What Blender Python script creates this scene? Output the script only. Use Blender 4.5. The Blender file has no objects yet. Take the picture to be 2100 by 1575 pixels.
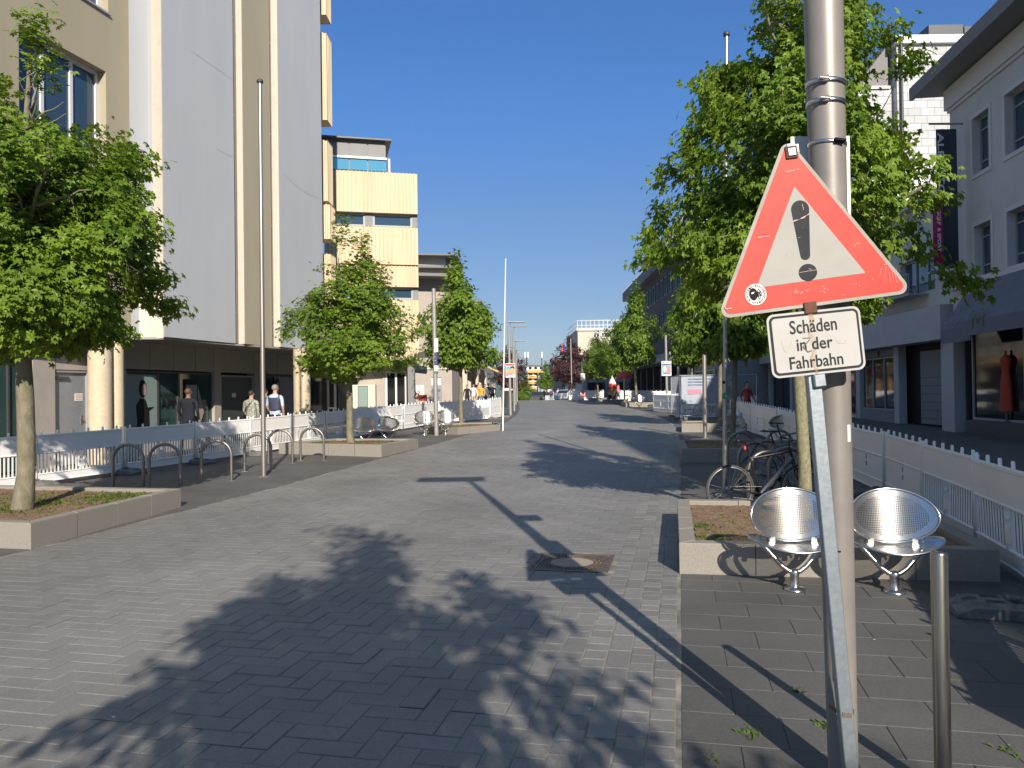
import bpy, bmesh, math, random
import numpy as np
from mathutils import Vector, Matrix, Quaternion
R = math.radians
SC = bpy.context.scene
COL = SC.collection
rnd = random.Random(7)

# ------------------------------------------------------------------ camera
FPX = 1578.0
CAM = Vector((0, 0, 1.70))
PITCH, ROLL = R(0.57), 0.0135
CM = Matrix.Rotation(R(90) + PITCH, 3, 'X') @ Matrix.Rotation(-ROLL, 3, 'Z')
cam = bpy.data.cameras.new('camera'); camo = bpy.data.objects.new('camera', cam); COL.objects.link(camo)
camo.matrix_world = Matrix.Translation(CAM) @ CM.to_4x4()
cam.sensor_fit = 'HORIZONTAL'; cam.sensor_width = 36; cam.lens = 36 * FPX / 2100
cam.clip_end = 12000; cam.clip_start = 0.05
SC.camera = camo

def ray(px, py):
    return CM @ Vector(((px - 1050) / FPX, -(py - 787.5) / FPX, -1))
def P(px, py, Y):
    d = ray(px, py); return CAM + d * ((Y - CAM.y) / d.y)

GY = [-80, 9, 14, 20, 28, 40, 60, 72, 80, 88, 105, 140, 250, 420, 900, 9000]
GZ = [0, 0, .035, .13, .25, .42, .66, .745, .76, .68, .15, -1.6, -8.5, -15, -18, -18]
def gz(y):
    return float(np.interp(y, GY, GZ))
def G(px, py, h=0.0):
    """ground point seen at this picture position, h above the paving"""
    d = ray(px, py); t = 10.0
    for _ in range(60):
        z = gz(CAM.y + d.y * t) + h
        t2 = (z - CAM.z) / d.z
        if t2 < 0: t2 = 90
        t = .5 * t + .5 * min(t2, 200)
    return Vector((d.x * t, d.y * t, gz(d.y * t)))

# ------------------------------------------------------------------ materials
MATS = {}
def M(name, col, rough=.6, metal=0., col2=None, nscale=4., bump=0., bscale=40., spec=.5, det=6., attr=None, stretch=None, contrast=(.35, .65)):
    if name in MATS: return MATS[name]
    m = bpy.data.materials.new(name); m.use_nodes = True
    nt = m.node_tree; N = nt.nodes; L = nt.links
    b = N['Principled BSDF']
    b.inputs['Base Color'].default_value = (*col, 1); b.inputs['Roughness'].default_value = rough
    b.inputs['Metallic'].default_value = metal; b.inputs['Specular IOR Level'].default_value = spec
    tc = N.new('ShaderNodeTexCoord'); src = tc.outputs['Object']
    if stretch:
        mp = N.new('ShaderNodeMapping'); mp.inputs['Scale'].default_value = stretch
        L.new(src, mp.inputs['Vector']); src = mp.outputs['Vector']
    cout = None
    if col2:
        nz = N.new('ShaderNodeTexNoise'); nz.inputs['Scale'].default_value = nscale; nz.inputs['Detail'].default_value = det
        nz.inputs['Roughness'].default_value = .62
        L.new(src, nz.inputs['Vector'])
        rp = N.new('ShaderNodeValToRGB'); rp.color_ramp.elements[0].position = contrast[0]; rp.color_ramp.elements[1].position = contrast[1]
        rp.color_ramp.elements[0].color = (*col, 1); rp.color_ramp.elements[1].color = (*col2, 1)
        L.new(nz.outputs['Fac'], rp.inputs['Fac']); cout = rp.outputs['Color']
    if attr:
        at = N.new('ShaderNodeAttribute'); at.attribute_name = 'tint'
        mr = N.new('ShaderNodeMapRange'); mr.inputs['To Min'].default_value = attr[0]; mr.inputs['To Max'].default_value = attr[1]
        L.new(at.outputs['Fac'], mr.inputs['Value'])
        mx = N.new('ShaderNodeMix'); mx.data_type = 'RGBA'; mx.blend_type = 'MULTIPLY'; mx.inputs['Factor'].default_value = 1
        if cout is not None: L.new(cout, mx.inputs[6])
        else: mx.inputs[6].default_value = (*col, 1)
        L.new(mr.outputs['Result'], mx.inputs[7]); cout = mx.outputs[2]
    if cout is not None: L.new(cout, b.inputs['Base Color'])
    if bump:
        nb = N.new('ShaderNodeTexNoise'); nb.inputs['Scale'].default_value = bscale; nb.inputs['Detail'].default_value = 4
        L.new(src, nb.inputs['Vector'])
        bp = N.new('ShaderNodeBump'); bp.inputs['Strength'].default_value = bump; bp.inputs['Distance'].default_value = .01
        L.new(nb.outputs['Fac'], bp.inputs['Height']); L.new(bp.outputs['Normal'], b.inputs['Normal'])
    MATS[name] = m; return m

def leafmat(name, c1, c2, trans=.35, rough=.45):
    m = bpy.data.materials.new(name); m.use_nodes = True
    nt = m.node_tree; N = nt.nodes; L = nt.links; N.clear()
    out = N.new('ShaderNodeOutputMaterial'); at = N.new('ShaderNodeAttribute'); at.attribute_name = 'tint'
    rp = N.new('ShaderNodeValToRGB'); rp.color_ramp.elements[0].color = (*c1, 1); rp.color_ramp.elements[1].color = (*c2, 1)
    L.new(at.outputs['Fac'], rp.inputs['Fac'])
    b = N.new('ShaderNodeBsdfPrincipled'); b.inputs['Roughness'].default_value = rough; b.inputs['Specular IOR Level'].default_value = .35
    t = N.new('ShaderNodeBsdfTranslucent'); mx = N.new('ShaderNodeMixShader'); mx.inputs[0].default_value = trans
    hs = N.new('ShaderNodeHueSaturation'); hs.inputs['Value'].default_value = 1.5; hs.inputs['Hue'].default_value = .485
    L.new(rp.outputs['Color'], b.inputs['Base Color']); L.new(rp.outputs['Color'], hs.inputs['Color']); L.new(hs.outputs['Color'], t.inputs['Color'])
    L.new(b.outputs[0], mx.inputs[1]); L.new(t.outputs[0], mx.inputs[2]); L.new(mx.outputs[0], out.inputs['Surface'])
    MATS[name] = m; return m

# ------------------------------------------------------------------ objects
def tag(o, label=None, cat=None, group=None, kind=None):
    if label: o['label'] = label
    if cat: o['category'] = cat
    if group: o['group'] = group
    if kind: o['kind'] = kind
    return o
WM = {}
def thing(name, label, cat, loc=(0, 0, 0), rz=0., group=None):
    o = bpy.data.objects.new(name, None); COL.objects.link(o)
    o.empty_display_size = .2
    o.location = loc; o.rotation_euler = (0, 0, rz)
    tag(o, label, cat, group)
    WM[o.name] = Matrix.Translation(Vector(loc)) @ Matrix.Rotation(rz, 4, 'Z')
    return o
def copy_tree(o, loc=None, rz=None, label=None, parent=None, group=None):
    c = o.copy(); COL.objects.link(c); c.parent = parent
    if loc is not None: c.location = loc
    if rz is not None: c.rotation_euler = (0, 0, rz)
    if label: c['label'] = label
    if group: c['group'] = group
    for ch in list(o.children): copy_tree(ch, parent=c)
    return c

class MB:
    def __init__(s): s.v = []; s.f = []; s.sm = []; s.mi = []
    def add(s, vs, fs, smooth=False, mi=0, T=None):
        k = len(s.v)
        if T is not None: vs = [T @ Vector(q) for q in vs]
        s.v += [tuple(q) for q in vs]
        for q in fs:
            s.f.append(tuple(i + k for i in q)); s.sm.append(smooth); s.mi.append(mi)
        return s
    def box(s, x0, x1, y0, y1, z0, z1, T=None, mi=0, bev=0.):
        if bev > 0:
            b = bev; vs = []; fs = []
            X = (x0, x1); Y = (y0, y1); Z = (z0, z1)
            idx = {}
            for i in (0, 1):
                for j in (0, 1):
                    for k in (0, 1):
                        sx, sy, sz = (1 - 2 * i) * b, (1 - 2 * j) * b, (1 - 2 * k) * b
                        c = (X[i], Y[j], Z[k])
                        idx[(i, j, k)] = len(vs)
                        vs += [(c[0], c[1] + sy, c[2] + sz), (c[0] + sx, c[1], c[2] + sz), (c[0] + sx, c[1] + sy, c[2])]
            I = lambda i, j, k, a: idx[(i, j, k)] + a
            for i in (0, 1): fs.append([I(i, 0, 0, 0), I(i, 1, 0, 0), I(i, 1, 1, 0), I(i, 0, 1, 0)])
            for j in (0, 1): fs.append([I(0, j, 0, 1), I(1, j, 0, 1), I(1, j, 1, 1), I(0, j, 1, 1)])
            for k in (0, 1): fs.append([I(0, 0, k, 2), I(1, 0, k, 2), I(1, 1, k, 2), I(0, 1, k, 2)])
            for i in (0, 1):
                for j in (0, 1): fs.append([I(i, j, 0, 0), I(i, j, 1, 0), I(i, j, 1, 1), I(i, j, 0, 1)])
            for i in (0, 1):
                for k in (0, 1): fs.append([I(i, 0, k, 0), I(i, 1, k, 0), I(i, 1, k, 2), I(i, 0, k, 2)])
            for j in (0, 1):
                for k in (0, 1): fs.append([I(0, j, k, 1), I(1, j, k, 1), I(1, j, k, 2), I(0, j, k, 2)])
            for i in (0, 1):
                for j in (0, 1):
                    for k in (0, 1): fs.append([I(i, j, k, 0), I(i, j, k, 1), I(i, j, k, 2)])
            return s.add(vs, fs, False, mi, T)
        vs = [(x, y, z) for z in (z0, z1) for y in (y0, y1) for x in (x0, x1)]
        return s.add(vs, [(0, 2, 3, 1), (4, 5, 7, 6), (0, 1, 5, 4), (2, 6, 7, 3), (0, 4, 6, 2), (1, 3, 7, 5)], False, mi, T)
    def tube(s, pts, r, n=8, closed=False, T=None, mi=0, cap=True, up=(0, 0, 1)):
        pts = [Vector(p) for p in pts]; m = len(pts)
        rs = r if isinstance(r, (list, tuple)) else [r] * m
        vs = []; prev = None
        for i in range(m):
            a = pts[i - 1] if (i > 0 or closed) else pts[i]; b = pts[(i + 1) % m] if (i < m - 1 or closed) else pts[i]
            t = (b - a)
            t = t.normalized() if t.length > 1e-9 else Vector((0, 0, 1))
            if prev is None:
                u = Vector(up) if abs(t.dot(Vector(up))) < .95 else Vector((1, 0, 0))
                prev = (u - t * u.dot(t)).normalized()
            else:
                q = prev - t * prev.dot(t)
                prev = q.normalized() if q.length > 1e-6 else prev
            w = t.cross(prev)
            for k in range(n):
                a_ = 2 * math.pi * k / n
                vs.append(pts[i] + (prev * math.cos(a_) + w * math.sin(a_)) * rs[i])
        fs = []
        for i in range(m if closed else m - 1):
            j = (i + 1) % m
            for k in range(n):
                l = (k + 1) % n
                fs.append((i * n + k, i * n + l, j * n + l, j * n + k))
        s.add(vs, fs, True, mi, T)
        if cap and not closed:
            s.add([vs[k] for k in range(n)][::-1], [tuple(range(n))], False, mi, T)
            s.add([vs[(m - 1) * n + k] for k in range(n)], [tuple(range(n))], False, mi, T)
        return s
    def lathe(s, prof, n=20, T=None, mi=0, smooth=True):
        vs = []; m = len(prof)
        for (r, z) in prof:
            for k in range(n):
                a = 2 * math.pi * k / n; vs.append((r * math.cos(a), r * math.sin(a), z))
        fs = [(i * n + k, i * n + (k + 1) % n, (i + 1) * n + (k + 1) % n, (i + 1) * n + k) for i in range(m - 1) for k in range(n)]
        s.add(vs, fs, smooth, mi, T)
        if prof[0][0] > 1e-4: s.add([vs[k] for k in range(n)][::-1], [tuple(range(n))], False, mi, T)
        if prof[-1][0] > 1e-4: s.add([vs[(m - 1) * n + k] for k in range(n)], [tuple(range(n))], False, mi, T)
        return s
    def prism(s, poly, z0, z1, T=None, mi=0):
        n = len(poly)
        vs = [(x, y, z0) for x, y in poly] + [(x, y, z1) for x, y in poly]
        fs = [tuple(range(n))[::-1], tuple(range(n, 2 * n))] + [(i, (i + 1) % n, n + (i + 1) % n, n + i) for i in range(n)]
        return s.add(vs, fs, False, mi, T)
    def build(s, name, mat, parent=None, world=True, recalc=True, label=None):
        me = bpy.data.meshes.new(name)
        vs = s.v
        if parent is not None and world and parent.name in WM:
            inv = WM[parent.name].inverted(); vs = [tuple(inv @ Vector(q)) for q in vs]
        me.from_pydata(vs, [], s.f)
        me.polygons.foreach_set('use_smooth', s.sm)
        mats = mat if isinstance(mat, (list, tuple)) else [mat]
        for q in mats: me.materials.append(q)
        if len(mats) > 1: me.polygons.foreach_set('material_index', s.mi)
        if recalc:
            bm = bmesh.new(); bm.from_mesh(me); bmesh.ops.recalc_face_normals(bm, faces=bm.faces); bm.to_mesh(me); bm.free()
        me.update()
        o = bpy.data.objects.new(name, me); COL.objects.link(o)
        if parent is not None:
            o.parent = parent
            if parent.name in WM: WM[o.name] = WM[parent.name]
        if label: o['label'] = label
        return o
def L_(mb, name, mat, parent): return mb.build(name, mat, parent, world=False)

def fast_mesh(name, V, F, tint, mat, parent=None, smooth=False):
    V = np.asarray(V, dtype=np.float32); F = np.asarray(F, dtype=np.int32)
    me = bpy.data.meshes.new(name); k = F.shape[1]
    me.vertices.add(len(V)); me.vertices.foreach_set('co', V.ravel())
    me.loops.add(F.size); me.loops.foreach_set('vertex_index', F.ravel())
    me.polygons.add(len(F)); me.polygons.foreach_set('loop_start', np.arange(0, F.size, k, dtype=np.int32))
    me.polygons.foreach_set('loop_total', np.full(len(F), k, dtype=np.int32))
    me.polygons.foreach_set('use_smooth', np.full(len(F), bool(smooth)))
    if tint is not None:
        at = me.attributes.new('tint', 'FLOAT', 'FACE'); at.data.foreach_set('value', np.asarray(tint, dtype=np.float32))
    me.materials.append(mat); me.update(calc_edges=True); me.validate()
    o = bpy.data.objects.new(name, me); COL.objects.link(o)
    if parent is not None: o.parent = parent
    return o

def text_mesh(body, w=None, h=None, depth=.001, bold=0.0, align='LEFT'):
    """lettering as mesh verts/faces, lower left corner at 0,0 and fitted to w x h"""
    cu = bpy.data.curves.new('t', 'FONT'); cu.body = body; cu.size = 1; cu.extrude = 0; cu.offset = bold; cu.resolution_u = 3
    o = bpy.data.objects.new('t', cu); COL.objects.link(o)
    dg = bpy.context.evaluated_depsgraph_get(); me = bpy.data.meshes.new_from_object(o.evaluated_get(dg))
    vs = np.array([v.co[:] for v in me.vertices]); fs = [tuple(p.vertices) for p in me.polygons]
    bpy.data.objects.remove(o); bpy.data.curves.remove(cu); bpy.data.meshes.remove(me)
    mn = vs.min(0); mxx = vs.max(0); vs = vs - mn; sz = mxx - mn
    sx = (w / sz[0]) if w else None; sy = (h / sz[1]) if h else None
    if sx is None: sx = sy
    if sy is None: sy = sx
    vs[:, 0] *= sx; vs[:, 1] *= sy
    return [tuple(q) for q in vs], fs, (sz[0] * sx, sz[1] * sy)

class Fac:
    """a facade plane: origin, heading (degrees clockwise from +Y), outward side +1 = to the right of the heading"""
    def __init__(s, x, y, deg, side=1):
        s.o = Vector((x, y, 0)); a = R(deg); s.d = Vector((math.sin(a), math.cos(a), 0)); s.n = Vector((math.cos(a), -math.sin(a), 0)) * side
        s.T = Matrix(((s.d.x, s.n.x, 0, x), (s.d.y, s.n.y, 0, y), (0, 0, 1, 0), (0, 0, 0, 1)))
    def uz(s, px, py, w=0.):
        d = ray(px, py); t = (s.o + s.n * w - CAM).dot(s.n) / d.dot(s.n); p = CAM + d * t
        return (p - s.o).dot(s.d), p.z
    def u(s, px, py=700, w=0.): return s.uz(px, py, w)[0]
    def box(s, mb, u0, u1, w0, w1, z0, z1, mi=0, bev=0.): mb.box(u0, u1, w0, w1, z0, z1, s.T, mi, bev); return mb
    def pt(s, u, w, z): return s.T @ Vector((u, w, z))
    def holes(s, mb, u0, u1, z0, z1, holes, depth=.25, mi=0):
        us = sorted(set([u0, u1] + [q for h in holes for q in h[:2] if u0 < q < u1])); zs = sorted(set([z0, z1] + [q for h in holes for q in h[2:4] if z0 < q < z1]))
        for i in range(len(us) - 1):
            for j in range(len(zs) - 1):
                cu, cz = (us[i] + us[i + 1]) / 2, (zs[j] + zs[j + 1]) / 2
                if any(h[0] < cu < h[1] and h[2] < cz < h[3] for h in holes): continue
                mb.add([(us[i], 0, zs[j]), (us[i + 1], 0, zs[j]), (us[i + 1], 0, zs[j + 1]), (us[i], 0, zs[j + 1])], [(0, 1, 2, 3)], False, mi, s.T)
        for h in holes:
            a, b, c, d = h[:4]; w = -depth
            for q in ([(a, 0, c), (a, 0, d), (a, w, d), (a, w, c)], [(b, 0, c), (b, 0, d), (b, w, d), (b, w, c)], [(a, 0, c), (b, 0, c), (b, w, c), (a, w, c)], [(a, 0, d), (b, 0, d), (b, w, d), (a, w, d)]):
                mb.add(q, [(0, 1, 2, 3)], False, mi, s.T)
    def window(s, root, u0, u1, z0, z1, w=-.18, nm=2, rails=(), fr=.06, fm=None, gm=None, name='window'):
        mb = MB(); f = fr
        for (a, b, c, d) in ((u0, u0 + f, z0, z1), (u1 - f, u1, z0, z1), (u0 + f, u1 - f, z0, z0 + f), (u0 + f, u1 - f, z1 - f, z1)): s.box(mb, a, b, w - .05, w + .02, c, d)
        for k in range(1, nm):
            uc = u0 + (u1 - u0) * k / nm; s.box(mb, uc - f * .5, uc + f * .5, w - .05, w + .017, z0 + f, z1 - f)
        for q in rails: s.box(mb, u0 + f, u1 - f, w - .05, w + .013, z0 + (z1 - z0) * q - f * .4, z0 + (z1 - z0) * q + f * .4)
        fo = mb.build(name, fm or MATS['white_frame'], root)
        g = MB(); g.add([(u0 + f, w - .03, z0 + f), (u1 - f, w - .03, z0 + f), (u1 - f, w - .03, z1 - f), (u0 + f, w - .03, z1 - f)], [(0, 1, 2, 3)], False, 0, s.T)
        g.build('pane', gm or MATS['glass'], fo)
        return fo

def glassmat(name, col, rough=.04, spec=.8):
    m = M(name, col, rough, 0, spec=spec); return m
glassmat('glass', (.018, .028, .035)); glassmat('glass_blue', (.03, .06, .10)); glassmat('glass_green', (.03, .065, .06))
M('glass_dark', (.008, .009, .01), .06)
M('white_frame', (.62, .63, .65), .45); M('grey_frame', (.30, .31, .33), .45); M('dark_frame', (.05, .055, .06), .45)
M('steel', (.50, .47, .44), .38, .85, (.40, .38, .36), 3., stretch=(1, 1, .15)); M('stainless', (.72, .70, .68), .22, 1.)
M('galv', (.42, .48, .54), .42, .8, (.345, .395, .45), 40., bump=.05, bscale=60.)
M('white_plastic', (.89, .89, .89), .42, 0, (.82, .82, .81), 1.5, contrast=(.3, .8)); M('rubber', (.10, .10, .10), .9, 0, (.19, .18, .17), 12., bump=.5, bscale=60.)
M('black', (.012, .012, .014), .7, spec=.2); M('black_gloss', (.01, .01, .012), .25)
M('granite', (.30, .275, .24), .75, 0, (.20, .185, .165), 130., bump=.15, bscale=200., det=2.)
M('white_paint', (.78, .78, .76), .5); M('paper_white', (.75, .75, .73), .7)
M('bark', (.23, .20, .145), .9, 0, (.13, .12, .075), 9., bump=.9, bscale=30., stretch=(1, 1, .5))
M('bark_smooth', (.27, .25, .16), .9, 0, (.15, .15, .085), 22., bump=.6, bscale=45.)
M('lamp_grey', (.36, .345, .33), .45, .3, (.30, .28, .26), 6.)
# ------------------------------------------------------------------ paving
K = np.array([(-.6, -2.6), (.72, 3.45), (2.03, 9.45), (3.35, 15.45), (4.65, 21.4), (5.75, 26.9), (6.6, 32.0), (7.15, 38), (7.45, 44), (7.6, 52), (7.7, 62), (7.7, 74), (7.6, 90), (7.2, 110)])
def catmull(K, n=14):
    out = []
    for i in range(len(K) - 1):
        p0 = K[max(i - 1, 0)]; p1 = K[i]; p2 = K[i + 1]; p3 = K[min(i + 2, len(K) - 1)]
        for t in np.linspace(0, 1, n, endpoint=False):
            out.append(.5 * ((2 * p1) + (-p0 + p2) * t + (2 * p0 - 5 * p1 + 4 * p2 - p3) * t * t + (-p0 + 3 * p1 - 3 * p2 + p3) * t ** 3))
    out.append(K[-1]); return np.array(out)
KC = catmull(K); KS = np.concatenate([[0], np.cumsum(np.hypot(*np.diff(KC, axis=0).T))])
KT = np.gradient(KC, KS, axis=0); KT /= np.hypot(KT[:, 0], KT[:, 1])[:, None]
def st(s, t):
    """street coordinates (metres along, metres right of the kerb line) to world xy"""
    s = np.asarray(s, float); t = np.asarray(t, float)
    x = np.interp(s, KS, KC[:, 0]); y = np.interp(s, KS, KC[:, 1]); dx = np.interp(s, KS, KT[:, 0]); dy = np.interp(s, KS, KT[:, 1])
    n = np.hypot(dx, dy); dx /= n; dy /= n
    return x + dy * t, y - dx * t
SMAX = KS[-1]

M('asphalt', (.075, .073, .07), .85, 0, (.10, .097, .092), 3., bump=.3, bscale=120.)
M('joint_dark', (.05, .047, .04), .95, 0, (.09, .085, .07), 3.); M('joint_sand', (.30, .29, .26), .95, 0, (.09, .085, .07), 3., bump=.3)
M('paver', (.168, .163, .158), .60, 0, (.21, .204, .197), 70., bump=.35, bscale=160., attr=(.86, 1.16), det=3.)
M('slab', (.080, .079, .078), .74, 0, (.105, .103, .100), 60., bump=.3, bscale=150., attr=(.93, 1.07), det=4.)
def stain(matname, lo, hi, sc):
    """large soft wear patches multiplied into the stone colour"""
    m = MATS[matname]; nt = m.node_tree; N = nt.nodes; L = nt.links; b = N['Principled BSDF']
    src = b.inputs['Base Color'].links[0].from_socket
    tc = N.new('ShaderNodeTexCoord'); nz = N.new('ShaderNodeTexNoise'); nz.inputs['Scale'].default_value = sc; nz.inputs['Detail'].default_value = 5
    L.new(tc.outputs['Object'], nz.inputs['Vector'])
    mr = N.new('ShaderNodeMapRange'); mr.inputs['From Min'].default_value = .3; mr.inputs['From Max'].default_value = .7; mr.inputs['To Min'].default_value = lo; mr.inputs['To Max'].default_value = hi
    L.new(nz.outputs['Fac'], mr.inputs['Value'])
    mx = N.new('ShaderNodeMix'); mx.data_type = 'RGBA'; mx.blend_type = 'MULTIPLY'; mx.inputs['Factor'].default_value = 1
    L.new(src, mx.inputs[6]); L.new(mr.outputs['Result'], mx.inputs[7]); L.new(mx.outputs[2], b.inputs['Base Color'])
stain('paver', .84, 1.16, .5); stain('slab', .8, 1.18, .8)

def lay(name, rects, mat, zoff, gap=.004, bev=.006, drop=.003, skip=None, jit=.0012, sl_=.0016):
    """rects: (s0,s1,t0,t1); each stone is a bevelled block top of its own"""
    rg = np.random.default_rng(3); A = np.array(rects, float)
    if skip is not None:
        x, y = st((A[:, 0] + A[:, 1]) / 2, (A[:, 2] + A[:, 3]) / 2); A = A[~skip(x, y)]
    n = len(A); V = np.zeros((n, 8, 3)); q = [(0, 0), (1, 0), (1, 1), (0, 1)]
    dz = rg.normal(0, jit, n); sl = rg.normal(0, sl_, (n, 2))
    for r_ in (0, 1):
        e = gap / 2 if r_ else gap / 2 + bev
        for k, (a, b) in enumerate(q):
            s = np.where(a, A[:, 1] - e, A[:, 0] + e); t = np.where(b, A[:, 3] - e, A[:, 2] + e)
            x, y = st(s, t); tilt = (s - (A[:, 0] + A[:, 1]) / 2) * sl[:, 0] + (t - (A[:, 2] + A[:, 3]) / 2) * sl[:, 1]
            V[:, r_ * 4 + k] = np.stack([x, y, np.interp(y, GY, GZ) + zoff + (dz + tilt if not r_ else dz + tilt - drop)], 1)
    base = np.arange(n)[:, None] * 8; Fs = [base + np.array(f) for f in ([3, 2, 1, 0], [0, 1, 5, 4], [1, 2, 6, 5], [2, 3, 7, 6], [3, 0, 4, 7])]
    F = np.concatenate(Fs); 
    tint = rg.random(n)
    if name == 'road':
        tc_ = (A[:, 2] + A[:, 3]) / 2; sc_ = (A[:, 0] + A[:, 1]) / 2; tint = tint * .42 + .12 + .42 * np.exp(-((tc_ + 4.3 + .25 * np.sin(sc_ * .5)) / .75) ** 2) + .30 * np.exp(-((tc_ + 1.9 + .2 * np.sin(sc_ * .37 + 1)) / .6) ** 2) + .08 * np.sin(sc_ * .8 + tc_ * 1.7)
    tint = np.tile(tint, 5)
    o = fast_mesh(name, V.reshape(-1, 3), F, tint, MATS[mat])
    return tag(o, kind='structure')

def strip(name, t0, t1, mat, zoff, nt=6, s0=0., s1=None, ds=1.):
    S = np.arange(s0, (s1 or SMAX) + ds, ds).clip(0, SMAX); T = np.linspace(t0, t1, nt); SS, TT = np.meshgrid(S, T, indexing='ij')
    x, y = st(SS.ravel(), TT.ravel()); z = np.interp(y, GY, GZ) + zoff
    a, b = SS.shape; I = np.arange(a * b).reshape(a, b)
    F = np.stack([I[:-1, :-1], I[:-1, 1:], I[1:, 1:], I[1:, :-1]], -1).reshape(-1, 4)
    return tag(fast_mesh(name, np.stack([x, y, z], 1), F, None, MATS[mat]), kind='structure')

# the ground: one sheet to the horizon
xs = np.concatenate([[-6000, -2500, -900, -300, -120, -60], np.arange(-40, 61, 4), [80, 140, 300, 900, 2500, 6000]])
ys = np.concatenate([[-80, -40], np.arange(-16, 120, 2), np.arange(120, 430, 15), [500, 700, 900, 1500, 2500, 4000, 9000]])
XX, YY = np.meshgrid(xs, ys, indexing='ij'); I = np.arange(XX.size).reshape(XX.shape)
fast_ = fast_mesh('ground', np.stack([XX.ravel(), YY.ravel(), np.interp(YY.ravel(), GY, GZ) - .03], 1), np.stack([I[:-1, :-1], I[1:, :-1], I[1:, 1:], I[:-1, 1:]], -1).reshape(-1, 4), None, MATS['asphalt'])
tag(fast_, kind='structure')
strip('road_bed', -7.2, .02, 'joint_sand', -.0002)

W = .147
MHC = np.array([(.62, 7.6)])
def near_cover(x, y):
    a = R(12.4); dx = x - .57; dy = y - 7.62; u = dx * math.sin(a) + dy * math.cos(a); v = dx * math.cos(a) - dy * math.sin(a)
    return (abs(u) < .43) & (abs(v) < .43)
rects = []
nU = int(SMAX / W); t_lo, t_hi = -7.1, -.6
nV = int((t_hi - t_lo) / W)
for b in range(-2, nV + 2):
    for m_ in range(-2, nU // 4 + 2):
        for o_, (du, dv) in ((0, (2, 1)), (3, (1, 2))):
            u = b % 4 + 4 * m_ + o_; uu0, uu1 = u, u + du; v0, v1 = b, b + dv
            v0 = max(v0, 0); v1 = min(v1, nV)
            if v1 <= v0 or uu0 < 0 or uu1 > nU: continue
            rects.append((uu0 * W, uu1 * W, t_hi - v1 * W, t_hi - v0 * W))
lay('road', rects, 'paver', .004, skip=near_cover)
rects = []
for r_, (t0, t1) in enumerate(((-.6, -.45), (-.45, -.30), (-.30, -.15), (-.15, -.012))):
    s = .05 * r_
    while s < SMAX - .2:
        l = .11 + .05 * ((r_ * 37 + int(s * 50)) % 3) / 2 if r_ != 1 else .32
        rects.append((s, s + l, t0, t1)); s += l
lay('gutter', rects, 'paver', .003, gap=.005, drop=.0032, jit=.001)
def slabs(name, t0, t1, s0, s1, mat='slab', w=.5, d=.36, gap=.004, drop=.003):
    rc = []; k = 0; s = s0
    while s < s1:
        t = t0 - (w * .45 if k % 2 else 0.)
        while t < t1:
            a, b = max(t, t0), min(t + w, t1)
            if b - a > .05: rc.append((s, s + d, a, b))
            t += w
        s += d; k += 1
    return lay(name, rc, mat, .003, gap=gap, bev=.003, drop=drop, jit=.0007, sl_=.0006)
slabs('pavement', .012, 4.9, 0, 60)
slabs('pavement', -11.4, -7.13, 4, 66, gap=.002, drop=.0012)
strip('pavement_bed', .0, 4.95, 'joint_dark', -.0012, s1=60); strip('pavement_bed', -11.4, -7.12, 'joint_dark', -.0004, s0=4, s1=66)
# loose litter and petals on the stones
mb = MB()
for k in range(150):
    s = 4 + rnd.random() ** 1.5 * 26; t = rnd.uniform(-7, 4.2); x, y = st(s, t); x, y = float(x), float(y); r_ = rnd.uniform(.004, .011); a = rnd.random() * 6
    z = gz(y) + .0085
    mb.add([(x + r_ * math.cos(a + q), y + r_ * .6 * math.sin(a + q), z + rnd.uniform(0, .004)) for q in (0, 1.3, 2.9, 4.4)], [(0, 1, 2, 3)])
tag(mb.build('litter', MATS['paper_white']), 'tiny pale petals and specks of litter scattered on the dark paving stones', 'litter', kind='stuff')

# ------------------------------------------------------------------ manhole cover
M('cast_iron', (.21, .16, .115), .55, .55, (.13, .10, .075), 14., bump=.2, bscale=80.); M('cover_fill', (.36, .30, .24), .8, 0, (.27, .23, .19), 30., bump=.2)
mh = thing('manhole_cover', 'rusty square cast iron manhole cover with a round lid set in the grey paving', 'manhole cover', (.57, 7.62, 0), -R(12.4))
mb = MB()
for sx in (-1, 1): mb.box(sx * .37 - .015, sx * .37 + .015, -.385, .385, -.01, .011); mb.box(-.355, .355, sx * .37 - .015, sx * .37 + .015, -.01, .011)
L_(mb, 'frame', MATS['cast_iron'], mh)
mb = MB(); mb.box(-.36, .36, -.36, .36, -.012, .002)
for k in range(23):
    x = -.345 + k * .0313
    for sg in (-1, 1):
        y0 = math.sqrt(max(.31 ** 2 - x * x, 0)) if abs(x) < .31 else 0.
        if .35 - y0 > .03: mb.box(x - .008, x + .008, *(sorted((sg * (y0 + .008), sg * .352))), .0015, .009)
L_(mb, 'ribbed_plate', MATS['cast_iron'], mh)
mb = MB()
for (r0, r1) in ((.298, .308), (.262, .268), (.212, .218)): mb.lathe([(r0, .0015), (r0, .010), (r1, .010), (r1, .0015)], 56, smooth=False)
for k in range(40):
    a = 2 * math.pi * k / 40; T = Matrix.Rotation(a, 4, 'Z'); mb.box(.222, .258, -.006 - .004 * (k % 3), .010, .0015, .0095, T)
    if k % 2: mb.box(.27, .294, -.008, .008, .0015, .0085, T)
L_(mb, 'lid', MATS['cast_iron'], mh)
mb = MB(); mb.lathe([(.211, .0016), (.211, .007), (.0, .0075)], 48, smooth=False); L_(mb, 'lid_centre', MATS['cover_fill'], mh)

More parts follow.
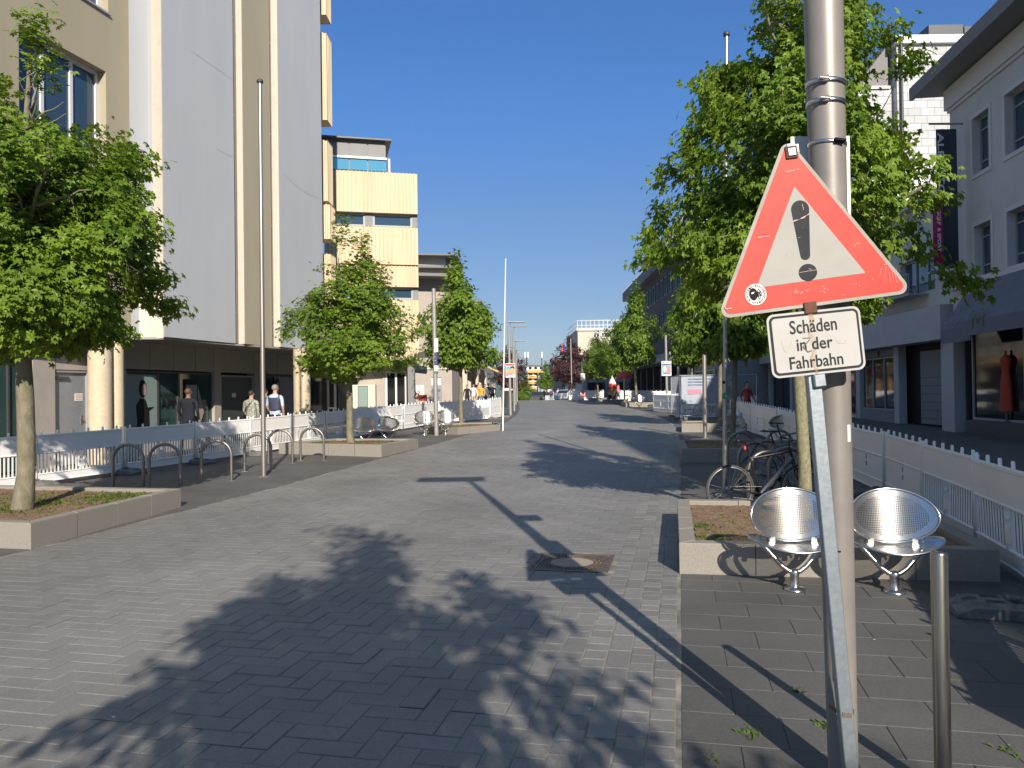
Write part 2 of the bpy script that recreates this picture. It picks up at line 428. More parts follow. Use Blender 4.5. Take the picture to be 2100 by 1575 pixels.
# ------------------------------------------------------------------ planters
M('soil', (.13, .078, .045), .95, 0, (.30, .20, .12), 34., bump=1., bscale=55., contrast=(.42, .62))
leafmat('weed', (.055, .11, .012), (.13, .21, .03), .3, .6)
def inpoly(x, y, poly):
    c = False; n = len(poly)
    for i in range(n):
        x1, y1 = poly[i]; x2, y2 = poly[i - 1]
        if (y1 > y) != (y2 > y) and x < (x2 - x1) * (y - y1) / (y2 - y1) + x1: c = not c
    return c
WEED = []
def planter(poly, label, h=.285, th=.15, weeds=0, blk=.72, seed=1, wspots=None):
    """poly counter-clockwise seen from above, outer edge"""
    rg = random.Random(seed); n = len(poly); cx = sum(p[0] for p in poly) / n; cy = sum(p[1] for p in poly) / n; zb = min(gz(p[1]) for p in poly)
    t = thing('planter', label, 'planter', (cx, cy, gz(cy)), group='granite edged tree planters along the street')
    ins = []
    for i in range(n):
        a = Vector(poly[i - 1]); b = Vector(poly[i]); c = Vector(poly[(i + 1) % n])
        d1 = (b - a).normalized(); d2 = (c - b).normalized(); n1 = Vector((-d1.y, d1.x)); n2 = Vector((-d2.y, d2.x)); m_ = (n1 + n2); m_ = m_ / (m_.length_squared / 2) if m_.length > .1 else n1
        ins.append(b + m_ * th)
    zt = gz(cy) + h
    for i in range(n):
        a, b = Vector(poly[i]), Vector(poly[(i + 1) % n]); ia, ib = ins[i], ins[(i + 1) % n]; k = max(1, round((b - a).length / blk))
        for j in range(k):
            f0, f1 = j / k, (j + 1) / k; g = .0045 / (b - a).length; g0 = g if j else 0; g1 = g if j < k - 1 else 0
            q = [a.lerp(b, f0 + g0), a.lerp(b, f1 - g1), ia.lerp(ib, f1 - g1), ia.lerp(ib, f0 + g0)]; mb = MB(); dz = rg.uniform(-.003, .003); bv = .012
            cen = (q[0] + q[1] + q[2] + q[3]) / 4; qi = [p + (cen - p).normalized() * bv for p in q]
            vs = [(p.x, p.y, zb - .06) for p in q] + [(p.x, p.y, zt + dz - bv) for p in q] + [(p.x, p.y, zt + dz) for p in qi]
            mb.add(vs, [(3, 2, 1, 0), (8, 9, 10, 11)] + [(i_, (i_ + 1) % 4, 4 + (i_ + 1) % 4, 4 + i_) for i_ in range(4)] + [(4 + i_, 4 + (i_ + 1) % 4, 8 + (i_ + 1) % 4, 8 + i_) for i_ in range(4)])
            mb.build('kerb_stone', MATS['granite'], t)
    xs_ = [p.x for p in ins]; ys_ = [p.y for p in ins]; st_ = .06; nx = int((max(xs_) - min(xs_)) / st_) + 2; ny = int((max(ys_) - min(ys_)) / st_) + 2
    V = []; F = []; idx = {}; ip = [(p.x, p.y) for p in ins]
    big = [tuple(Vector(p) + (Vector(p) - Vector((cx, cy))).normalized() * .05) for p in ip]
    for i in range(nx):
        for j in range(ny):
            x = min(xs_) + i * st_; y = min(ys_) + j * st_
            if inpoly(x, y, big): idx[(i, j)] = len(V); V.append((x, y, zt - .055 + rg.uniform(-.012, .014) + .012 * math.sin(x * 5 + y * 3)))
    for (i, j), k in idx.items():
        if all(q in idx for q in ((i + 1, j), (i + 1, j + 1), (i, j + 1))): F.append((k, idx[(i + 1, j)], idx[(i + 1, j + 1)], idx[(i, j + 1)]))
    mb = MB(); mb.add(V, F, True); mb.add([(p.x, p.y, zt - .058) for p in ins], [tuple(range(n))]); mb.build('soil', MATS['soil'], t)
    for k in range(weeds):
        for _ in range(30):
            if wspots and rg.random() < .8:
                wx, wy, wr = rg.choice(wspots); x = rg.gauss(wx, wr); y = rg.gauss(wy, wr)
            else: x = rg.uniform(min(xs_), max(xs_)); y = rg.uniform(min(ys_), max(ys_))
            if inpoly(x, y, ip): WEED.append((x, y, zt - .05)); break
    return t
planter([(1.52, 7.1), (4.18, 6.64), (4.78, 9.5), (2.12, 9.98)], 'nearest granite planter, behind the two perforated steel chairs, with a tree trunk', weeds=260, seed=2, wspots=[(1.85, 7.6, .16), (1.95, 8.2, .1), (3.9, 9.3, .3), (3.3, 8.4, .35)])
planter([(-5.42, 8.65), (-5.03, 11.65), (-7.8, 12.4), (-11.2, 13.0), (-10.9, 9.9)], 'left foreground granite planter with dry soil, weeds and a broad tree', weeds=1100, seed=3, wspots=[(-6.2, 10.7, .35), (-5.7, 11.3, .3), (-6.6, 11.0, .5), (-7.6, 10.6, .6), (-6.9, 9.8, .3)])
planter([(-3.26, 19.1), (-2.64, 21.5), (-5.1, 22.1), (-6.2, 20.4)], 'wedge shaped granite planter beyond the bike hoops on the left', weeds=420, seed=4, wspots=[(-5.2, 21.0, .3), (-4.4, 21.3, .4), (-3.4, 21.0, .3)])
planter([(-1.9, 26.6), (-.35, 28.8), (-.6, 31.0), (-3.0, 30.2), (-3.2, 28.0)], 'low granite planter on the left beside the grey lamp column', weeds=200, seed=5, h=.22)
planter([(3.72, 17.0), (6.9, 16.5), (7.35, 19.4), (4.3, 20.0)], 'second granite planter on the right, in shade behind the parked bicycles', weeds=160, seed=6)
planter([(5.8, 26.4), (8.3, 26.0), (8.5, 28.4), (6.3, 28.7)], 'third granite planter on the right, in front of the wire mesh site fence', weeds=120, seed=7)
planter([(7.6, 51.5), (9.6, 51.3), (9.9, 55), (7.8, 55.2)], 'distant right hand planter below the bushy tree, its corner lit', seed=8, blk=1.)
planter([(7.4, 61), (9.2, 61), (9.2, 64), (7.5, 64)], 'small far planter on the right before the last white barriers', seed=9, blk=1.)
planter([(7.2, 70), (8.6, 70), (8.6, 72.5), (7.2, 72.5)], 'farthest small planter at the crest of the street', seed=10, blk=1.)
for (px, py) in ((1540, 1500), (1690, 1490), (1462, 1560), (1640, 1420), (2060, 1540), (1535, 1515)):
    p = G(px, py)
    for k in range(5): WEED.append((p.x + rnd.gauss(0, .006), p.y + rnd.gauss(0, .03), p.z - .003))
V = []; F = []; tn = []
for (x, y, z) in WEED:
    for b in range(5):
        a = rnd.random() * 6.28; l = rnd.uniform(.008, .034); w = rnd.uniform(.003, .007); ca, sa = math.cos(a), math.sin(a); ox, oy = rnd.gauss(0, .02), rnd.gauss(0, .02); k = len(V)
        V += [(x + ox - sa * w, y + oy + ca * w, z), (x + ox + sa * w, y + oy - ca * w, z), (x + ox + ca * l + sa * w, y + oy + sa * l - ca * w, z + l * .7), (x + ox + ca * l - sa * w, y + oy + sa * l + ca * w, z + l * .7)]
        F.append((k, k + 1, k + 2, k + 3)); tn.append(rnd.random())
tag(fast_mesh('weeds', V, F, tn, MATS['weed']), 'low green weeds in the planter soil and the paving joints', 'weeds', kind='stuff')

# ------------------------------------------------------------------ trees
leafmat('leaf_green', (.075, .15, .012), (.235, .345, .035), .40)
leafmat('leaf_far', (.08, .155, .014), (.21, .315, .035), .40)
leafmat('leaf_purple', (.045, .012, .014), (.11, .035, .03), .15)
def leaf_star(size):
    lob = [0, 58, -58, 116, -116]; L5 = {0: 1., 58: .92, -58: .92, 116: .66, -116: .66}
    sides = [145, 87, 29, -29, -87, -145]; v = [(0, 0, 0)]
    for a in sides: v.append((math.cos(R(a)) * .54, math.sin(R(a)) * .54, .05))
    order = [116, 58, 0, -58, -116]
    for a in order: v.append((math.cos(R(a)) * L5[a], math.sin(R(a)) * L5[a], -.16))
    f = [(0, i + 1, 7 + i, i + 2) for i in range(5)]
    return np.array(v) * size * .5 + np.array([size * .25, 0, 0]), np.array(f)
def leaf_quad(size):
    return np.array([(0, 0, 0), (.5, .42, -.02), (1.05, 0, -.22), (.5, -.42, -.02)]) * size, np.array([(0, 1, 2, 3)])
def tree_data(seed, H, th, prof, trunk_r, nclump, nleaf, size, star=True, cl_r=.26, fill=.35, low=0., hole=.25, spires=9):
    rg = np.random.default_rng(seed); mb = MB(); zs = [p[0] for p in prof]; rs_ = [p[1] for p in prof]
    env = lambda z: float(np.interp(z, zs, rs_))
    ph = rg.random(8) * 6.28
    def lobes(a, z): return 1 + .15 * math.sin(3 * a + ph[0] + z * 1.3) + .17 * math.sin(5 * a + ph[1] - z * 2.9) + .10 * math.sin(2 * a + ph[2] + z * 3.1) + .07 * math.sin(9 * a + ph[3] + z * 5)
    tp = []
    lean = rg.normal(0, .05, 2)
    for k in range(13):
        f = k / 12; z = f * H * .93; tp.append(Vector((lean[0] * f * 3 + .05 * math.sin(z * 1.1 + ph[4]), lean[1] * f * 3 + .05 * math.sin(z * .9 + ph[5]), z)))
    tp[0] = Vector((0, 0, -.08)); base = [(trunk_r * (1.35 if k == 0 else 1.) * max(.12, 1 - .82 * (max(0, tp[k].z - th * .6) / (H * .93 - th * .6)))) for k in range(13)]
    mb.tube(tp, base, 14)
    tpt = lambda z: tp[0].lerp(tp[0], 0) if z < 0 else Vector((float(np.interp(z, [q.z for q in tp], [q.x for q in tp])), float(np.interp(z, [q.z for q in tp], [q.y for q in tp])), z))
    tr = lambda z: float(np.interp(z, [q.z for q in tp], base))
    limbs = []; nl = 17
    for k in range(nl):
        z0 = th * .93 + (H * .86 - th) * (k / nl) ** 1.05; a = k * 2.399 + rg.normal(0, .25) + ph[6]; zt = min(z0 + rg.uniform(.25, 1.1) * (1 if k > 4 else .45), H * .97)
        rr = env(zt) * lobes(a, zt) * rg.uniform(.72, .95); p0 = tpt(z0); p3 = Vector((math.cos(a) * rr, math.sin(a) * rr, zt)); mid = p0.lerp(p3, .5) + Vector((rg.normal(0, .08), rg.normal(0, .08), -.12 - .1 * rg.random()))
        pts = []
        for i in range(8):
            f = i / 7; q = p0 * (1 - f) ** 2 + mid * 2 * f * (1 - f) + p3 * f * f; q += Vector(rg.normal(0, .02, 3)) if 0 < i else Vector((0, 0, 0)); pts.append(q)
        r0 = tr(z0) * .62; mb.tube(pts, [r0 * (1 - .85 * i / 7) + .004 for i in range(8)], 7); limbs.append(pts)
        for sgn in (-1, 1):
            b0 = pts[3 + (sgn > 0)]; aa = a + sgn * rg.uniform(.5, .95); l = rr * rg.uniform(.35, .55); e = b0 + Vector((math.cos(aa) * l, math.sin(aa) * l, rg.uniform(.05, .5)))
            pp = [b0.lerp(e, i / 5) + Vector(rg.normal(0, .02, 3)) * (i > 0) for i in range(6)]; mb.tube(pp, [r0 * .42 * (1 - .8 * i / 5) + .003 for i in range(6)], 5); limbs.append(pp)
    limbs.append([p for p in tp if p.z > th])
    LP = np.array([tuple(q) for l in limbs for q in l])
    C = []; tries = 0; holes = [(rg.uniform(0, 6.28), rg.uniform(th, H), rg.uniform(.28, .62)) for _ in range(int(16 * hole * 4))]
    while len(C) < nclump and tries < nclump * 60:
        tries += 1; z = rg.uniform(th - low, H); a = rg.uniform(0, 6.28); e = env(z) * lobes(a, z)
        if e < .08: continue
        if rg.random() > (e / max(rs_)) ** 1.6 + .05: continue
        r_ = e * (rg.uniform(.62, 1.0) if rg.random() > fill else rg.uniform(.15, .7)); x, y = math.cos(a) * r_, math.sin(a) * r_
        if any((x - math.cos(h[0]) * env(h[1]) * .8) ** 2 + (y - math.sin(h[0]) * env(h[1]) * .8) ** 2 + (z - h[1]) ** 2 < h[2] ** 2 for h in holes): continue
        C.append((x, y, z))
    ztop = lambda r_: max([z for z in np.linspace(th, H, 40) if env(z) >= r_] or [th])
    for k in range(int(spires)):
        a = rg.uniform(0, 6.28); r_ = rg.uniform(.1, .8) * max(rs_); z = ztop(r_); x, y = math.cos(a) * r_, math.sin(a) * r_
        for i in range(int(rg.integers(3, 7))): x += rg.normal(0, .03); y += rg.normal(0, .03); C.append((x, y, z + .02 + i * .15))
    for k in range(int(spires * .7)):
        a = rg.uniform(0, 6.28); z = th + rg.uniform(.05, 1.6); r_ = env(z) * lobes(a, z)
        for i in range(int(rg.integers(2, 5))): r_ += .15; C.append((math.cos(a) * r_, math.sin(a) * r_, z + rg.normal(0, .03) - .03 * i))
    C = np.array(C); lv, lf = (leaf_star(1.) if star else leaf_quad(1.)); nv = len(lv); V = []; F = []; T = []; k0 = 0
    for ci, c in enumerate(C):
        d = np.linalg.norm(LP - c, axis=1); j = int(np.argmin(d + .25 * np.maximum(0, LP[:, 2] - c[2]))); b = Vector(LP[j])
        if d[j] > .45:
            d2 = np.linalg.norm(C - c, axis=1) + np.where(np.arange(len(C)) >= ci, 99, 0); j2 = int(np.argmin(d2))
            if d2[j2] < d[j]: b = Vector(C[j2])
            d[j] = (b - Vector(c)).length
        cc = Vector(c); m_ = b.lerp(cc, .55) + Vector((0, 0, -.04 * d[j]))
        mb.tube([b, m_, cc], [.009, .007, .003], 3, cap=False)
        out = np.array([c[0], c[1], (c[2] - (th + H) * .42) * .35]); out /= (np.linalg.norm(out) + 1e-6); ct = rg.random() * .6 - .08
        n = int(nleaf * rg.uniform(.6, 1.35)); pos = c + rg.normal(0, cl_r * .55, (n, 3)) * np.array([1, 1, .62])
        nrm = rg.normal(0, .42, (n, 3)) + np.array([0, 0, .78]) + out * .62; nrm /= np.linalg.norm(nrm, axis=1)[:, None]
        tan = (pos - c) * 2.2 + rg.normal(0, .35, (n, 3)) + out * .35 + np.array([0, 0, -.25]); tan -= (tan * nrm).sum(1)[:, None] * nrm; tan /= np.linalg.norm(tan, axis=1)[:, None] + 1e-9
        bit = np.cross(nrm, tan); s = size * rg.uniform(.62, 1.2, n)
        vv = pos[:, None, :] + s[:, None, None] * (lv[None, :, 0:1] * tan[:, None, :] + lv[None, :, 1:2] * bit[:, None, :] + lv[None, :, 2:3] * nrm[:, None, :])
        V.append(vv.reshape(-1, 3)); F.append((lf[None] + (np.arange(n) * nv)[:, None, None]).reshape(-1, 4) + k0); T.append(np.repeat(np.clip(ct + rg.random(n) * .5, 0, 1), len(lf))); k0 += n * nv
    return mb, np.concatenate(V), np.concatenate(F), np.concatenate(T)
def tree(name, label, loc, data, mat='leaf_green', bark='bark', group=None, rz=0., cat='tree'):
    t = thing(name, label, cat, loc, rz, group); mb, V, F, T = data
    L_(mb, 'trunk', MATS[bark], t); fast_mesh('crown', V, F, T, MATS[mat], t); return t
TG = 'sweetgum trees planted along the street'
PROF = [(2.15, .8), (2.5, 1.5), (3.2, 1.66), (3.9, 1.74), (4.6, 1.5), (4.95, 1.3), (5.3, .85), (5.7, .62), (6.2, .4), (6.6, .15)]
dA = tree_data(11, 6.4, 2.25, PROF, .115, 640, 58, .150, spires=2, low=.1, cl_r=.215, hole=.8)
t_left = tree('street_tree', 'broad green tree in the left foreground planter, tied trunk before the door', (-6.45, 10.1, gz(10) + .2), dA, group=TG, rz=.5); t_left.scale = (.93, .93, 1.)
PROF2 = [(2.2, .6), (2.5, 1.35), (3.1, 1.75), (3.9, 1.85), (4.7, 1.5), (5.5, 1.15), (6.4, .95), (7.3, .5), (7.8, .15)]
dB = tree_data(23, 7.8, 2.35, PROF2, .088, 600, 54, .140, low=.05, fill=.3, cl_r=.20, hole=1.1)
t_right = tree('street_tree', 'tall green tree behind the warning sign, growing in the nearest planter', (3.26, 8.62, .2), dB, group=TG, bark='bark_smooth', rz=1.1); t_right.scale = (.73, .75, 1.)
PROF3 = [(1.95, .6), (2.3, 1.5), (2.9, 1.65), (3.7, 1.5), (4.6, 1.1), (5.4, .7), (6.0, .3)]
dC = tree_data(37, 6.0, 2.1, PROF3, .10, 380, 44, .16, spires=6, low=.15, fill=.3, hole=.5, star=True)
tree('street_tree', 'medium green tree in the wedge planter before the yellow ribbed building', (-4.4, 20.9, gz(21) + .2), dC, group=TG, rz=2.2).scale = (.88, .88, .9)
dD = tree_data(41, 6.4, 2.3, [(2.2, .6), (2.6, 1.4), (3.6, 1.75), (4.6, 1.5), (5.6, .9), (6.4, .25)], .10, 560, 24, .18, spires=4, star=False, fill=.3, hole=.4)
t0 = tree('street_tree', 'green tree on the left between the lamp column and the thin white flagpole', (-2.08, 31.5, gz(31) + .15), dD, 'leaf_far', group=TG); t0.scale = (.82, .82, 1.)
def ct(loc, s, rz, label):
    c = copy_tree(t0, loc, rz, label); c.scale = (s[0], s[0], s[1]); return c
ct((5.3, 18.5, gz(18) + .15), (.66, 1.0), 1.0, 'shaded tree with a dark trunk in the second right planter, behind the bicycles')
ct((7.4, 27.5, gz(27) + .15), (.74, 1.1), 2.3, 'tree in the third right planter, rising behind the wire mesh site fence')
ct((8.55, 53.2, gz(53) + .15), (.86, 1.2), 3.4, 'bushy tree standing before the dark brick building, pale trunk')
ct((8.3, 62.5, gz(62)), (.84, .95), 4.2, 'far green tree in the right hand row, nearer of two before the cream building')
ct((8.0, 71.5, gz(71)), (.74, .92), 5.4, 'smallest far green tree of the right hand row, before the cream building')
ct((11.2, 48.0, gz(48)), (.8, 1.2), .3, 'tree behind the right poster pole, before the brick building')
ct((4.6, 104, gz(104)), (.6, .8), 1.7, 'far green tree beyond the crest, left of the right purple tree')
ct((1.9, 118, gz(118)-1.), (.8, .8), 2.7, 'far round green shrub tree beyond the crest before the apartment block')
# the tree behind the photographer, whose shadow falls over the foreground
tree_b = tree('street_tree', 'green tree standing behind the viewpoint that shades the foreground paving', (.52, -2.6, 0), tree_data(53, 7.1, 2.5, [(2.3, .9), (2.9, 1.3), (3.9, 1.36), (4.75, 1.15), (6.0, .62), (6.9, .28), (7.1, .1)], .09, 390, 20, .15, star=False, fill=.3, hole=.8, cl_r=.2, spires=3), 'leaf_far', group=TG, rz=1.6); tree_b.scale = (.86, .86, 1.)
c = copy_tree(tree_b, (4.3, -9.0, 0), 2.0, 'second green tree behind the viewpoint, to the right'); c.scale = (1.15, 1.15, 1.0)
dP = tree_data(61, 6.6, 1.9, [(1.6, .8), (2.2, 1.9), (3.3, 2.5), (4.5, 2.2), (5.6, 1.4), (6.6, .3)], .12, 420, 15, .19, star=False, fill=.3, hole=.2, low=.4)
tp_ = tree('purple_tree', 'dark purple leaved tree on the left, behind the lamp columns', (-.3, 88, gz(88) - .3), dP, 'leaf_purple', group='purple leaved trees near the crest')
c = copy_tree(tp_, (6.4, 86, gz(86)), 1.9, 'dark purple leaved tree on the right, before the cream building'); c.scale = (.95, .95, 1.0); tp_.scale = (.85, .85, .93)
# ------------------------------------------------------------------ buildings, left side
M('render_grey', (.455, .475, .50), .9, 0, (.405, .425, .45), .7, bump=.35, bscale=90., det=9., stretch=(1.6, 1.6, .35), contrast=(.3, .75))
M('render_beige', (.40, .35, .25), .9, 0, (.35, .31, .22), .9, bump=.3, bscale=90., det=9., stretch=(1.6, 1.6, .3), contrast=(.3, .75))
M('render_cream', (.59, .54, .46), .85, 0, (.52, .46, .38), 4., bump=.25, bscale=60., contrast=(.5, .8))
M('render_pink', (.40, .36, .32), .85, 0, (.365, .325, .29), 2., bump=.15, bscale=60.)
M('column_cream', (.60, .50, .36), .7, 0, (.52, .43, .31), 6., bump=.1)
M('door_grey', (.27, .29, .33), .4, .2, (.24, .26, .30), 8.); M('soffit', (.32, .29, .26), .9, 0, (.26, .24, .21), 3.)
M('fascia_panel', (.36, .32, .27), .7, 0, (.33, .29, .25), 5.)
M('yellow_ribbed', (.67, .545, .375), .75, 0, (.58, .465, .32), 1.6, bump=.15, bscale=50., stretch=(1, 1, .15))
M('crack', (.24, .25, .27), .9)

tw = thing('office_tower', 'tall grey and beige rendered building on the left with cream vertical strips and columns', 'building', (-10.5, 22, gz(22)))
ZS, ZT = 3.22, 21.
def slab_prism(name, poly, z0, z1, mat, root):
    mb = MB(); mb.prism(poly, z0, z1); return mb.build(name, MATS[mat], root)
bk = lambda x, y: (x - 9., y + 2.)
# beige wall with the deep set window
FB = Fac(.22 * 10 - 13.9, 10, 12.4)
ue = FB.u(266, 300)
u0, zt_ = FB.uz(38, 48); u1, _z = FB.uz(217, 140); zb_ = zt_ - 2.3
wu1, wz0 = FB.uz(222, 28)[0], FB.uz(222, 28)[1]
holes = [(u0, u1, zb_, zt_), (FB.u(150, 0) - 1.2, wu1, wz0, wz0 + 2.2), (u0, u1, zb_ - 3.4, zt_ - 3.45), (u0 - 5, u0 - 2.6, zb_, zt_)]
mb = MB(); FB.holes(mb, -6, ue, ZS + .25, ZT, holes, .34); mb.build('beige_wall', MATS['render_beige'], tw)
mb = MB(); FB.box(mb, -6, ue + 2, -6, -.55, ZS + .3, ZT); FB.box(mb, -6, ue - .05, -.55, -.02, ZS + .245, ZS + .3); mb.build('core', MATS['dark_frame'], tw)
M('curtain', (.16, .20, .24), .6, 0, (.10, .13, .17), 9., stretch=(8, 8, .2))
for h in holes:
    fo = FB.window(tw, *h, w=-.24, nm=3, fr=.085, gm=MATS['glass_blue'])
    mb = MB(); n = 60
    for i in range(n):
        a, b = h[0] + (h[1] - h[0]) * i / n, h[0] + (h[1] - h[0]) * (i + 1) / n
        wa, wb = -.42 + .02 * math.sin(i * 1.1), -.42 + .02 * math.sin((i + 1) * 1.1)
        mb.add([(a, wa, h[2]), (b, wb, h[2]), (b, wb, h[3]), (a, wa, h[3])], [(0, 1, 2, 3)], True, 0, FB.T)
    mb.build('curtain', MATS['curtain'], fo)
    mb = MB(); FB.box(mb, h[0] - .03, h[1] + .03, -.2, .05, h[2] - .045, h[2]); mb.build('sill', MATS['grey_frame'], tw)
pe = FB.pt(ue, 0, 0)
c305 = Vector(P(305, 300, 20.0)[:2]); A0 = Vector(P(335, 400, 19.6)[:2])
slab_prism('grey_return', [(pe.x, pe.y), (c305.x, c305.y), (c305.x - .8, c305.y + .9), (pe.x - 1, pe.y + .8)][::-1], ZS, ZT, 'render_grey', tw)
u15 = Vector((math.sin(R(15)), math.cos(R(15))))
def at_px(p, dvec, px, py=450):
    r_ = ray(px, py); k = r_.x / r_.y; t = (k * p.y - p.x) / (dvec.x - k * dvec.y); return p + dvec * t
A1 = at_px(A0, u15, 481)
slab_prism('grey_slab', [(A0.x, A0.y), (A1.x, A1.y), (A1.x - 2.5, A1.y + .3), (A0.x - 2.0, A0.y + 1.4)][::-1], ZS, ZT, 'render_grey', tw)
slab_prism('cream_reveal', [(c305.x, c305.y - .005), (A0.x - .008, A0.y - .02), (A0.x - .008, A0.y + .6), (c305.x - .5, c305.y + .6)][::-1], ZS - .01, ZT, 'render_cream', tw)
B0 = Vector(P(500, 400, 22.75)[:2]); B00 = Vector(P(486, 400, 22.8)[:2]); B1 = at_px(B0, Vector((math.sin(R(14)), math.cos(R(14)))), 556)
C0 = Vector(P(573, 400, 24.35)[:2]); C00 = Vector(P(558, 400, 24.4)[:2]); C1 = at_px(C0, u15, 661)
slab_prism('beige_slab', [(B0.x, B0.y), (B1.x, B1.y), (B1.x - 2, B1.y + .5), (B0.x - 1.2, B0.y + .9)][::-1], ZS, ZT, 'render_beige', tw)
slab_prism('cream_reveal', [(B00.x, B00.y), (B0.x - .008, B0.y - .03), (B0.x - .008, B0.y + .5), (B00.x - .4, B00.y + .5)][::-1], ZS, ZT, 'render_cream', tw)
slab_prism('grey_slab', [(C0.x, C0.y), (C1.x, C1.y), (C1.x - 3, C1.y + .6), (C0.x - 1.2, C0.y + .9)][::-1], ZS, ZT, 'render_grey', tw)
slab_prism('cream_reveal', [(C00.x, C00.y), (C0.x - .008, C0.y - .03), (C0.x - .008, C0.y + .5), (C00.x - .4, C00.y + .5)][::-1], ZS, ZT, 'render_cream', tw)
# dark window slits beside the reveals, with small metal clips
for (p, q) in ((A1, B00), (B1, C00)):
    mb = MB(); mb.prism([(p.x + .005, p.y + .03), (q.x - .005, q.y + .12), (q.x - .5, q.y + .6), (p.x - .6, p.y + .3)][::-1], ZS + .02, ZT); sl_ = mb.build('window_slit', MATS['glass_dark'], tw)
    mb = MB()
    for k in range(6): mb.box(p.x - .05, q.x + .03, p.y + .0, p.y + .03, 4.1 + k * 2.9, 4.16 + k * 2.9)
    mb.build('transom', MATS['render_pink'], sl_)
mb = MB(); mb.prism([(c305.x - 8, c305.y + .8), (A0.x - 1., A0.y + 1.2), (B0.x - .6, B0.y + .8), (C0.x - .5, C0.y + .6), (C1.x - .1, C1.y + .1), (C1.x - 8, C1.y + 3)][::-1], ZS + .01, ZT - .1); mb.build('core', MATS['dark_frame'], tw)
# hairline render cracks on the slabs
def crack(F_, pts, root):
    mb = MB(); uz = [F_.uz(*p, w=.004) for p in pts]
    for (a, b) in zip(uz[:-1], uz[1:]):
        n = 5
        for i in range(n):
            p = [a[k] + (b[k] - a[k]) * i / n for k in (0, 1)]; q = [a[k] + (b[k] - a[k]) * (i + 1) / n for k in (0, 1)]
            p[1] += rnd.uniform(-.02, .02); q[1] += rnd.uniform(-.02, .02)
            mb.add([(p[0], .004, p[1]), (q[0], .004, q[1]), (q[0], .004, q[1] + .007), (p[0], .004, p[1] + .007)], [(0, 1, 2, 3)], False, 0, F_.T)
    mb.build('render_crack', MATS['crack'], root)
FA = Fac(A0.x, A0.y, 15); FC = Fac(C0.x, C0.y, 15)
crack(FA, [(393, 105), (425, 128), (450, 145), (478, 164)], tw); crack(FC, [(582, 358), (600, 375), (620, 392), (655, 408)], tw); crack(FA, [(445, 306), (478, 324)], tw)
# soffit and lower storey
def fs(x, y): return Vector((x, y))
mb = MB(); mb.prism([(-14.5, 12), (-11.6, 12), (pe.x, pe.y + .1), (A0.x - .05, A0.y + .06), (A1.x - .03, A1.y), (B0.x - .03, B0.y + .1), (C0.x - .03, C0.y + .1), (C1.x - .03, C1.y), (-6.6, 31.), (-9.5, 31.2)][::-1], ZS - .06, ZS - .005); mb.build('soffit', MATS['soffit'], tw)
FG = Fac(.22 * 10 - 14.53, 10, 12.4)
U = lambda px, py=800: FG.u(px, py)
ZF = 2.4
mb = MB(); segs = [(U(-420), U(-60)), (U(68), U(113)), (U(184), U(258)), (U(440), U(453)), (U(523), U(545)), (U(625), U(628))]
for a, b in segs: mb_ = MB(); FG.box(mb_, a, b, -.3, 0, -.1, ZS - .02); mb_.build('wall_pier', MATS['render_pink'], tw)
FG.box(mb, U(-60), U(68), -.3, 0, 2.9, ZS - .02); FG.box(mb, U(113) , U(184), -.3, -.02, 2.36, ZS - .02); mb.build('ground_floor_wall', MATS['render_pink'], tw)
mb = MB()
for a, b in ((258, 308), (308, 357), (357, 402), (402, 440), (453, 523), (545, 570), (570, 608)): FG.box(mb, U(a, 740) + .012, U(b, 740) - .012, -.3, -.015, ZF + .04, ZS - .05)
FG.box(mb, U(613), U(760), -.3, -.1, ZF + .02, ZS - .05); mb.build('fascia', MATS['fascia_panel'], tw)
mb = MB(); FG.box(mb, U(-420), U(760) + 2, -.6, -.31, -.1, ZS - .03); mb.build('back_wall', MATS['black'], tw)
def shopwin(a, b, z0=.45, z1=ZF, w=-.12, gm='glass_green', root=tw, nm=1, F_=FG, fm='dark_frame'):
    return F_.window(root, a, b, z0, z1, w=w, nm=nm, fr=.045, fm=MATS[fm], gm=MATS[gm])
g1 = shopwin(U(258), U(331), gm='glass_green'); g2 = shopwin(U(331), U(373)); g3 = shopwin(U(373), U(440))
shopwin(U(545), U(608), gm='glass_dark'); g5 = shopwin(U(633), U(700), z0=.35, gm='glass_dark', nm=1); shopwin(U(-60), U(66), z0=.1, z1=2.88, nm=3, gm='glass_green')
mb = MB(); FG.box(mb, U(258), U(440), -.3, -.02, -.1, .44); FG.box(mb, U(545), U(760), -.3, -.02, -.1, .34); mb.build('plinth', MATS['render_pink'], tw)
# doors
def door(a, b, z1, root, F_=FG, mat='door_grey'):
    mb = MB(); F_.box(mb, a, b, -.16, -.10, .1, z1); d = mb.build('door', MATS[mat], root)
    mb = MB(); F_.box(mb, a - .05, a, -.2, -.04, .1, z1 + .05); F_.box(mb, b, b + .05, -.2, -.04, .1, z1 + .05); F_.box(mb, a, b, -.2, -.04, z1, z1 + .05); mb.build('frame', MATS['grey_frame'], d)
    mb = MB(); F_.box(mb, b - .16, b - .11, -.10, -.085, 1.05, 1.27); mb.tube([F_.pt(b - .135, -.085, 1.17), F_.pt(b - .135, -.04, 1.17), F_.pt(b - .25, -.04, 1.17)], .011, 8); mb.build('handle', MATS['steel'], d)
    return d
d1 = door(U(114), U(182), 2.3, tw)
mb = MB(); FG.box(mb, U(118), U(146), -.1, -.05, 2.13, 2.2); mb.build('door_closer', MATS['dark_frame'], d1)
mb = MB(); FG.box(mb, U(160), U(176), -.098, -.094, 1.62, 1.80); mb.build('notice', MATS['paper_white'], d1)
M('sign_red', (.62, .06, .05), .45); M('sign_salmon', (.60, .28, .2), .6)
mb = MB()
for k in range(3): FG.box(mb, U(161.5), U(174.5), -.093, -.091, 1.65 + k * .05, 1.672 + k * .05)
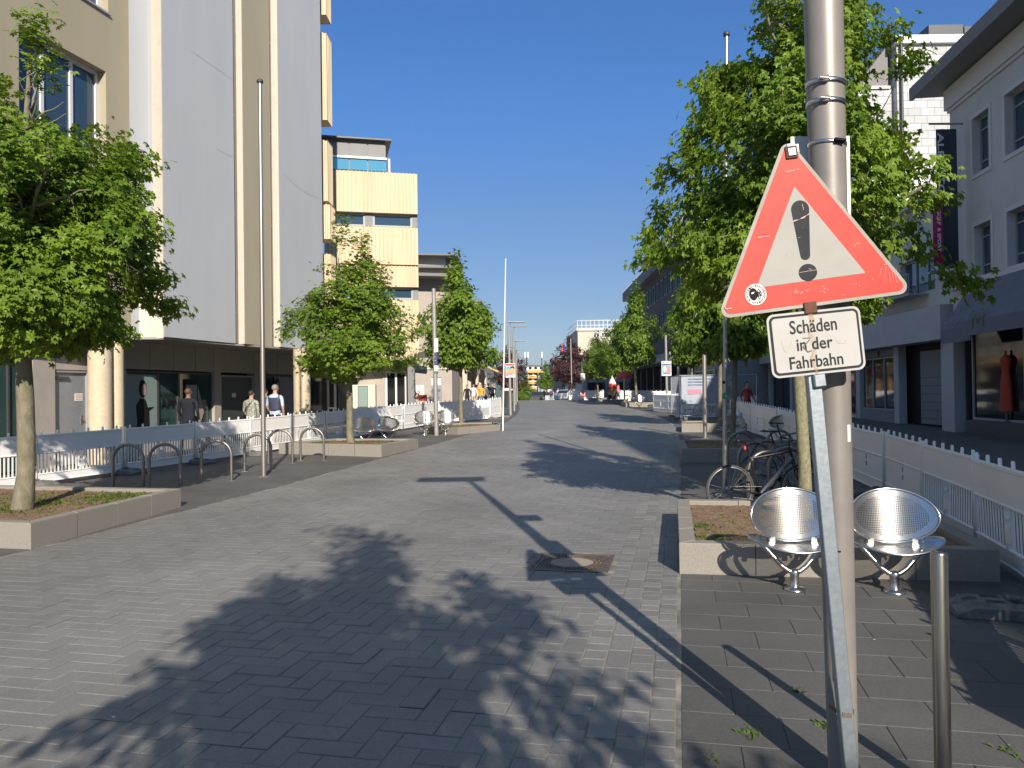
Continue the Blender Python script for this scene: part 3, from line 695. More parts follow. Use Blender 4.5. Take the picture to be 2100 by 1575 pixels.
mb.build('notice_lines', MATS['sign_salmon'], d1)
d2 = door(U(457), U(521), 2.3, tw, mat='dark_frame')
mb = MB(); FG.box(mb, U(481), U(489), -.098, -.094, 1.64, 1.78); mb.build('notice', MATS['paper_white'], d2)
# window posters
M('poster_pale', (.20, .27, .26), .5); M('poster_skin', (.34, .26, .22), .6); M('poster_grey', (.22, .20, .24), .6)
def flat(F_, name, pts, w, mat, root):
    mb = MB(); n = len(pts); mb.add([(p[0], w, p[1]) for p in pts] + [(p[0], w - .004, p[1]) for p in pts], [tuple(range(n)), tuple(range(2 * n - 1, n - 1, -1))] + [(i, (i + 1) % n, n + (i + 1) % n, n + i) for i in range(n)], False, 0, F_.T); return mb.build(name, MATS[mat], root)
def blob(cu, cz, ru, rz_, n=18, sk=0.): return [(cu + ru * math.cos(6.283 * k / n) + sk * rz_ * math.sin(6.283 * k / n), cz + rz_ * math.sin(6.283 * k / n)) for k in range(n)]
a, b = U(262), U(329)
flat(FG, 'poster', [(a, .6), (b, .6), (b, 2.3), (a, 2.3)], -.115, 'poster_pale', g1)
cu = (a + b) / 2 + .05
flat(FG, 'poster_figure', [(cu - .36, .6), (cu + .3, .6), (cu + .27, 1.3), (cu + .5, 1.42), (cu + .22, 1.40), (cu + .12, 1.62), (cu - .08, 1.66), (cu - .25, 1.45), (cu - .2, 1.0)], -.108, 'black', g1)
flat(FG, 'poster_figure', blob(cu + .02, 1.92, .15, .24), -.107, 'black', g1); flat(FG, 'poster_figure', blob(cu + .07, 1.89, .085, .16), -.102, 'poster_skin', g1)
def ftext(F_, body, u0, z0, w, h, off, mat, root, name='lettering', bold=0.02, rot=0.):
    vs, f, sz = text_mesh(body, w, h, bold=bold); cr, sr = math.cos(rot), math.sin(rot)
    sgn = 1 if F_.n.cross(Vector((0, 0, 1))).dot(F_.d) < 0 else -1
    mb = MB(); mb.add([(u0 + sgn * (x * cr - y * sr), off, z0 + x * sr + y * cr) for x, y, z in vs], f, False, 0, F_.T); return mb.build(name, MATS[mat], root, recalc=False)
ua, ub = U(335), U(369)
ftext(FG, 'UNSERE', ua + .02, 1.66, ub - ua - .06, .15, -.108, 'black', g2); ftext(FG, 'APP', ua + .02, 1.38, ub - ua - .04, .24, -.108, 'black', g2, bold=.03)
ftext(FG, 'JETZT', ua + .02, .95, (ub - ua) * .5, .12, -.108, 'black', g2); ftext(FG, 'LADEN', ua + .02, .78, (ub - ua) * .55, .12, -.108, 'black', g2)
a, b = U(386), U(412)
flat(FG, 'poster_phone', [(a, 1.0), (b, 1.0), (b, 2.2), (a, 2.2)], -.112, 'black', g3); flat(FG, 'poster_phone_screen', [(a + .04, 1.1), (b - .04, 1.1), (b - .04, 2.03), (a + .04, 2.03)], -.106, 'poster_pale', g3)
flat(FG, 'poster_hand', [(b + .02, .7), (b + .3, 1.2), (b + .1, 1.75), (b - .0, 2.0)], -.104, 'poster_skin', g3)
a, b = U(569), U(606)
gp = flat(FG, 'poster', [(a, .75), (b, .75), (b, 2.35), (a, 2.35)], -.113, 'poster_grey', tw)
flat(FG, 'poster_figure', blob(a + .16, 1.9, .22, .42), -.107, 'black', gp); flat(FG, 'poster_figure', blob(a + .24, 1.95, .10, .2), -.102, 'poster_skin', gp)
# round columns and the cream block between them
for (px, Yc, r_) in ((205, 18.75, .27), (237, 19.15, .19), (619, 25.3, .27)):
    c = P(px, 780, Yc); mb = MB(); mb.lathe([(r_, gz(Yc) - .05), (r_, ZS - .03)], 28, Matrix.Translation((c.x, c.y, 0))); mb.build('column', MATS['column_cream'], tw)
a, b = P(228, 690, 19.75), P(336, 690, 19.62)
mb = MB(); mb.prism([(a.x, a.y), (b.x, b.y), (b.x - .2, b.y + .7), (a.x - .3, a.y + .8)][::-1], ZS - .03, 4.6); mb.build('cream_block', MATS['render_cream'], tw)
# ribbed bay ends at the far side of the tower
def ribbed(mb, p, q, z0, z1, pitch=.165, depth=.035):
    p, q = Vector(p), Vector(q); L = (q - p).length; d = (q - p) / L; n = Vector((d.y, -d.x)); k = max(2, int(L / pitch)); pr = []
    for i in range(k):
        for f, w in ((0, 0), (.30, 0), (.40, -depth), (.88, -depth)): pr.append(p + d * (L * (i + f) / k) + n * w)
    pr.append(q); m = len(pr)
    mb.add([(v.x, v.y, z0) for v in pr] + [(v.x, v.y, z1) for v in pr], [(i, i + 1, m + i + 1, m + i) for i in range(m - 1)])
def ribbox(root, pts, z0, z1, mat='yellow_ribbed', name='ribbed_band'):
    mb = MB(); n = len(pts)
    for i in range(n): ribbed(mb, pts[i], pts[(i + 1) % n], z0, z1)
    cx = sum(p[0] for p in pts) / n; cy = sum(p[1] for p in pts) / n; ins = [(p[0] + (cx - p[0]) * .004, p[1] + (cy - p[1]) * .004) for p in pts]
    mb.add([(x, y, z0 + .003) for x, y in ins] + [(x, y, z1 - .003) for x, y in ins], [tuple(range(n)), tuple(range(n, 2 * n))]); return mb.build(name, MATS[mat], root)
Yb = 28.1
for (y0, y1) in ((-60, 30), (66, 246), (287, 412), (418, 490), (520, 640), (650, 724)):
    xr = P(672 if y0 < 300 else 676, 300, Yb).x; ribbox(tw, [(xr - .9, Yb), (xr, Yb), (xr, Yb + .75), (xr - .9, Yb + .75)], P(668, y1, Yb).z, P(668, y0, Yb).z)

# ---- yellow ribbed building
yb = thing('ribbed_building', 'pale yellow building clad in vertically ribbed panels with strip windows and a rooftop storey', 'building', (-5.5, 35, gz(35)))
YA, YB_ = 33.3, 34.2
pa = P(665, 500, YA); pb = P(857.5, 500, YB_)
def zz(py, px=857, Y=YB_): return P(px, py, Y).z
for (y0, y1) in ((356, 439), (467, 543.5), (546, 589), (615, 692), (694.5, 737)):
    ribbox(yb, [(pa.x, pa.y), (pb.x, pb.y), (pb.x - .9, pb.y + 5), (pa.x - 1, pa.y + 5)], zz(y1), zz(y0))
FY = Fac(pa.x, pa.y + .28, math.degrees(math.atan2(pb.x - pa.x, pb.y - pa.y)), 1)
LY = (pb - pa).length
M('clad_grey', (.20, .205, .21), .6, .1, (.18, .185, .19), 3.)
for (y0, y1) in ((440, 466), (590, 614)):
    z0, z1 = zz(y1) - .0, zz(y0) + .02
    for (f0, f1) in ((.02, .42), (.50, .93)): FY.window(yb, LY * f0, LY * f1, z0, z1, w=.0, nm=1, fr=.09, fm=MATS['grey_frame'], gm=MATS['glass_blue'])
    mb = MB(); FY.box(mb, LY * .42, LY * .50, -.2, .05, z0, z1); FY.box(mb, LY * .93, LY * .985, -.2, .05, z0, z1); FY.box(mb, 0.01, LY * .97, -.5, -.06, z0, z1); mb.build('pier', MATS['clad_grey'], yb)
mb = MB(); mb.prism([(pa.x, pa.y + .5), (pb.x - .1, pb.y + .5), (pb.x - .95, pb.y + 4.9), (pa.x - .9, pa.y + 4.9)][::-1], 3.3, zz(362)); mb.build('core', MATS['soffit'], yb)
# roof storey
pr0, pr1 = P(640, 330, 35.2), P(791, 330, 36.0); FR = Fac(pr0.x, pr0.y, math.degrees(math.atan2(pr1.x - pr0.x, pr1.y - pr0.y)), 1); LR = (pr1 - pr0).length
zr = lambda py: P(791, py, 36.).z
mb = MB(); FR.box(mb, 0, LR, -4, -.03, zz(356) - .5, zr(292)); mb.build('roof_storey', MATS['clad_grey'], yb)
for k in range(4):
    mb = MB(); FR.box(mb, LR * k / 4 + .03, LR * (k + 1) / 4 - .03, -.03, .02, zr(324), zr(298)); mb.build('panel', MATS['clad_grey'], yb)
    mb = MB(); FR.box(mb, LR * k / 4 + .03, LR * (k + 1) / 4 - .03, -.03, .012, zr(352), zr(330)); mb.build('glazing', MATS['glass_sky'] if 'glass_sky' in MATS else M('glass_sky', (.10, .32, .46), .08, .3), yb)
mb = MB(); FR.box(mb, 0, LR + .05, -.02, .1, zr(329), zr(325)); mb.build('rail', MATS['white_paint'], yb)
mb = MB(); FR.box(mb, -.3, LR + .25, -4.2, .3, zr(292), zr(289)); mb.build('roof_edge', MATS['dark_frame'], yb)
mb = MB(); mb.tube([FR.pt(LR + .15, .1, zz(356) - .1), FR.pt(LR + .15, .1, zr(327))], .05, 8); mb.build('downpipe', MATS['white_paint'], yb)
# ground floor under it
FZ = Fac(*P(640, 780, 35.0)[:2], 84., 1); UZ = lambda px: FZ.u(px, 780)
zg = gz(34)
mb = MB(); FZ.box(mb, UZ(640), UZ(785), -.4, -.05, zg - .1, 3.3); FZ.box(mb, UZ(785), UZ(790), -.4, 0, zg - .1, 3.3); FZ.box(mb, UZ(834), UZ(850), -.4, 0, zg - .1, 3.3); FZ.box(mb, UZ(790), UZ(834), -.4, 0, 2.75, 3.3); mb.build('ground_floor_wall', MATS['render_pink'], yb)
FZ.window(yb, UZ(636), UZ(702), zg + .3, 2.45, w=.0, nm=2, fr=.05, fm=MATS['dark_frame'], gm=MATS['glass_dark'])
M('pale_green', (.52, .55, .46), .7)
mb = MB(); FZ.box(mb, UZ(704), UZ(772), 0, .8, zg - .1, 2.1); mb.build('porch_wall', MATS['pale_green'], yb)
mb = MB(); FZ.box(mb, UZ(737), UZ(757), .803, .83, 1.05, 2.05); pst = mb.build('poster_case', MATS['dark_frame'], yb)
mb = MB(); FZ.box(mb, UZ(738), UZ(756), .83, .835, 1.12, 2.02); mb.build('poster', MATS['poster_pale'], pst)
FZ.window(yb, UZ(790), UZ(834), zg + .05, 2.72, w=-.05, nm=2, rails=(.28,), fr=.09, fm=MATS['white_frame'], gm=MATS['glass_dark'])
mb = MB(); mb.box(pb.x - .55, pb.x - .25, pb.y + .1, pb.y + .4, zg - .1, 3.3); mb.build('pier', MATS['clad_grey'], yb)
# figures on glass in the corner shop
for (px, w_) in ((654, .28), (680, .12), (692, .12)):
    u = UZ(px); mb = MB(); FZ.box(mb, u - w_, u + w_, .03, .05, .75, 1.95 if w_ > .2 else 1.6); mb.build('window_display', MATS['poster_pale'], yb)

# ---- building with projecting flat roof
rb = thing('corner_house', 'pinkish grey rendered house with a projecting flat roof next to the yellow ribbed building', 'building', (-4.5, 45, gz(45)))
q0, q1 = P(800, 700, 42.), P(926, 700, 42.8)
mb = MB(); hs_ = []
FRB = Fac(q0.x, q0.y, math.degrees(math.atan2(q1.x - q0.x, q1.y - q0.y)), 1); LB = (q1 - q0).length
zq = lambda py: P(925, py, 42.8).z
dr = (FRB.u(884, 790), FRB.u(905, 790)); FRB.holes(mb, 0, LB, gz(43) - .2, zq(553), [(dr[0], dr[1], gz(43), 2.55)], .2)
mb.build('front_wall', MATS['render_pink'], rb)
mb = MB(); mb.prism([(q0.x + .02, q0.y + .25), (q1.x - .03, q1.y + .25), (q1.x + .1, q1.y + 4), (q0.x, q0.y + 4)][::-1], gz(43) - .4, zq(553)); mb.build('body', MATS['render_pink'], rb)
M('roof_grey', (.20, .195, .19), .8); M('roof_pale', (.50, .50, .49), .8)
mb = MB(); mb.prism([(q0.x - 1, q0.y - .55), (q1.x + .35, q1.y - .55), (q1.x + .4, q1.y + 4.3), (q0.x - 1, q0.y + 4.3)][::-1], zq(553) , zq(548)); mb.build('roof', MATS['roof_grey'], rb)
mb = MB(); mb.prism([(q0.x - 1, q0.y + .1), (q1.x - .3, q1.y + .1), (q1.x - .1, q1.y + 4.3), (q0.x - 1, q0.y + 4.3)][::-1], zq(548), zq(528)); mb.build('attic', MATS['roof_pale'], rb)
mb = MB(); mb.prism([(q0.x - 1, q0.y - .6), (q1.x + .4, q1.y - .6), (q1.x + .5, q1.y + 4.4), (q0.x - 1, q0.y + 4.4)][::-1], zq(528), zq(525)); mb.build('roof', MATS['roof_grey'], rb)
mb = MB(); FRB.box(mb, LB * .15, LB + .5, 0, 1.3, zq(574), zq(568)); mb.build('canopy', MATS['roof_grey'], rb)
mb = MB(); FRB.box(mb, dr[0], dr[1], -.15, -.1, gz(43), 2.1); dd = mb.build('door', MATS['door_grey'], rb)
mb = MB(); FRB.box(mb, dr[0], dr[1], -.15, -.06, 2.1, 2.55); mb.build('frame', MATS['white_frame'], dd)
ftext(FRB, 'PRAXIS', dr[0] + .06, 1.75, dr[1] - dr[0] - .1, .14, -.095, 'black', dd)
mb = MB(); FRB.box(mb, FRB.u(852), FRB.u(868), .0, .05, 1.55, 2.1); sg = mb.build('plaque', MATS['paper_white'], rb)
mb = MB()
for k in range(4): FRB.box(mb, FRB.u(853.5), FRB.u(866), .051, .054, 1.65 + k * .1, 1.69 + k * .1)
mb.build('plaque_lines', MATS['sign_salmon'], sg)
mb = MB(); FRB.box(mb, FRB.u(846), LB, .0, .08, zq(757.5), zq(755)); mb.build('string_course', MATS['render_cream'], rb)
FS = Fac(q1.x - .02, q1.y + .3, 3.0, 1)
for k in range(1):
    for j in range(2): FS.window(rb, 1.2, 2.8, 3.6 + j * 2.2, 4.9 + j * 2.2, w=.08, nm=2, fr=.08)
mb = MB(); sgp = P(866, 728, 41.); mb.box(sgp.x - .35, sgp.x + .35, sgp.y - .1, sgp.y + .1, sgp.z - .16, sgp.z + .16); mb.tube([sgp, sgp + Vector((.3, 1.2, .1))], .03, 6); mb.build('floodlight', MATS['dark_frame'], rb)
# ---- receding shop row on the left
M('cream_wall', (.56, .50, .40), .85, 0, (.50, .45, .36), 2.); M('ochre', (.55, .36, .16), .8); M('brickish', (.34, .16, .11), .85)
def house(name, label, x0, y0, x1, y1, z0, z1, mat, floors=3, cols=4, deg_side='right', roof='roof_grey', depth=10., group=None, wm='glass', ground=True):
    """a house whose street front runs from (x0,y0) to (x1,y1); the block lies on the far side of the street front"""
    root = thing(name, label, 'building', ((x0 + x1) / 2, (y0 + y1) / 2, z0), group=group)
    deg = math.degrees(math.atan2(x1 - x0, y1 - y0)); s_ = 1 if deg_side == 'right' else -1
    F_ = Fac(x0, y0, deg, s_); L = math.hypot(x1 - x0, y1 - y0); hs = []; fh = (z1 - z0 - (3.2 if ground else .3)) / floors
    for j in range(floors):
        for i in range(cols):
            a = L * (i + .5) / cols; ww = min(L / cols * .32, .9); zb = z0 + (3.3 if ground else .6) + j * fh + fh * .18; hs.append((a - ww, a + ww, zb, zb + fh * .58))
    mb = MB(); F_.holes(mb, 0, L, z0 + (3. if ground else 0), z1, hs, .2)
    if ground: F_.holes(mb, 0, L, z0 - .5, z0 + 3., [(L * i / 3 + .4, L * (i + 1) / 3 - .4, z0 + .2, z0 + 2.6) for i in range(3)], .4)
    F_.box(mb, 0, L, -depth, -.42, z0 - .5, z1 - .02); F_.box(mb, 0, .02, -.42, -.003, z0 - .5, z1 - .02); F_.box(mb, L - .02, L, -.42, -.003, z0 - .5, z1 - .02)
    F_.box(mb, .02, L - .02, -.42, -.003, z1 - .05, z1 - .02)
    mb.build('wall', MATS[mat], root)
    for h in hs: F_.window(root, *h, w=-.12, nm=2, fr=.07, gm=MATS[wm])
    if ground:
        for i in range(3): F_.window(root, L * i / 3 + .4, L * (i + 1) / 3 - .4, z0 + .2, z0 + 2.6, w=-.3, nm=2, fr=.06, fm=MATS['dark_frame'], gm=MATS['glass_dark'])
    mb = MB(); F_.box(mb, -.15, L + .15, -depth - .2, .3, z1 - .02, z1 + .16); mb.build('roof', MATS[roof], root)
    return root, F_, L
house('shop_house', 'cream shop house beyond the flat roofed house, partly behind the left tree', -3.3, 56.5, -2.9, 67, gz(60), 8.4, 'cream_wall', 2, 4)
house('shop_house', 'taller pale shop house with narrow windows, in the middle of the left row', -2.9, 67.1, -2.6, 79, gz(70), 9.6, 'render_cream', 3, 4)
house('shop_house', 'farthest ochre banded shop house of the left row, before the green hill', -2.8, 79.1, -3.2, 92, gz(80) - .3, 7.2, 'ochre', 2, 4)
aw = thing('awning', 'dark shop awning above the pedestrians on the left', 'awning', (-3, 60, 3.1)); mb = MB()
mb.add([(-3.15, 57.5, 3.9), (-3.0, 64, 3.9), (-1.2, 64, 3.2), (-1.35, 57.5, 3.2), (-1.2, 64, 2.95), (-1.35, 57.5, 2.95), (-3.15, 57.5, 3.8), (-3.0, 64, 3.8)], [(0, 1, 2, 3), (3, 2, 4, 5), (6, 7, 4, 5), (0, 3, 5, 6), (1, 2, 4, 7)]); mb.build('fabric', MATS['dark_frame'], aw)
aw = thing('awning', 'ochre striped awning farther along the left row', 'awning', (-2.7, 70, 3.3)); mb = MB()
mb.add([(-2.85, 68, 4.2), (-2.7, 75, 4.2), (-1.0, 75, 3.6), (-1.2, 68, 3.6), (-1.0, 75, 3.4), (-1.2, 68, 3.4)], [(0, 1, 2, 3), (3, 2, 4, 5), (0, 1, 4, 5), (0, 3, 5), (1, 2, 4)]); mb.build('fabric', MATS['ochre'], aw)

# ------------------------------------------------------------------ right side
M('right_render', (.56, .56, .54), .85, 0, (.51, .515, .50), 1.3, bump=.1); M('right_trim', (.60, .60, .58), .8)
M('awning_blue', (.16, .17, .21), .8, 0, (.14, .15, .19), 3., bump=.2, bscale=150.); M('pillar_grey', (.42, .44, .47), .7); M('fascia_grey', (.42, .44, .46), .6, 0, (.385, .40, .425), 2.)
rn = thing('corner_building', 'grey rendered building with deep windows, cornice and dark blue awnings at the right edge', 'building', (15, 20, .3))
FN = Fac(14.5, 25.2, 7.0 + 180, 1)   # heading back towards the camera; outward side must face the street (-x)
uN = lambda px, py=700: FN.uz(px, py)[0]
zN = lambda px, py: FN.uz(px, py)[1]
zc = zN(1962, 586); ze = 11.75
hs = []; 
wn = [(FN.u(1995, 290), FN.u(2030, 290)), (FN.u(2062, 250), FN.u(2125, 250))]; wl = wn[0][1] - wn[0][0]
z2t, z2b = zN(1995, 245), zN(1995, 361); z1t, z1b = zN(1997, 466), zN(1997, 570)
cols_ = [wn[0], wn[1]] + [(wn[1][0] + (wn[1][0] - wn[0][0]) * k, wn[1][0] + (wn[1][0] - wn[0][0]) * k + wl) for k in range(1, 9)]
for (a, b) in cols_: hs += [(a, b, z1b, z1t), (a, b, z2b, z2t)]
mb = MB(); FN.holes(mb, 0, 34, zc, ze - .3, hs, .3); FN.holes(mb, 0, 34, 3.35, zc, [], .2); FN.box(mb, 0, 34, -12, -.5, .2, ze - .3); FN.box(mb, -.0, .1, -.5, -.004, 3.3, ze - .3); mb.build('wall', MATS['right_render'], rn)
for h in hs:
    fo = FN.window(rn, *h, w=-.22, nm=2, rails=(.22, .78), fr=.06, fm=MATS['grey_frame'], gm=MATS['glass_blue'])
    mb = MB(); 
    for q in ((h[0] - .12, h[0], h[2] - .12, h[3] + .12), (h[1], h[1] + .12, h[2] - .12, h[3] + .12), (h[0], h[1], h[3], h[3] + .12), (h[0], h[1], h[2] - .12, h[2])): FN.box(mb, q[0], q[1], -.0, .03, q[2], q[3])
    mb.build('surround', MATS['right_trim'], fo)
mb = MB(); FN.box(mb, -.05, 34, -.0, .12, zc - .14, zc); FN.box(mb, -.03, 34, 0, .07, ze - 1.1, ze - 1.0); mb.build('string_course', MATS['right_trim'], rn)
mb = MB(); FN.box(mb, -.1, 34, .0, .14, ze - 1.0, ze - .35); mb.build('cornice', MATS['right_trim'], rn)
mb = MB(); FN.box(mb, -.7, 34.3, -12.2, .85, ze - .3, ze - .12); FN.box(mb, -.75, 34.3, .85, .97, ze - .36, ze + .05); mb.build('roof', MATS['roof_grey'], rn)
# ground floor
ga = .28
for (a, b) in ((1934, 1960), (2104, 2122)): mb = MB(); FN.box(mb, FN.u(a, 800), FN.u(b, 800), -.3, .05, .1, 3.6); mb.build('pillar', MATS['pillar_grey'], rn)
mb = MB(); FN.box(mb, FN.u(2128, 800) , 34, -.3, .03, .1, 3.6); mb.build('shop_wall', MATS['right_render'], rn)
fo = FN.window(rn, FN.u(1985, 800), FN.u(2100, 800), ga + .35, 3.4, w=-.15, nm=1, fr=.07, fm=MATS['grey_frame'], gm=MATS['glass_dark'])
FN.window(rn, FN.u(1961, 800), FN.u(1981, 800), ga, 3.4, w=-.4, nm=1, fr=.05, fm=MATS['dark_frame'], gm=MATS['glass_dark'])
mb = MB(); FN.box(mb, FN.u(1981, 800), FN.u(2104, 800), -.3, .0, .1, ga + .34); mb.build('plinth', MATS['dark_frame'], rn)
def awning(root_, F_, a, b, z0, z1, out, label):
    t = thing('awning', label, 'awning', F_.pt((a + b) / 2, .1, z0), group='dark blue shop awnings'); mb = MB()
    n = 16; rows = [(.06, z1), (out, z0 + .28), (out, z0)]; vs = []
    for i in range(n + 1):
        u_ = a + (b - a) * i / n; sag = .02 * math.sin(i * 2.1)
        vs += [(u_, .06, z1), (u_, out, z0 + .42 + sag), (u_, out + .01, z0)]
    fs_ = [(3 * i + k, 3 * i + k + 1, 3 * i + k + 4, 3 * i + k + 3) for i in range(n) for k in (0, 1)] + [(0, 1, 2), (3 * n, 3 * n + 1, 3 * n + 2)]
    mb.add(vs, fs_, False, 0, F_.T); mb.build('fabric', MATS['awning_blue'], t)
    mb = MB(); mb.tube([F_.pt(a, .0, z1), F_.pt(b, .0, z1)], .05, 8); mb.build('roller', MATS['grey_frame'], t); return t
a0, b0 = FN.u(1932, 660, w=.7), FN.u(1990, 660, w=.7)
aw1 = awning(rn, FN, a0, b0, zN(1932, 708) - .05, 4.55, .7, 'narrow dark blue awning with faint white lettering beside the pillar')
aw2 = awning(rn, FN, b0 + .12, b0 + 6.5, zN(1990, 700) + .05, 4.9, 1.0, 'wide dark blue awning with a faint dotted letter above the window with the red dress')
M('faint', (.22, .24, .28), .8); M('dots_green', (.19, .22, .12), .8)
ftext(FN, 'ALBERTO', a0 + .12, 3.62, (b0 - a0) - .2, .2, .735, 'faint', aw1, bold=.0)
vs, f, sz = text_mesh('M', .75, .62, bold=.03); mb = MB()
for k in range(9): FN.box(mb, b0 + .75, b0 + .87, 1.0, 1.03, 3.32 + k * .06, 3.345 + k * .06); FN.box(mb, b0 + 1.35, b0 + 1.47, 1.0, 1.03, 3.32 + k * .06, 3.345 + k * .06)
for k in range(6): FN.box(mb, b0 + .89 + k * .035, b0 + .97 + k * .035, 1.0, 1.03, 3.74 - k * .06, 3.765 - k * .06); FN.box(mb, b0 + 1.27 - k * .035, b0 + 1.35 - k * .035, 1.0, 1.03, 3.74 - k * .06, 3.765 - k * .06)
mb.build('dotted_letter', MATS['dots_green'], aw2)
# dress on a mannequin behind the right shop glass
md = thing('mannequin', 'mannequin in a long orange red dress in the right shop window', 'mannequin', FN.pt(FN.u(2062, 820), .0, ga + .35))
um = FN.u(2056, 800); M('dress_red', (.42, .05, .02), .8); pm = FN.pt(um, -.1, 0)
TM = Matrix.Translation((pm.x, pm.y, 0)) @ Matrix.Scale(.45, 4, Vector((FN.n.x, FN.n.y, 0)))
mb = MB(); mb.lathe([(.30, .95), (.27, 1.3), (.25, 1.7), (.19, 1.95), (.17, 2.1), (.23, 2.3), (.24, 2.45), (.10, 2.56), (.06, 2.58)], 20, TM); mb.build('dress', MATS['dress_red'], md)
mb = MB(); mb.lathe([(.05, 2.57), (.05, 2.68), (.02, 2.70)], 12, TM); mb.lathe([(.07, .66), (.05, .95)], 10, TM); mb.lathe([(.18, .63), (.18, .65)], 16, TM); mb.build('stand', MATS['dark_frame'], md)
# lettered flags on brackets
fl = thing('hanging_banner', 'dark vertical banner with white lettering hung on brackets from the right facade', 'banner', P(1973, 400, 24.3))
def hang(root, x0, x1, y0, y1, Y, name, mat):
    a = P(x0, y0, Y); b = P(x1, y1, Y); mb = MB(); n = 10
    vs = []
    for i in range(n + 1):
        x = a.x + (b.x - a.x) * i / n; yy = Y + .012 * math.sin(i * 1.4); vs += [(x, yy - .005, b.z), (x, yy - .005, a.z), (x, yy + .005, b.z), (x, yy + .005, a.z)]
    f = []
    for i in range(n): k = 4 * i; f += [(k, k + 4, k + 5, k + 1), (k + 2, k + 3, k + 7, k + 6), (k + 1, k + 5, k + 7, k + 3), (k, k + 2, k + 6, k + 4)]
    f += [(0, 1, 3, 2), (4 * n, 4 * n + 2, 4 * n + 3, 4 * n + 1)]
    mb.add(vs, f, True); return mb.build(name, MATS[mat], root), a, b
M('banner_dark', (.045, .055, .075), .8); M('magenta', (.42, .01, .12), .7)
_, a, b = hang(fl, 1919, 1967, 265, 550, 24.3, 'cloth', 'banner_dark')
for py in (254, 560): mb = MB(); p = P(1905, py, 24.3); q = P(1976, py, 24.3); mb.tube([p, q, q + Vector((.25, .2, 0))], .035, 8); mb.build('bracket', MATS['steel'], fl)
def vtext(body, x, zt, h, w, Y, mat, root):
    """lettering that reads downwards"""
    vs, f, sz = text_mesh(body, w, h, bold=.02); mb = MB(); mb.add([(x + v[1], Y, zt - v[0]) for v in vs], f); mb.build('lettering', MATS[mat], root, recalc=False)
vtext('ALBERTO', a.x + .03, a.z - .12, .2, 2.0, 24.27, 'white_paint', fl)
fg = thing('hanging_banner', 'narrow magenta banner with pale lettering in front of the dark banner', 'banner', P(1924, 450, 24.15))
_, a, b = hang(fg, 1912, 1936, 404, 545, 24.15, 'cloth', 'magenta')
vtext('GOLF', a.x + .12, a.z - .42, .12, .46, 24.12, 'white_paint', fg); vtext('& SPORT', a.x + .125, a.z - .98, .11, .75, 24.12, 'paper_white', fg)
mb = MB(); mb.tube([P(1908, 556, 24.15), P(1940, 556, 24.15)], .02, 8); mb.build('rod', MATS['steel'], fg)

# two storey building beyond
r2 = thing('low_building', 'lower grey building with a pale fascia over dark shop entrances beyond the corner building', 'building', (16, 34, .3))
FL = Fac(14.75, 25.4, 4.0, -1); zf = lambda px, py: FL.uz(px, py)[1]; uL = lambda px, py=780: FL.u(px, py)
hs = [(1.5 + k * 4.2, 4.3 + k * 4.2, 5.1, 6.4) for k in range(5)]
mb = MB(); FL.holes(mb, 0, 24, 4.35, 8.2, hs, .3); FL.box(mb, .0, 24, -9, -.5, .2, 8.2); FL.box(mb, 0, .05, -.5, -.003, 4.3, 8.15); mb.build('wall', MATS['right_render'], r2)
for h in hs: FL.window(r2, *h, w=-.2, nm=3, fr=.06, fm=MATS['grey_frame'], gm=MATS['glass_blue'])
mb = MB(); FL.box(mb, -.2, 24.2, -9, .35, 8.2, 8.4); mb.build('roof', MATS['roof_pale'], r2)
mb = MB(); FL.box(mb, .02, 8.5, -.1, .55, 3.25, 4.4); FL.box(mb, 8.54, 24, -.1, .55, 3.25, 4.38); mb.build('fascia', MATS['fascia_grey'], r2)
for k in range(3):
    mb = MB(); a = 2.0 + k * 6
    FL.box(mb, a, a + 4.2, 0, .7, 4.95, 5.02)
    for i in range(29): FL.box(mb, a + i * .15, a + i * .15 + .02, .66, .69, 5.02, 5.7)
    FL.box(mb, a, a + 4.22, .65, .7, 5.7, 5.74); mb.build('balcony_rail', MATS['grey_frame'], r2)
for q in (0.02, 4.6, 8.6, 13.5, 18.8, 23.5): mb = MB(); FL.box(mb, q, q + .45, -.3, .0, .1, 3.3); mb.build('pillar', MATS['pillar_grey'], r2)
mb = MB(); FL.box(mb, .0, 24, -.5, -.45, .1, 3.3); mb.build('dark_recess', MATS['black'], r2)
M('shop_grey', (.20, .22, .25), .7)
FL.window(r2, 5.0, 8.5, .75, 2.9, w=-.1, nm=3, fr=.05, fm=MATS['grey_frame'], gm=MATS['glass'])
FL.window(r2, 5.0, 8.5, 2.92, 3.24, w=-.1, nm=2, fr=.04, fm=MATS['dark_frame'], gm=MATS['shop_grey'])
mb = MB(); FL.box(mb, 5.0, 8.55, -.3, -.02, .1, .74); mb.build('plinth', MATS['shop_grey'], r2)
FL.window(r2, .5, 1.6, .35, 3.0, w=-.3, nm=1, fr=.05, fm=MATS['grey_frame'], gm=MATS['glass'])
mb = MB(); FL.box(mb, 1.65, 3.6, -.44, -.38, .3, 3.0); dd = mb.build('shutter', MATS['shop_grey'], r2)
mb = MB()
for k in range(6): FL.box(mb, 1.68, 3.58, -.385, -.37, .5 + k * .3, .52 + k * .3)
mb.build('shutter_slats', MATS['dark_frame'], dd)
for k in range(3): FL.window(r2, 9.4 + k * 5, 13.1 + k * 5, .5, 2.95, w=-.12, nm=2, fr=.06, fm=MATS['dark_frame'], gm=MATS['glass_dark'])

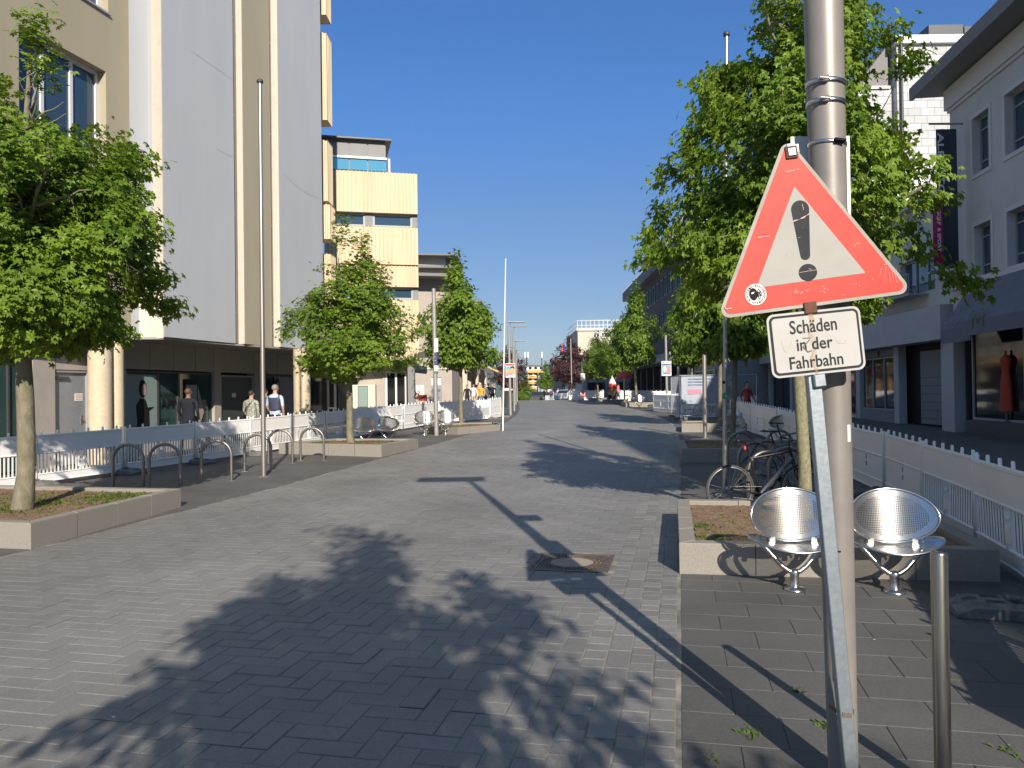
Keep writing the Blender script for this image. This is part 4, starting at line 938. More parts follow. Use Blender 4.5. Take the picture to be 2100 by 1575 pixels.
# slate clad building behind
M('roof_white', (.66, .66, .63), .7)
def slatemat():
    m = M('slate', (.42, .42, .42), .55); nt = m.node_tree; N = nt.nodes; L = nt.links; b = N['Principled BSDF']
    tc = N.new('ShaderNodeTexCoord'); mp = N.new('ShaderNodeMapping'); mp.inputs['Rotation'].default_value = (R(90), 0, 0)
    br = N.new('ShaderNodeTexBrick'); br.inputs['Scale'].default_value = 1.; br.inputs['Brick Width'].default_value = .62; br.inputs['Row Height'].default_value = .36; br.inputs['Mortar Size'].default_value = .012
    br.inputs['Color1'].default_value = (.50, .50, .50, 1); br.inputs['Color2'].default_value = (.36, .365, .37, 1); br.inputs['Mortar'].default_value = (.20, .20, .21, 1)
    L.new(tc.outputs['Object'], mp.inputs['Vector']); L.new(mp.outputs['Vector'], br.inputs['Vector']); L.new(br.outputs['Color'], b.inputs['Base Color'])
    bp = N.new('ShaderNodeBump'); bp.inputs['Distance'].default_value = .02; bp.inputs['Strength'].default_value = .6; bp.invert = True
    L.new(br.outputs['Fac'], bp.inputs['Height']); L.new(bp.outputs['Normal'], b.inputs['Normal'])
slatemat()
sb = thing('slate_building', 'tall building clad in pale slate tiles with a white parapet, above the right tree', 'building', (20, 38, 0))
Yz = 36.; xa, xb, xc = P(1838, 90, Yz).x, P(2100, 90, Yz).x, P(1768, 200, Yz).x; zt1 = P(1838, 92, Yz).z; zt2 = P(1768, 160, Yz).z
mb = MB(); mb.box(xa, xb, Yz, Yz + 12, 0, zt1); mb.build('tiled_wall', MATS['slate'], sb)
mb = MB(); mb.box(xc, xa - .01, Yz + .4, Yz + 10, 0, zt2 - .4); mb.build('lower_tiled_wall', MATS['slate'], sb)
mb = MB(); mb.box(xa - .15, xb, Yz - .2, Yz + 12.2, zt1 + .005, zt1 + .38); mb.box(xc - .05, xa - .16, Yz + .3, Yz + 10, zt2 - .39, zt2 - .26); mb.build('parapet', MATS['roof_white'], sb)
mb = MB(); mb.add([(xc - .1, Yz + .5, zt2 - .25), (xa - .17, Yz + .5, zt1 + .2), (xa - .17, Yz + 10, zt1 + .2), (xc - .1, Yz + 10, zt2 - .25), (xa - .17, Yz + .5, zt2 - .25), (xa - .17, Yz + 10, zt2 - .25)], [(0, 1, 2, 3), (0, 4, 1), (3, 2, 5)]); mb.build('gable_roof', MATS['roof_grey'], sb)
mb = MB()
for (x0, x1, h0, h1) in ((1905, 1975, 66, 50), (1978, 2035, 62, 53)):
    a, b = P(x0, h0, Yz + 2), P(x1, h1, Yz + 2); mb.box(a.x, b.x, Yz + 2, Yz + 4, zt1 + .2, b.z)
mb.build('roof_vents', MATS['dark_frame'], sb)
a = P(1848, 110, Yz - .1); mb = MB(); mb.tube([(a.x, Yz - .1, 3), (a.x, Yz - .1, zt1)], .07, 8); mb.build('downpipe', MATS['dark_frame'], sb)
# white block below it
wb = thing('white_wall_building', 'bright white rendered wall glimpsed through the tree below the slate cladding', 'building', (17, 33, 0))
mb = MB(); a, b = P(1770, 370, 34), P(1905, 370, 34); mb.box(a.x, b.x, 34.6, 35.9, 0, P(1800, 330, 34.6).z); mb.build('wall', MATS['white_paint'], wb)
mb = MB(); mb.box(a.x - .1, b.x + .1, 34.5, 35.95, P(1800, 330, 34.6).z, P(1800, 326, 34.6).z); mb.build('coping', MATS['roof_grey'], wb)

# dark brick block with white roof storey
M('brick_dark', (.13, .095, .085), .85, 0, (.10, .075, .07), 20.); M('metal_panel', (.33, .34, .35), .5, .4, (.28, .29, .30), 4.)
bb = thing('brick_block', 'dark brick office block with strip windows, grey metal roof edge and a white roof storey', 'building', (15, 75, .5))
FK = Fac(13.3, 57, 1.5, -1); LK = 36.
zrow = [(10.0, 11.7), (6.9, 8.6)]
hs = [(.8 + k * 2.2, 2.85 + k * 2.2, z0, z1) for k in range(16) for z0, z1 in zrow]
mb = MB(); FK.holes(mb, 0, LK, 4.6, 12.4, hs, .2); FK.box(mb, 0, LK, -12, -.4, .2, 12.4); FK.box(mb, .0, .1, -.4, -.003, 4.6, 12.39); mb.build('wall', MATS['brick_dark'], bb)
for h in hs: FK.window(bb, *h, w=-.1, nm=2, fr=.09, fm=MATS['grey_frame'], gm=MATS['glass_blue'])
mb = MB(); FK.box(mb, -.3, LK + .3, -12, .7, 12.4, 13.5); mb.build('metal_roof_edge', MATS['metal_panel'], bb)
mb = MB()
for k in range(60): FK.box(mb, -.28 + k * .6, -.22 + k * .6, .7, .78, 12.42, 13.48)
mb.build('standing_seams', MATS['grey_frame'], bb)
mb = MB(); FK.box(mb, 1.5, LK - 6, -10, -1.0, 13.5, 15.8); mb.build('roof_storey', MATS['white_paint'], bb)
mb = MB(); FK.box(mb, 1.3, LK - 5.8, -10.2, -.6, 15.8, 16.05); mb.build('roof_edge', MATS['roof_grey'], bb)
for k in range(5): FK.window(bb, 2.5 + k * 2.4, 4.1 + k * 2.4, 13.7, 15.4, w=-.93, nm=2, fr=.1, fm=MATS['dark_frame'], gm=MATS['glass'])
mb = MB()
for k in range(30): FK.box(mb, -.2 + k * .3, -.17 + k * .3, .5, .53, 13.5, 14.4)
FK.box(mb, -.2, 9, .49, .54, 14.4, 14.44); mb.build('roof_railing', MATS['grey_frame'], bb)
mb = MB(); FK.box(mb, 0, LK, .0, 1.6, 3.9, 4.5); mb.build('canopy', MATS['fascia_grey'], bb)
for k in range(9): mb = MB(); FK.box(mb, k * 4.4, k * 4.4 + .4, -.4, 0, .2, 3.9); mb.build('pillar', MATS['dark_frame'], bb)
mb = MB(); FK.box(mb, .4, LK, -.39, -.3, .2, 3.9); mb.build('shopfront_glass', MATS['glass_dark'], bb)
# projecting grey bay between brick block and low building
gb = thing('glazed_stair_bay', 'pale grey panelled block end with glazing, half hidden behind the tall trees', 'building', (14.5, 53, .5))
mb = MB(); mb.box(13.4, 22, 50, 56.5, .3, 13.2); mb.build('wall', MATS['metal_panel'], gb)
FQ = Fac(13.4, 50, 0, -1)
for j in range(4): FQ.window(gb, .4, 6.0, 1. + j * 3.1, 3.0 + j * 3.1, w=.1, nm=4, fr=.08, gm=MATS['glass_blue'])

# far cream building with roof railing
cb = thing('cream_building', 'cream coloured flat roofed building with a white roof railing in the distance on the right', 'building', (14, 122, -1))
xa, xb = P(1185, 700, 118).x, P(1300, 700, 118).x; zt = P(1185, 674, 118).z
mb = MB(); mb.prism([(xa, 118), (xb, 118), (xb, 145), (P(1162, 700, 138).x, 138)][::-1], -4, zt); mb.build('wall', MATS['cream_wall'], cb)
FCm = Fac(xa, 118, 90, 1)
for (p0, p1) in ((1216, 1230), (1232, 1246), (1256, 1268)): FCm.window(cb, FCm.u(p0, 690), FCm.u(p1, 690), P(1220, 694, 118).z, P(1220, 681, 118).z, w=.1, nm=2, fr=.2, fm=MATS['white_frame'], gm=MATS['glass'])
mb = MB(); zr0 = zt
for z in (zr0 + .5, zr0 + 1.25): mb.tube([(P(1165, 700, 136).x, 136, z), (xa, 118.3, z), (xb, 118.3, z)], .07, 6)
for k in range(14): x = xa + (xb - xa) * k / 13; mb.tube([(x, 118.3, zr0), (x, 118.3, zr0 + 1.25)], .05, 5)
mb.build('railing', MATS['white_paint'], cb)
mb = MB(); mb.box(xa - .2, xb, 117.8, 118.0, zt - .35, zt + .1); mb.build('parapet', MATS['roof_pale'], cb)
lb_ = thing('grey_shop_building', 'low grey shop building with dark openings below the cream building', 'building', (12, 105, 0))
mb = MB(); mb.box(P(1196, 780, 100).x, 22, 100, 117, -2, P(1200, 731, 100).z); mb.build('wall', MATS['metal_panel'], lb_)
mb = MB(); mb.box(P(1196, 780, 100).x - .3, 22, 99.4, 117.2, P(1200, 731, 100).z, P(1200, 728, 100).z); mb.build('roof', MATS['roof_grey'], lb_)
FLb = Fac(P(1196, 780, 100).x, 100, 90, 1)
for k in range(5): FLb.window(lb_, .5 + k * 2.7, 2.8 + k * 2.7, .6, 2.8, w=.06, nm=2, fr=.1, fm=MATS['dark_frame'], gm=MATS['glass_dark'])
rs = thing('tower_sign', 'distant red and blue sign standing on a roof', 'sign', P(1155, 722, 150)); a, b = P(1151, 706, 150), P(1158.5, 722, 150); c = (a.x + b.x) / 2
M('sign_blue', (.05, .06, .35), .5)
mb = MB(); mb.box(a.x, c, 150, 150.4, b.z, a.z); mb.build('red_panel', MATS['sign_red'], rs); mb = MB(); mb.box(c + .01, b.x, 150, 150.4, b.z, a.z); mb.build('blue_panel', MATS['sign_blue'], rs)
mb = MB(); mb.box(a.x + .1, a.x + .25, 150.1, 150.3, b.z - 4, b.z); mb.box(b.x - .25, b.x - .1, 150.1, 150.3, b.z - 4, b.z); mb.build('legs', MATS['dark_frame'], rs)
house('gabled_house', 'small dark roofed house left of the red and blue sign in the distance', P(1134, 750, 145).x, 145, P(1160, 750, 143).x, 145, -3, P(1140, 735, 145).z, 'metal_panel', 2, 3, roof='roof_grey', ground=False)
house('distant_house', 'pale blue grey distant house with two tall windows, right of the apartment block', P(1104, 790, 175).x, 175, P(1120, 790, 175).x, 175, -7, P(1110, 768, 175).z, 'fascia_grey', 2, 2, ground=False)
# apartment block with yellow balconies
ab = thing('apartment_block', 'distant white apartment block with orange yellow balcony bands and roof aerials', 'building', (10, 240, -9))
Ya = 240.; xa, xb = P(1080, 770, Ya).x, P(1117, 770, Ya).x; zt = P(1080, 752, Ya).z
mb = MB(); mb.box(xa, xb, Ya, Ya + 14, -12, zt); mb.build('wall', MATS['white_paint'], ab)
mb = MB(); mb.box(xa - .2, xb + .2, Ya - .3, Ya + 14.2, zt, zt + .3); mb.build('roof', MATS['roof_grey'], ab)
M('balcony_yellow', (.62, .38, .10), .7)
for k in range(4):
    zb = P(1080, 764 + k * 11.5, Ya).z; mb = MB(); mb.box(xa + .2, xb - .9 - k * .3, Ya - 1.2, Ya - .02, zb - .1, zb + .75); mb.build('balcony', MATS['balcony_yellow'], ab)
    for j in range(3): mb = MB(); mb.box(xa + .7 + j * 1.7, xa + 1.6 + j * 1.7, Ya - .05, Ya - .01, zb + .95, zb + 1.75); mb.build('window', MATS['glass'], ab)
for (px, y0, y1, r_, lab) in ((1080, 722, 752, .22, 'tall mobile phone mast with white panels on the apartment block'), (1111, 722, 752, .15, 'thin phone mast with a white tip on the apartment block, right of the taller mast')):
    t = thing('phone_mast', lab, 'mast', P(px, y1, Ya + 2)); a = P(px, y0, Ya + 2); b = P(px, y1 + 3, Ya + 2); mb = MB(); mb.tube([b, a.lerp(b, .3)], r_, 8); mb.build('pole', MATS['dark_frame'], t)
    mb = MB()
    for q in ((-.45, .45) if r_ > .2 else (0,)): mb.box(a.x + q - .2, a.x + q + .2, Ya + 1.8, Ya + 2.2, a.lerp(b, .36).z, a.z)
    mb.build('antenna_panel', MATS['white_paint'], t)
# small houses in the valley and the wooded ridge
for (px, py, w_, Y, lab) in ((998, 786, 9, 330, 'small white house below the wooded ridge, beside the left purple tree'), (1012, 792, 7, 360, 'tiny grey roofed house in the valley, right of the small white house'), (990, 796, 8, 300, 'tiny white walled house lowest in the valley at the end of the left row'), (1128, 778, 10, 330, 'pale far house right of the apartment block'), (1070, 800, 8, 310, 'far low house in the gap left of the apartment block')):
    p = P(px, py, Y); t = thing('valley_house', lab, 'house', (p.x, Y, -16), group='small houses down in the valley'); w2 = w_ / FPX * Y / 2; mb = MB(); mb.box(p.x - w2, p.x + w2, Y, Y + 8, -18, p.z); mb.build('wall', MATS['white_paint'], t)
    mb = MB(); mb.add([(p.x - w2 - .3, Y - .4, p.z), (p.x + w2 + .3, Y - .4, p.z), (p.x + w2 + .3, Y + 8.4, p.z), (p.x - w2 - .3, Y + 8.4, p.z), (p.x - w2 - .3, Y + 4, p.z + 1.6), (p.x + w2 + .3, Y + 4, p.z + 1.6)], [(0, 1, 5, 4), (3, 4, 5, 2), (0, 4, 3), (1, 2, 5), (0, 3, 2, 1)]); mb.build('roof', MATS['roof_grey'], t)
M('forest', (.035, .07, .02), .95, 0, (.07, .12, .035), .03, bump=1., bscale=.2, det=8.)
xs = np.linspace(-3500, 4200, 120); ys = np.linspace(1300, 3300, 30); rg = np.random.default_rng(5)
XX, YY = np.meshgrid(xs, ys, indexing='ij'); tt = np.clip((YY - 1300) / 1100, 0, 1); ZZ = -20 + (92 + 14 * np.sin(XX / 700) + 9 * np.sin(XX / 260 + 1)) * (3 * tt ** 2 - 2 * tt ** 3) + rg.normal(0, 1.6, XX.shape) * tt
I = np.arange(XX.size).reshape(XX.shape)
tag(fast_mesh('hills', np.stack([XX.ravel(), YY.ravel(), ZZ.ravel()], 1), np.stack([I[:-1, :-1], I[1:, :-1], I[1:, 1:], I[:-1, 1:]], -1).reshape(-1, 4), None, MATS['forest'], smooth=True), kind='structure')
# tall block behind the viewpoint that keeps the right pavement in shade
house('tall_block', 'tall grey block behind the viewpoint on the right, shading the pavement', 9.9, -10, 10.3, -34, 0, 17.5, 'right_render', 6, 6, depth=16.)
# ------------------------------------------------------------------ white site barriers
def barrier_proto(slatted, label):
    t = thing('site_barrier', label, 'barrier', (0, 0, 0), 0, 'white plastic site barriers'); Lb = 1.96
    wp = MATS['white_plastic']
    mb = MB(); mb.box(.05, Lb - .05, -.012, .012, .60, .915, bev=.004); mb.box(.05, Lb - .05, -.022, .022, .905, .95, bev=.008); mb.box(.05, Lb - .05, -.022, .022, .585, .61, bev=.006); L_(mb, 'top_board', wp, t)
    mb = MB(); mb.box(.05, Lb - .05, -.012, .012, .06, .20, bev=.004); mb.box(.05, Lb - .05, -.022, .022, .19, .215, bev=.006); mb.box(.05, Lb - .05, -.022, .022, .045, .07, bev=.006); L_(mb, 'bottom_board', wp, t)
    mb = MB()
    if slatted:
        n = 24; hx = {11, 12}
        for k in range(n):
            x = .095 + (Lb - .19) * k / (n - 1)
            if k in hx: continue
            mb.box(x - .015, x + .015, -.004, .004, .21, .59)
        x0, x1 = .095 + (Lb - .19) * 10.6 / (n - 1), .095 + (Lb - .19) * 12.4 / (n - 1)
        mb.box(x0, x1, -.02, .02, .27, .41); mb.box(x0, x1, -.02, .02, .48, .50); mb.box(x0, x0 + .015, -.02, .02, .41, .59); mb.box(x1 - .015, x1, -.02, .02, .41, .59)
        for q in (.3, .7): mb.box(x0 + (x1 - x0) * q - .01, x0 + (x1 - x0) * q + .01, -.025, .025, .21, .27)
        L_(mb, 'slats', wp, t)
    else:
        h0, h1 = Lb / 2 - .05, Lb / 2 + .05
        mb.box(.05, h0, -.006, .006, .21, .59); mb.box(h1, Lb - .05, -.006, .006, .21, .59); mb.box(h0, h1, -.006, .006, .21, .36); mb.box(h0, h1, -.009, .009, .44, .47); mb.box(h0, h1, -.006, .006, .55, .59)
        for k in range(24): x = .095 + (Lb - .19) * k / 23; mb.box(x - .02, x + .02, -.011, .011, .215, .228); mb.box(x - .02, x + .02, -.011, .011, .572, .585)
        L_(mb, 'lower_panel', wp, t)
    for x in (.0, Lb):
        sg = 1 if x == 0 else -1; mb = MB(); mb.lathe([(.0, .03), (.024, .035), (.024, .97), (.020, .985), (.0, .986)], 10, Matrix.Translation((x + sg * .026, 0, 0))); L_(mb, 'post', wp, t)
    for k in range(6):
        x = .14 + k * (Lb - .28) / 5; mb = MB(); mb.lathe([(.023, .948), (.022, 1.01), (.016, 1.02), (0, 1.021)], 8, Matrix.Translation((x, 0, 0)) @ Matrix.Diagonal((1, .8, 1, 1))); L_(mb, 'peg', wp, t)
    return t
def foot_proto():
    t = thing('barrier_foot', 'x', 'barrier foot', (0, 0, 0), 0, 'grey rubber feet under the barriers'); mb = MB()
    pr = [(-.42, 0), (-.42, .05), (-.30, .105), (.30, .105), (.42, .05), (.42, 0)]
    for y0, y1 in ((-.2, -.12), (.12, .2), (-.12, -.04), (.04, .12), (-.04, .04)):
        hol = [(-.34, -.24), (.24, .34)] if abs(y0 + y1) < .01 else ([(-.2, -.08), (-.04, .08), (.12, .22)] if abs(y0 + y1) > .1 and abs(y0 + y1) < .2 else [])
        cuts = [-.42] + [q for h in hol for q in h] + [.42]
        for i in range(len(cuts) - 1):
            a, b = cuts[i], cuts[i + 1]
            if (a, b) in hol: continue
            hz = lambda x: .105 if abs(x) <= .3 else .105 - (abs(x) - .3) / .12 * .055
            xs_ = [a] + [q for q in (-.3, .3) if a < q < b] + [b]; e = .03 if abs(y0) > .15 or abs(y1) > .15 else 0
            for u_, v_ in zip(xs_[:-1], xs_[1:]):
                h00 = hz(u_) - (e if y0 < -.15 else 0); h01 = hz(u_) - (e if y1 > .15 else 0); h10 = hz(v_) - (e if y0 < -.15 else 0); h11 = hz(v_) - (e if y1 > .15 else 0)
                mb.add([(u_, y0, 0), (v_, y0, 0), (v_, y1, 0), (u_, y1, 0), (u_, y0, h00), (v_, y0, h10), (v_, y1, h11), (u_, y1, h01)], [(3, 2, 1, 0), (4, 5, 6, 7), (0, 1, 5, 4), (2, 3, 7, 6), (1, 2, 6, 5), (3, 0, 4, 7)])
    mb.box(-.34, -.24, -.04, .04, 0, .03); mb.box(.24, .34, -.04, .04, 0, .03)
    L_(mb, 'base', MATS['rubber'], t)
    mb = MB(); mb.box(-.045, .045, -.045, .045, .10, .135, bev=.01); L_(mb, 'socket', MATS['rubber'], t)
    return t
BP = {}; FT = [None]
def put_barrier(p, q, slat, label):
    a = math.atan2(q[1] - p[1], q[0] - p[0]); loc = (p[0], p[1], gz(p[1]) + .01)
    if slat not in BP:
        t = barrier_proto(slat, label); BP[slat] = t; t.location = loc; t.rotation_euler = (0, 0, a)
    else: t = copy_tree(BP[slat], loc, a, label)
    t.rotation_euler = (R(rnd.uniform(-1.6, 1.6)), -math.atan2(gz(q[1]) - gz(p[1]), math.hypot(q[0] - p[0], q[1] - p[1])), a + R(rnd.uniform(-.5, .5))); return t
def put_foot(x, y, a, label):
    if FT[0] is None: t = foot_proto(); FT[0] = t; t['label'] = label; t.location = (x, y, gz(y) + .008); t.rotation_euler = (0, 0, a)
    else: t = copy_tree(FT[0], (x, y, gz(y) + .008), a, label)
    return t
LF = [(-10.5, 10.8), (-9.75, 12.65), (-9.0, 14.5), (-8.25, 16.35), (-7.5, 18.2), (-6.8, 20.03), (-6.28, 21.93), (-5.76, 23.86), (-5.24, 25.8), (-4.72, 27.7), (-4.2, 29.7), (-3.7, 31.6), (-3.2, 33.5), (-2.2, 35.2), (-1.05, 36.8), (-.55, 38.7)]
wh = ['outside the frame beyond the left edge', 'left of the foreground trunk at the left edge', 'just right of the left foreground tree trunk', 'behind the first two bike hoops', 'behind the third bike hoop, below the window posters', 'behind the tall metal flagpole', 'behind the fourth and fifth bike hoops', 'behind the sixth bike hoop, left of the wedge planter trunk', 'behind the wedge planter, left end under a hanging sheet', 'behind the two silhouetted round chairs', 'with solid lower panel, right of the silhouetted chairs', 'solid panelled, left of the grey lamp column', 'behind the left lamp column and two round chairs', 'below the man in the white shirt', 'turning in behind the thin white flagpole']
for i in range(len(LF) - 1):
    put_barrier(LF[i], LF[i + 1], i not in (10, 11, 14), 'white barrier ' + wh[i])
for i, w_ in ((2, 'at the left tree, half hidden by the planter'), (3, 'behind the second bike hoop'), (4, 'between the third and fourth bike hoops'), (5, 'behind the tall flagpole foot'), (9, 'behind the silhouetted round chairs'), (14, 'beside the thin white flagpole foot'), (15, 'at the end of the left barrier row')):
    d = (LF[i][0] - LF[i - 1][0], LF[i][1] - LF[i - 1][1]); put_foot(LF[i][0] + .05, LF[i][1] - .05, math.atan2(d[1], d[0]) + R(90), 'grey rubber barrier foot ' + w_)
RF = [(2.8, 2.3), (3.5, 4.1), (4.2, 5.97), (4.74, 7.9), (5.22, 9.85), (5.68, 11.8), (6.03, 13.75), (6.37, 15.7), (6.72, 17.65), (7.06, 19.6), (7.4, 21.55), (7.68, 23.5), (7.88, 25.45), (8.1, 27.4), (8.35, 29.35)]
wr = ['outside the right edge of the frame, closest to the viewpoint', 'outside the frame just beyond the right edge', 'nearest on the right, slatted, cut by the frame edge', 'slatted, second from the right edge, behind the right chair', 'with closed lower panel, behind the right chair back', 'closed panelled, just right of the grey lamp post', 'closed panelled, mostly hidden behind the lamp post', 'between the tree trunk and the leaning sign post', 'hidden behind the mossy tree trunk', 'left of the mossy tree trunk, in shade', 'shaded, behind the bicycle handlebars', 'shaded, where the right row meets the wire mesh fence', 'in deep shade behind the wire mesh fence', 'in deep shade right behind the wire mesh fence end', 'last of the shaded right row beyond the mesh fence']
for i in range(len(RF) - 1):
    put_barrier(RF[i], RF[i + 1], i in (0, 1, 2, 3), 'white barrier ' + wr[i])
fp = G(2045, 1262); put_foot(fp.x + .12, fp.y, R(-16), 'large grey rubber barrier foot on the shaded slabs at the right edge')
put_foot(5.6, 11.9, R(-10), 'grey rubber barrier foot in the dark gap below the right barriers'); put_foot(6.65, 17.6, R(-10), 'grey rubber barrier foot in shade near the parked bicycles')
for i, (p, q, s_, w_) in enumerate([((7.5, 35.2), (9.4, 35.5), True, 'seen below the printed sheet of the mesh fence, left one'), ((9.45, 35.5), (11.4, 35.8), True, 'seen below the printed sheet of the mesh fence, right one'),
    ((8.0, 43.6), (8.45, 41.7), False, 'standing out in the sun left of the mesh fence'), ((8.45, 41.7), (8.9, 39.8), False, 'in the sun, its right end at the mesh fence'), ((8.0, 43.7), (9.6, 44.8), False, 'running back from the sunny corner past the poster pole'), ((9.6, 44.8), (11.3, 45.7), False, 'farther back behind the poster pole'),
    ((9.6, 57), (11.5, 57.4), False, 'shaded, behind the distant right planter'), ((11.5, 57.4), (13.3, 57.8), False, 'shaded, before the brick block shopfront'),
    ((8.9, 66), (10.8, 66.2), False, 'pale blue in shade with an orange notice, far right'), ((6.9, 74), (8.8, 74.2), False, 'far off, right of the pink poster'), ((5.6, 76), (7.4, 76), False, 'farthest at the crest, beside the pink poster'), ((10.8, 66.2), (12.7, 66.4), False, 'far off and shaded, behind parked scooters')]):
    put_barrier(p, q, s_, 'white barrier ' + w_)
# hanging sheet on the left barriers
cs = thing('plastic_sheet', 'crumpled pale grey sheet hung over the left barrier behind the silhouetted chairs', 'sheet', (-5.0, 26, .3)); mb = MB()
p, q = Vector((-5.45, 25.0)), Vector((-4.55, 28.35)); n, m_ = 26, 10; nd = Vector((q - p).normalized()); nn = Vector((nd.y, -nd.x)); V = []
for i in range(n + 1):
    for j in range(m_ + 1):
        c = p.lerp(q, i / n) + nn * (.05 + .22 * (j / m_) ** 2 + .03 * math.sin(i * .9 + j * .5) * j / m_); V.append((c.x, c.y, gz(c.y) + .99 - .9 * j / m_ * (1 - .12 * i / n)))
mb.add(V, [(i * (m_ + 1) + j, (i + 1) * (m_ + 1) + j, (i + 1) * (m_ + 1) + j + 1, i * (m_ + 1) + j + 1) for i in range(n) for j in range(m_)], True); mb.build('sheet', MATS['white_plastic'], cs)

# ------------------------------------------------------------------ bike hoops
def hoop_proto(label):
    t = thing('bike_stand', label, 'bike stand', (0, 0, 0), 0, 'round topped steel bike hoops'); mb = MB(); w_, h = .28, .78
    pts = [(-w_, 0, -.03), (-w_, 0, .25), (-w_, 0, h - w_)] + [(-w_ * math.cos(R(a)), 0, h - w_ + w_ * math.sin(R(a))) for a in range(12, 180, 12)] + [(w_, 0, h - w_), (w_, 0, .25), (w_, 0, -.03)]
    mb.tube(pts, .029, 12, up=(0, 1, 0)); L_(mb, 'hoop', M('hoop_steel', (.30, .27, .25), .4, .8, (.22, .20, .19), 6.), t)
    mb = MB()
    for s_ in (-1, 1): mb.lathe([(.075, -.02), (.07, .004), (.03, .008)], 12, Matrix.Translation((s_ * w_, 0, 0)))
    L_(mb, 'footing', MATS['joint_sand'], t); return t
HP = None
for i, (x, y, a, lab) in enumerate([(-7.12, 14.25, 0, 'first steel bike hoop from the left, rising behind the foreground planter'), (-6.42, 14.2, 4, 'second hoop from the left, at the planter corner'), (-5.72, 14.85, 6, 'third hoop from the left, standing free on the paving'), (-5.45, 16.45, 3, 'fourth hoop from the left, just left of the tall flagpole foot'), (-5.42, 17.95, 0, 'fifth hoop, just right of the tall flagpole'), (-4.82, 18.5, 0, 'sixth hoop, next to the wedge planter'),
        (3.62, 11.0, 8, 'hoop beside the front bicycle, its leg in front of the frame'), (4.12, 11.6, 8, 'second hoop of the right group, behind the front bicycle'), (3.98, 12.7, 8, 'third hoop of the right group, left of the handlebars'), (4.85, 12.9, 8, 'fourth hoop of the right group behind the tree trunk'), (4.5, 15.2, 8, 'far dark hoop in shade before the second right planter'), (5.4, 15.6, 8, 'far dark hoop in shade beside the right barriers')]):
    if HP is None: HP = hoop_proto(lab); HP.location = (x, y, gz(y)); HP.rotation_euler = (0, 0, R(a))
    else: copy_tree(HP, (x, y, gz(y)), R(a), lab)

# ------------------------------------------------------------------ steel chairs
M('chair_steel', (.60, .59, .58), .25, 1.)
def pdisc(a, b, fn, pitch=.0145, rings=None):
    """perforated oval sheet, fn maps flat (u,v) to xyz"""
    mb = MB(); nu = int(2 * a / pitch) + 1; nv = int(2 * b / pitch) + 1; hp = pitch / 2; hr = pitch * .29; cache = {}; ins = lambda u, v: (u / a) ** 2 + (v / b) ** 2 <= 1
    def vid(u, v):
        k = (round(u, 5), round(v, 5))
        if k not in cache: cache[k] = len(mb.v); mb.v.append(tuple(fn(u, v)))
        return cache[k]
    for i in range(-nu // 2 - 1, nu // 2 + 2):
        for j in range(-nv // 2 - 1, nv // 2 + 2):
            u, v = i * pitch, j * pitch; cs_ = [(u - hp, v - hp), (u + hp, v - hp), (u + hp, v + hp), (u - hp, v + hp)]
            if not all(ins(*c) for c in cs_): continue
            c = [vid(*q) for q in cs_]; edge = not ins(u * 1.10 + (.02 if u > 0 else -.02), v * 1.10 + (.02 if v > 0 else -.02))
            if edge: mb.f.append(tuple(c)); mb.sm.append(True); mb.mi.append(0); continue
            h = [vid(u - hr, v - hr), vid(u + hr, v - hr), vid(u + hr, v + hr), vid(u - hr, v + hr)]
            for k in range(4): mb.f.append((c[k], c[(k + 1) % 4], h[(k + 1) % 4], h[k])); mb.sm.append(True); mb.mi.append(0)
    n = 96; k0 = len(mb.v)
    for k in range(n): t = 2 * math.pi * k / n; mb.v.append(tuple(fn(a * math.cos(t), b * math.sin(t)))); mb.v.append(tuple(fn((a - pitch * 1.5) * math.cos(t), (b - pitch * 1.5) * math.sin(t))))
    for k in range(n): l = (k + 1) % n; mb.f.append((k0 + 2 * k, k0 + 2 * l, k0 + 2 * l + 1, k0 + 2 * k + 1)); mb.sm.append(True); mb.mi.append(0)
    return mb
def chair_proto(label):
    t = thing('round_chair', label, 'chair', (0, 0, 0), 0, 'perforated steel round chairs'); cs_ = MATS['chair_steel']
    A, B = .338, .210
    fb = lambda u, v: (u, .10 - .95 * u * u + v * math.sin(R(12)), .615 + v * math.cos(R(12)))
    fsn = lambda u, v: (u, -.02 + v, .375 + .52 * u * u + .06 * v)
    L_(pdisc(A, B, fb), 'backrest', cs_, t); L_(pdisc(.36, .235, fsn), 'seat', cs_, t)
    mb = MB(); mb.tube([fb((A + .012) * math.cos(R(k * 5)), (B + .012) * math.sin(R(k * 5))) for k in range(72)], .0105, 8, closed=True); L_(mb, 'back_rim', cs_, t)
    mb = MB(); mb.tube([fsn((.372) * math.cos(R(k * 5)), .247 * math.sin(R(k * 5))) for k in range(72)], .0105, 8, closed=True); L_(mb, 'seat_rim', cs_, t)
    for s_ in (-1, 1):
        mb = MB(); mb.tube([(s_ * .20, .12, .36), (s_ * .20, .0 + .06, .44)], .009, 6); q = fb(s_ * .17, -.193); mb.box(q[0] - .022, q[0] + .022, q[1] - .012, q[1] + .004, q[2] - .045, q[2] + .01); L_(mb, 'bracket', cs_, t)
    for s_ in (-1, 1):
        mb = MB(); mb.tube([(0, .0, .145), (s_ * .045, .0, .155), (s_ * .10, .01, .195), (s_ * .215, .03, .33), (s_ * .255, .06, .375), (s_ * .26, .10, .405)], .021, 12); L_(mb, 'support_arm', cs_, t)
    mb = MB(); mb.lathe([(.0, .175), (.030, .17), (.042, .15), (.036, .12), (.034, .03), (.04, .02), (.083, .016), (.087, .0)], 28); L_(mb, 'pedestal', cs_, t); return t
c1 = chair_proto('perforated steel round chair, left of the leaning sign post, by the nearest planter'); p = G(1630, 1211); c1.location = (p.x, p.y, p.z + .008); c1.rotation_euler = (0, 0, R(-6))
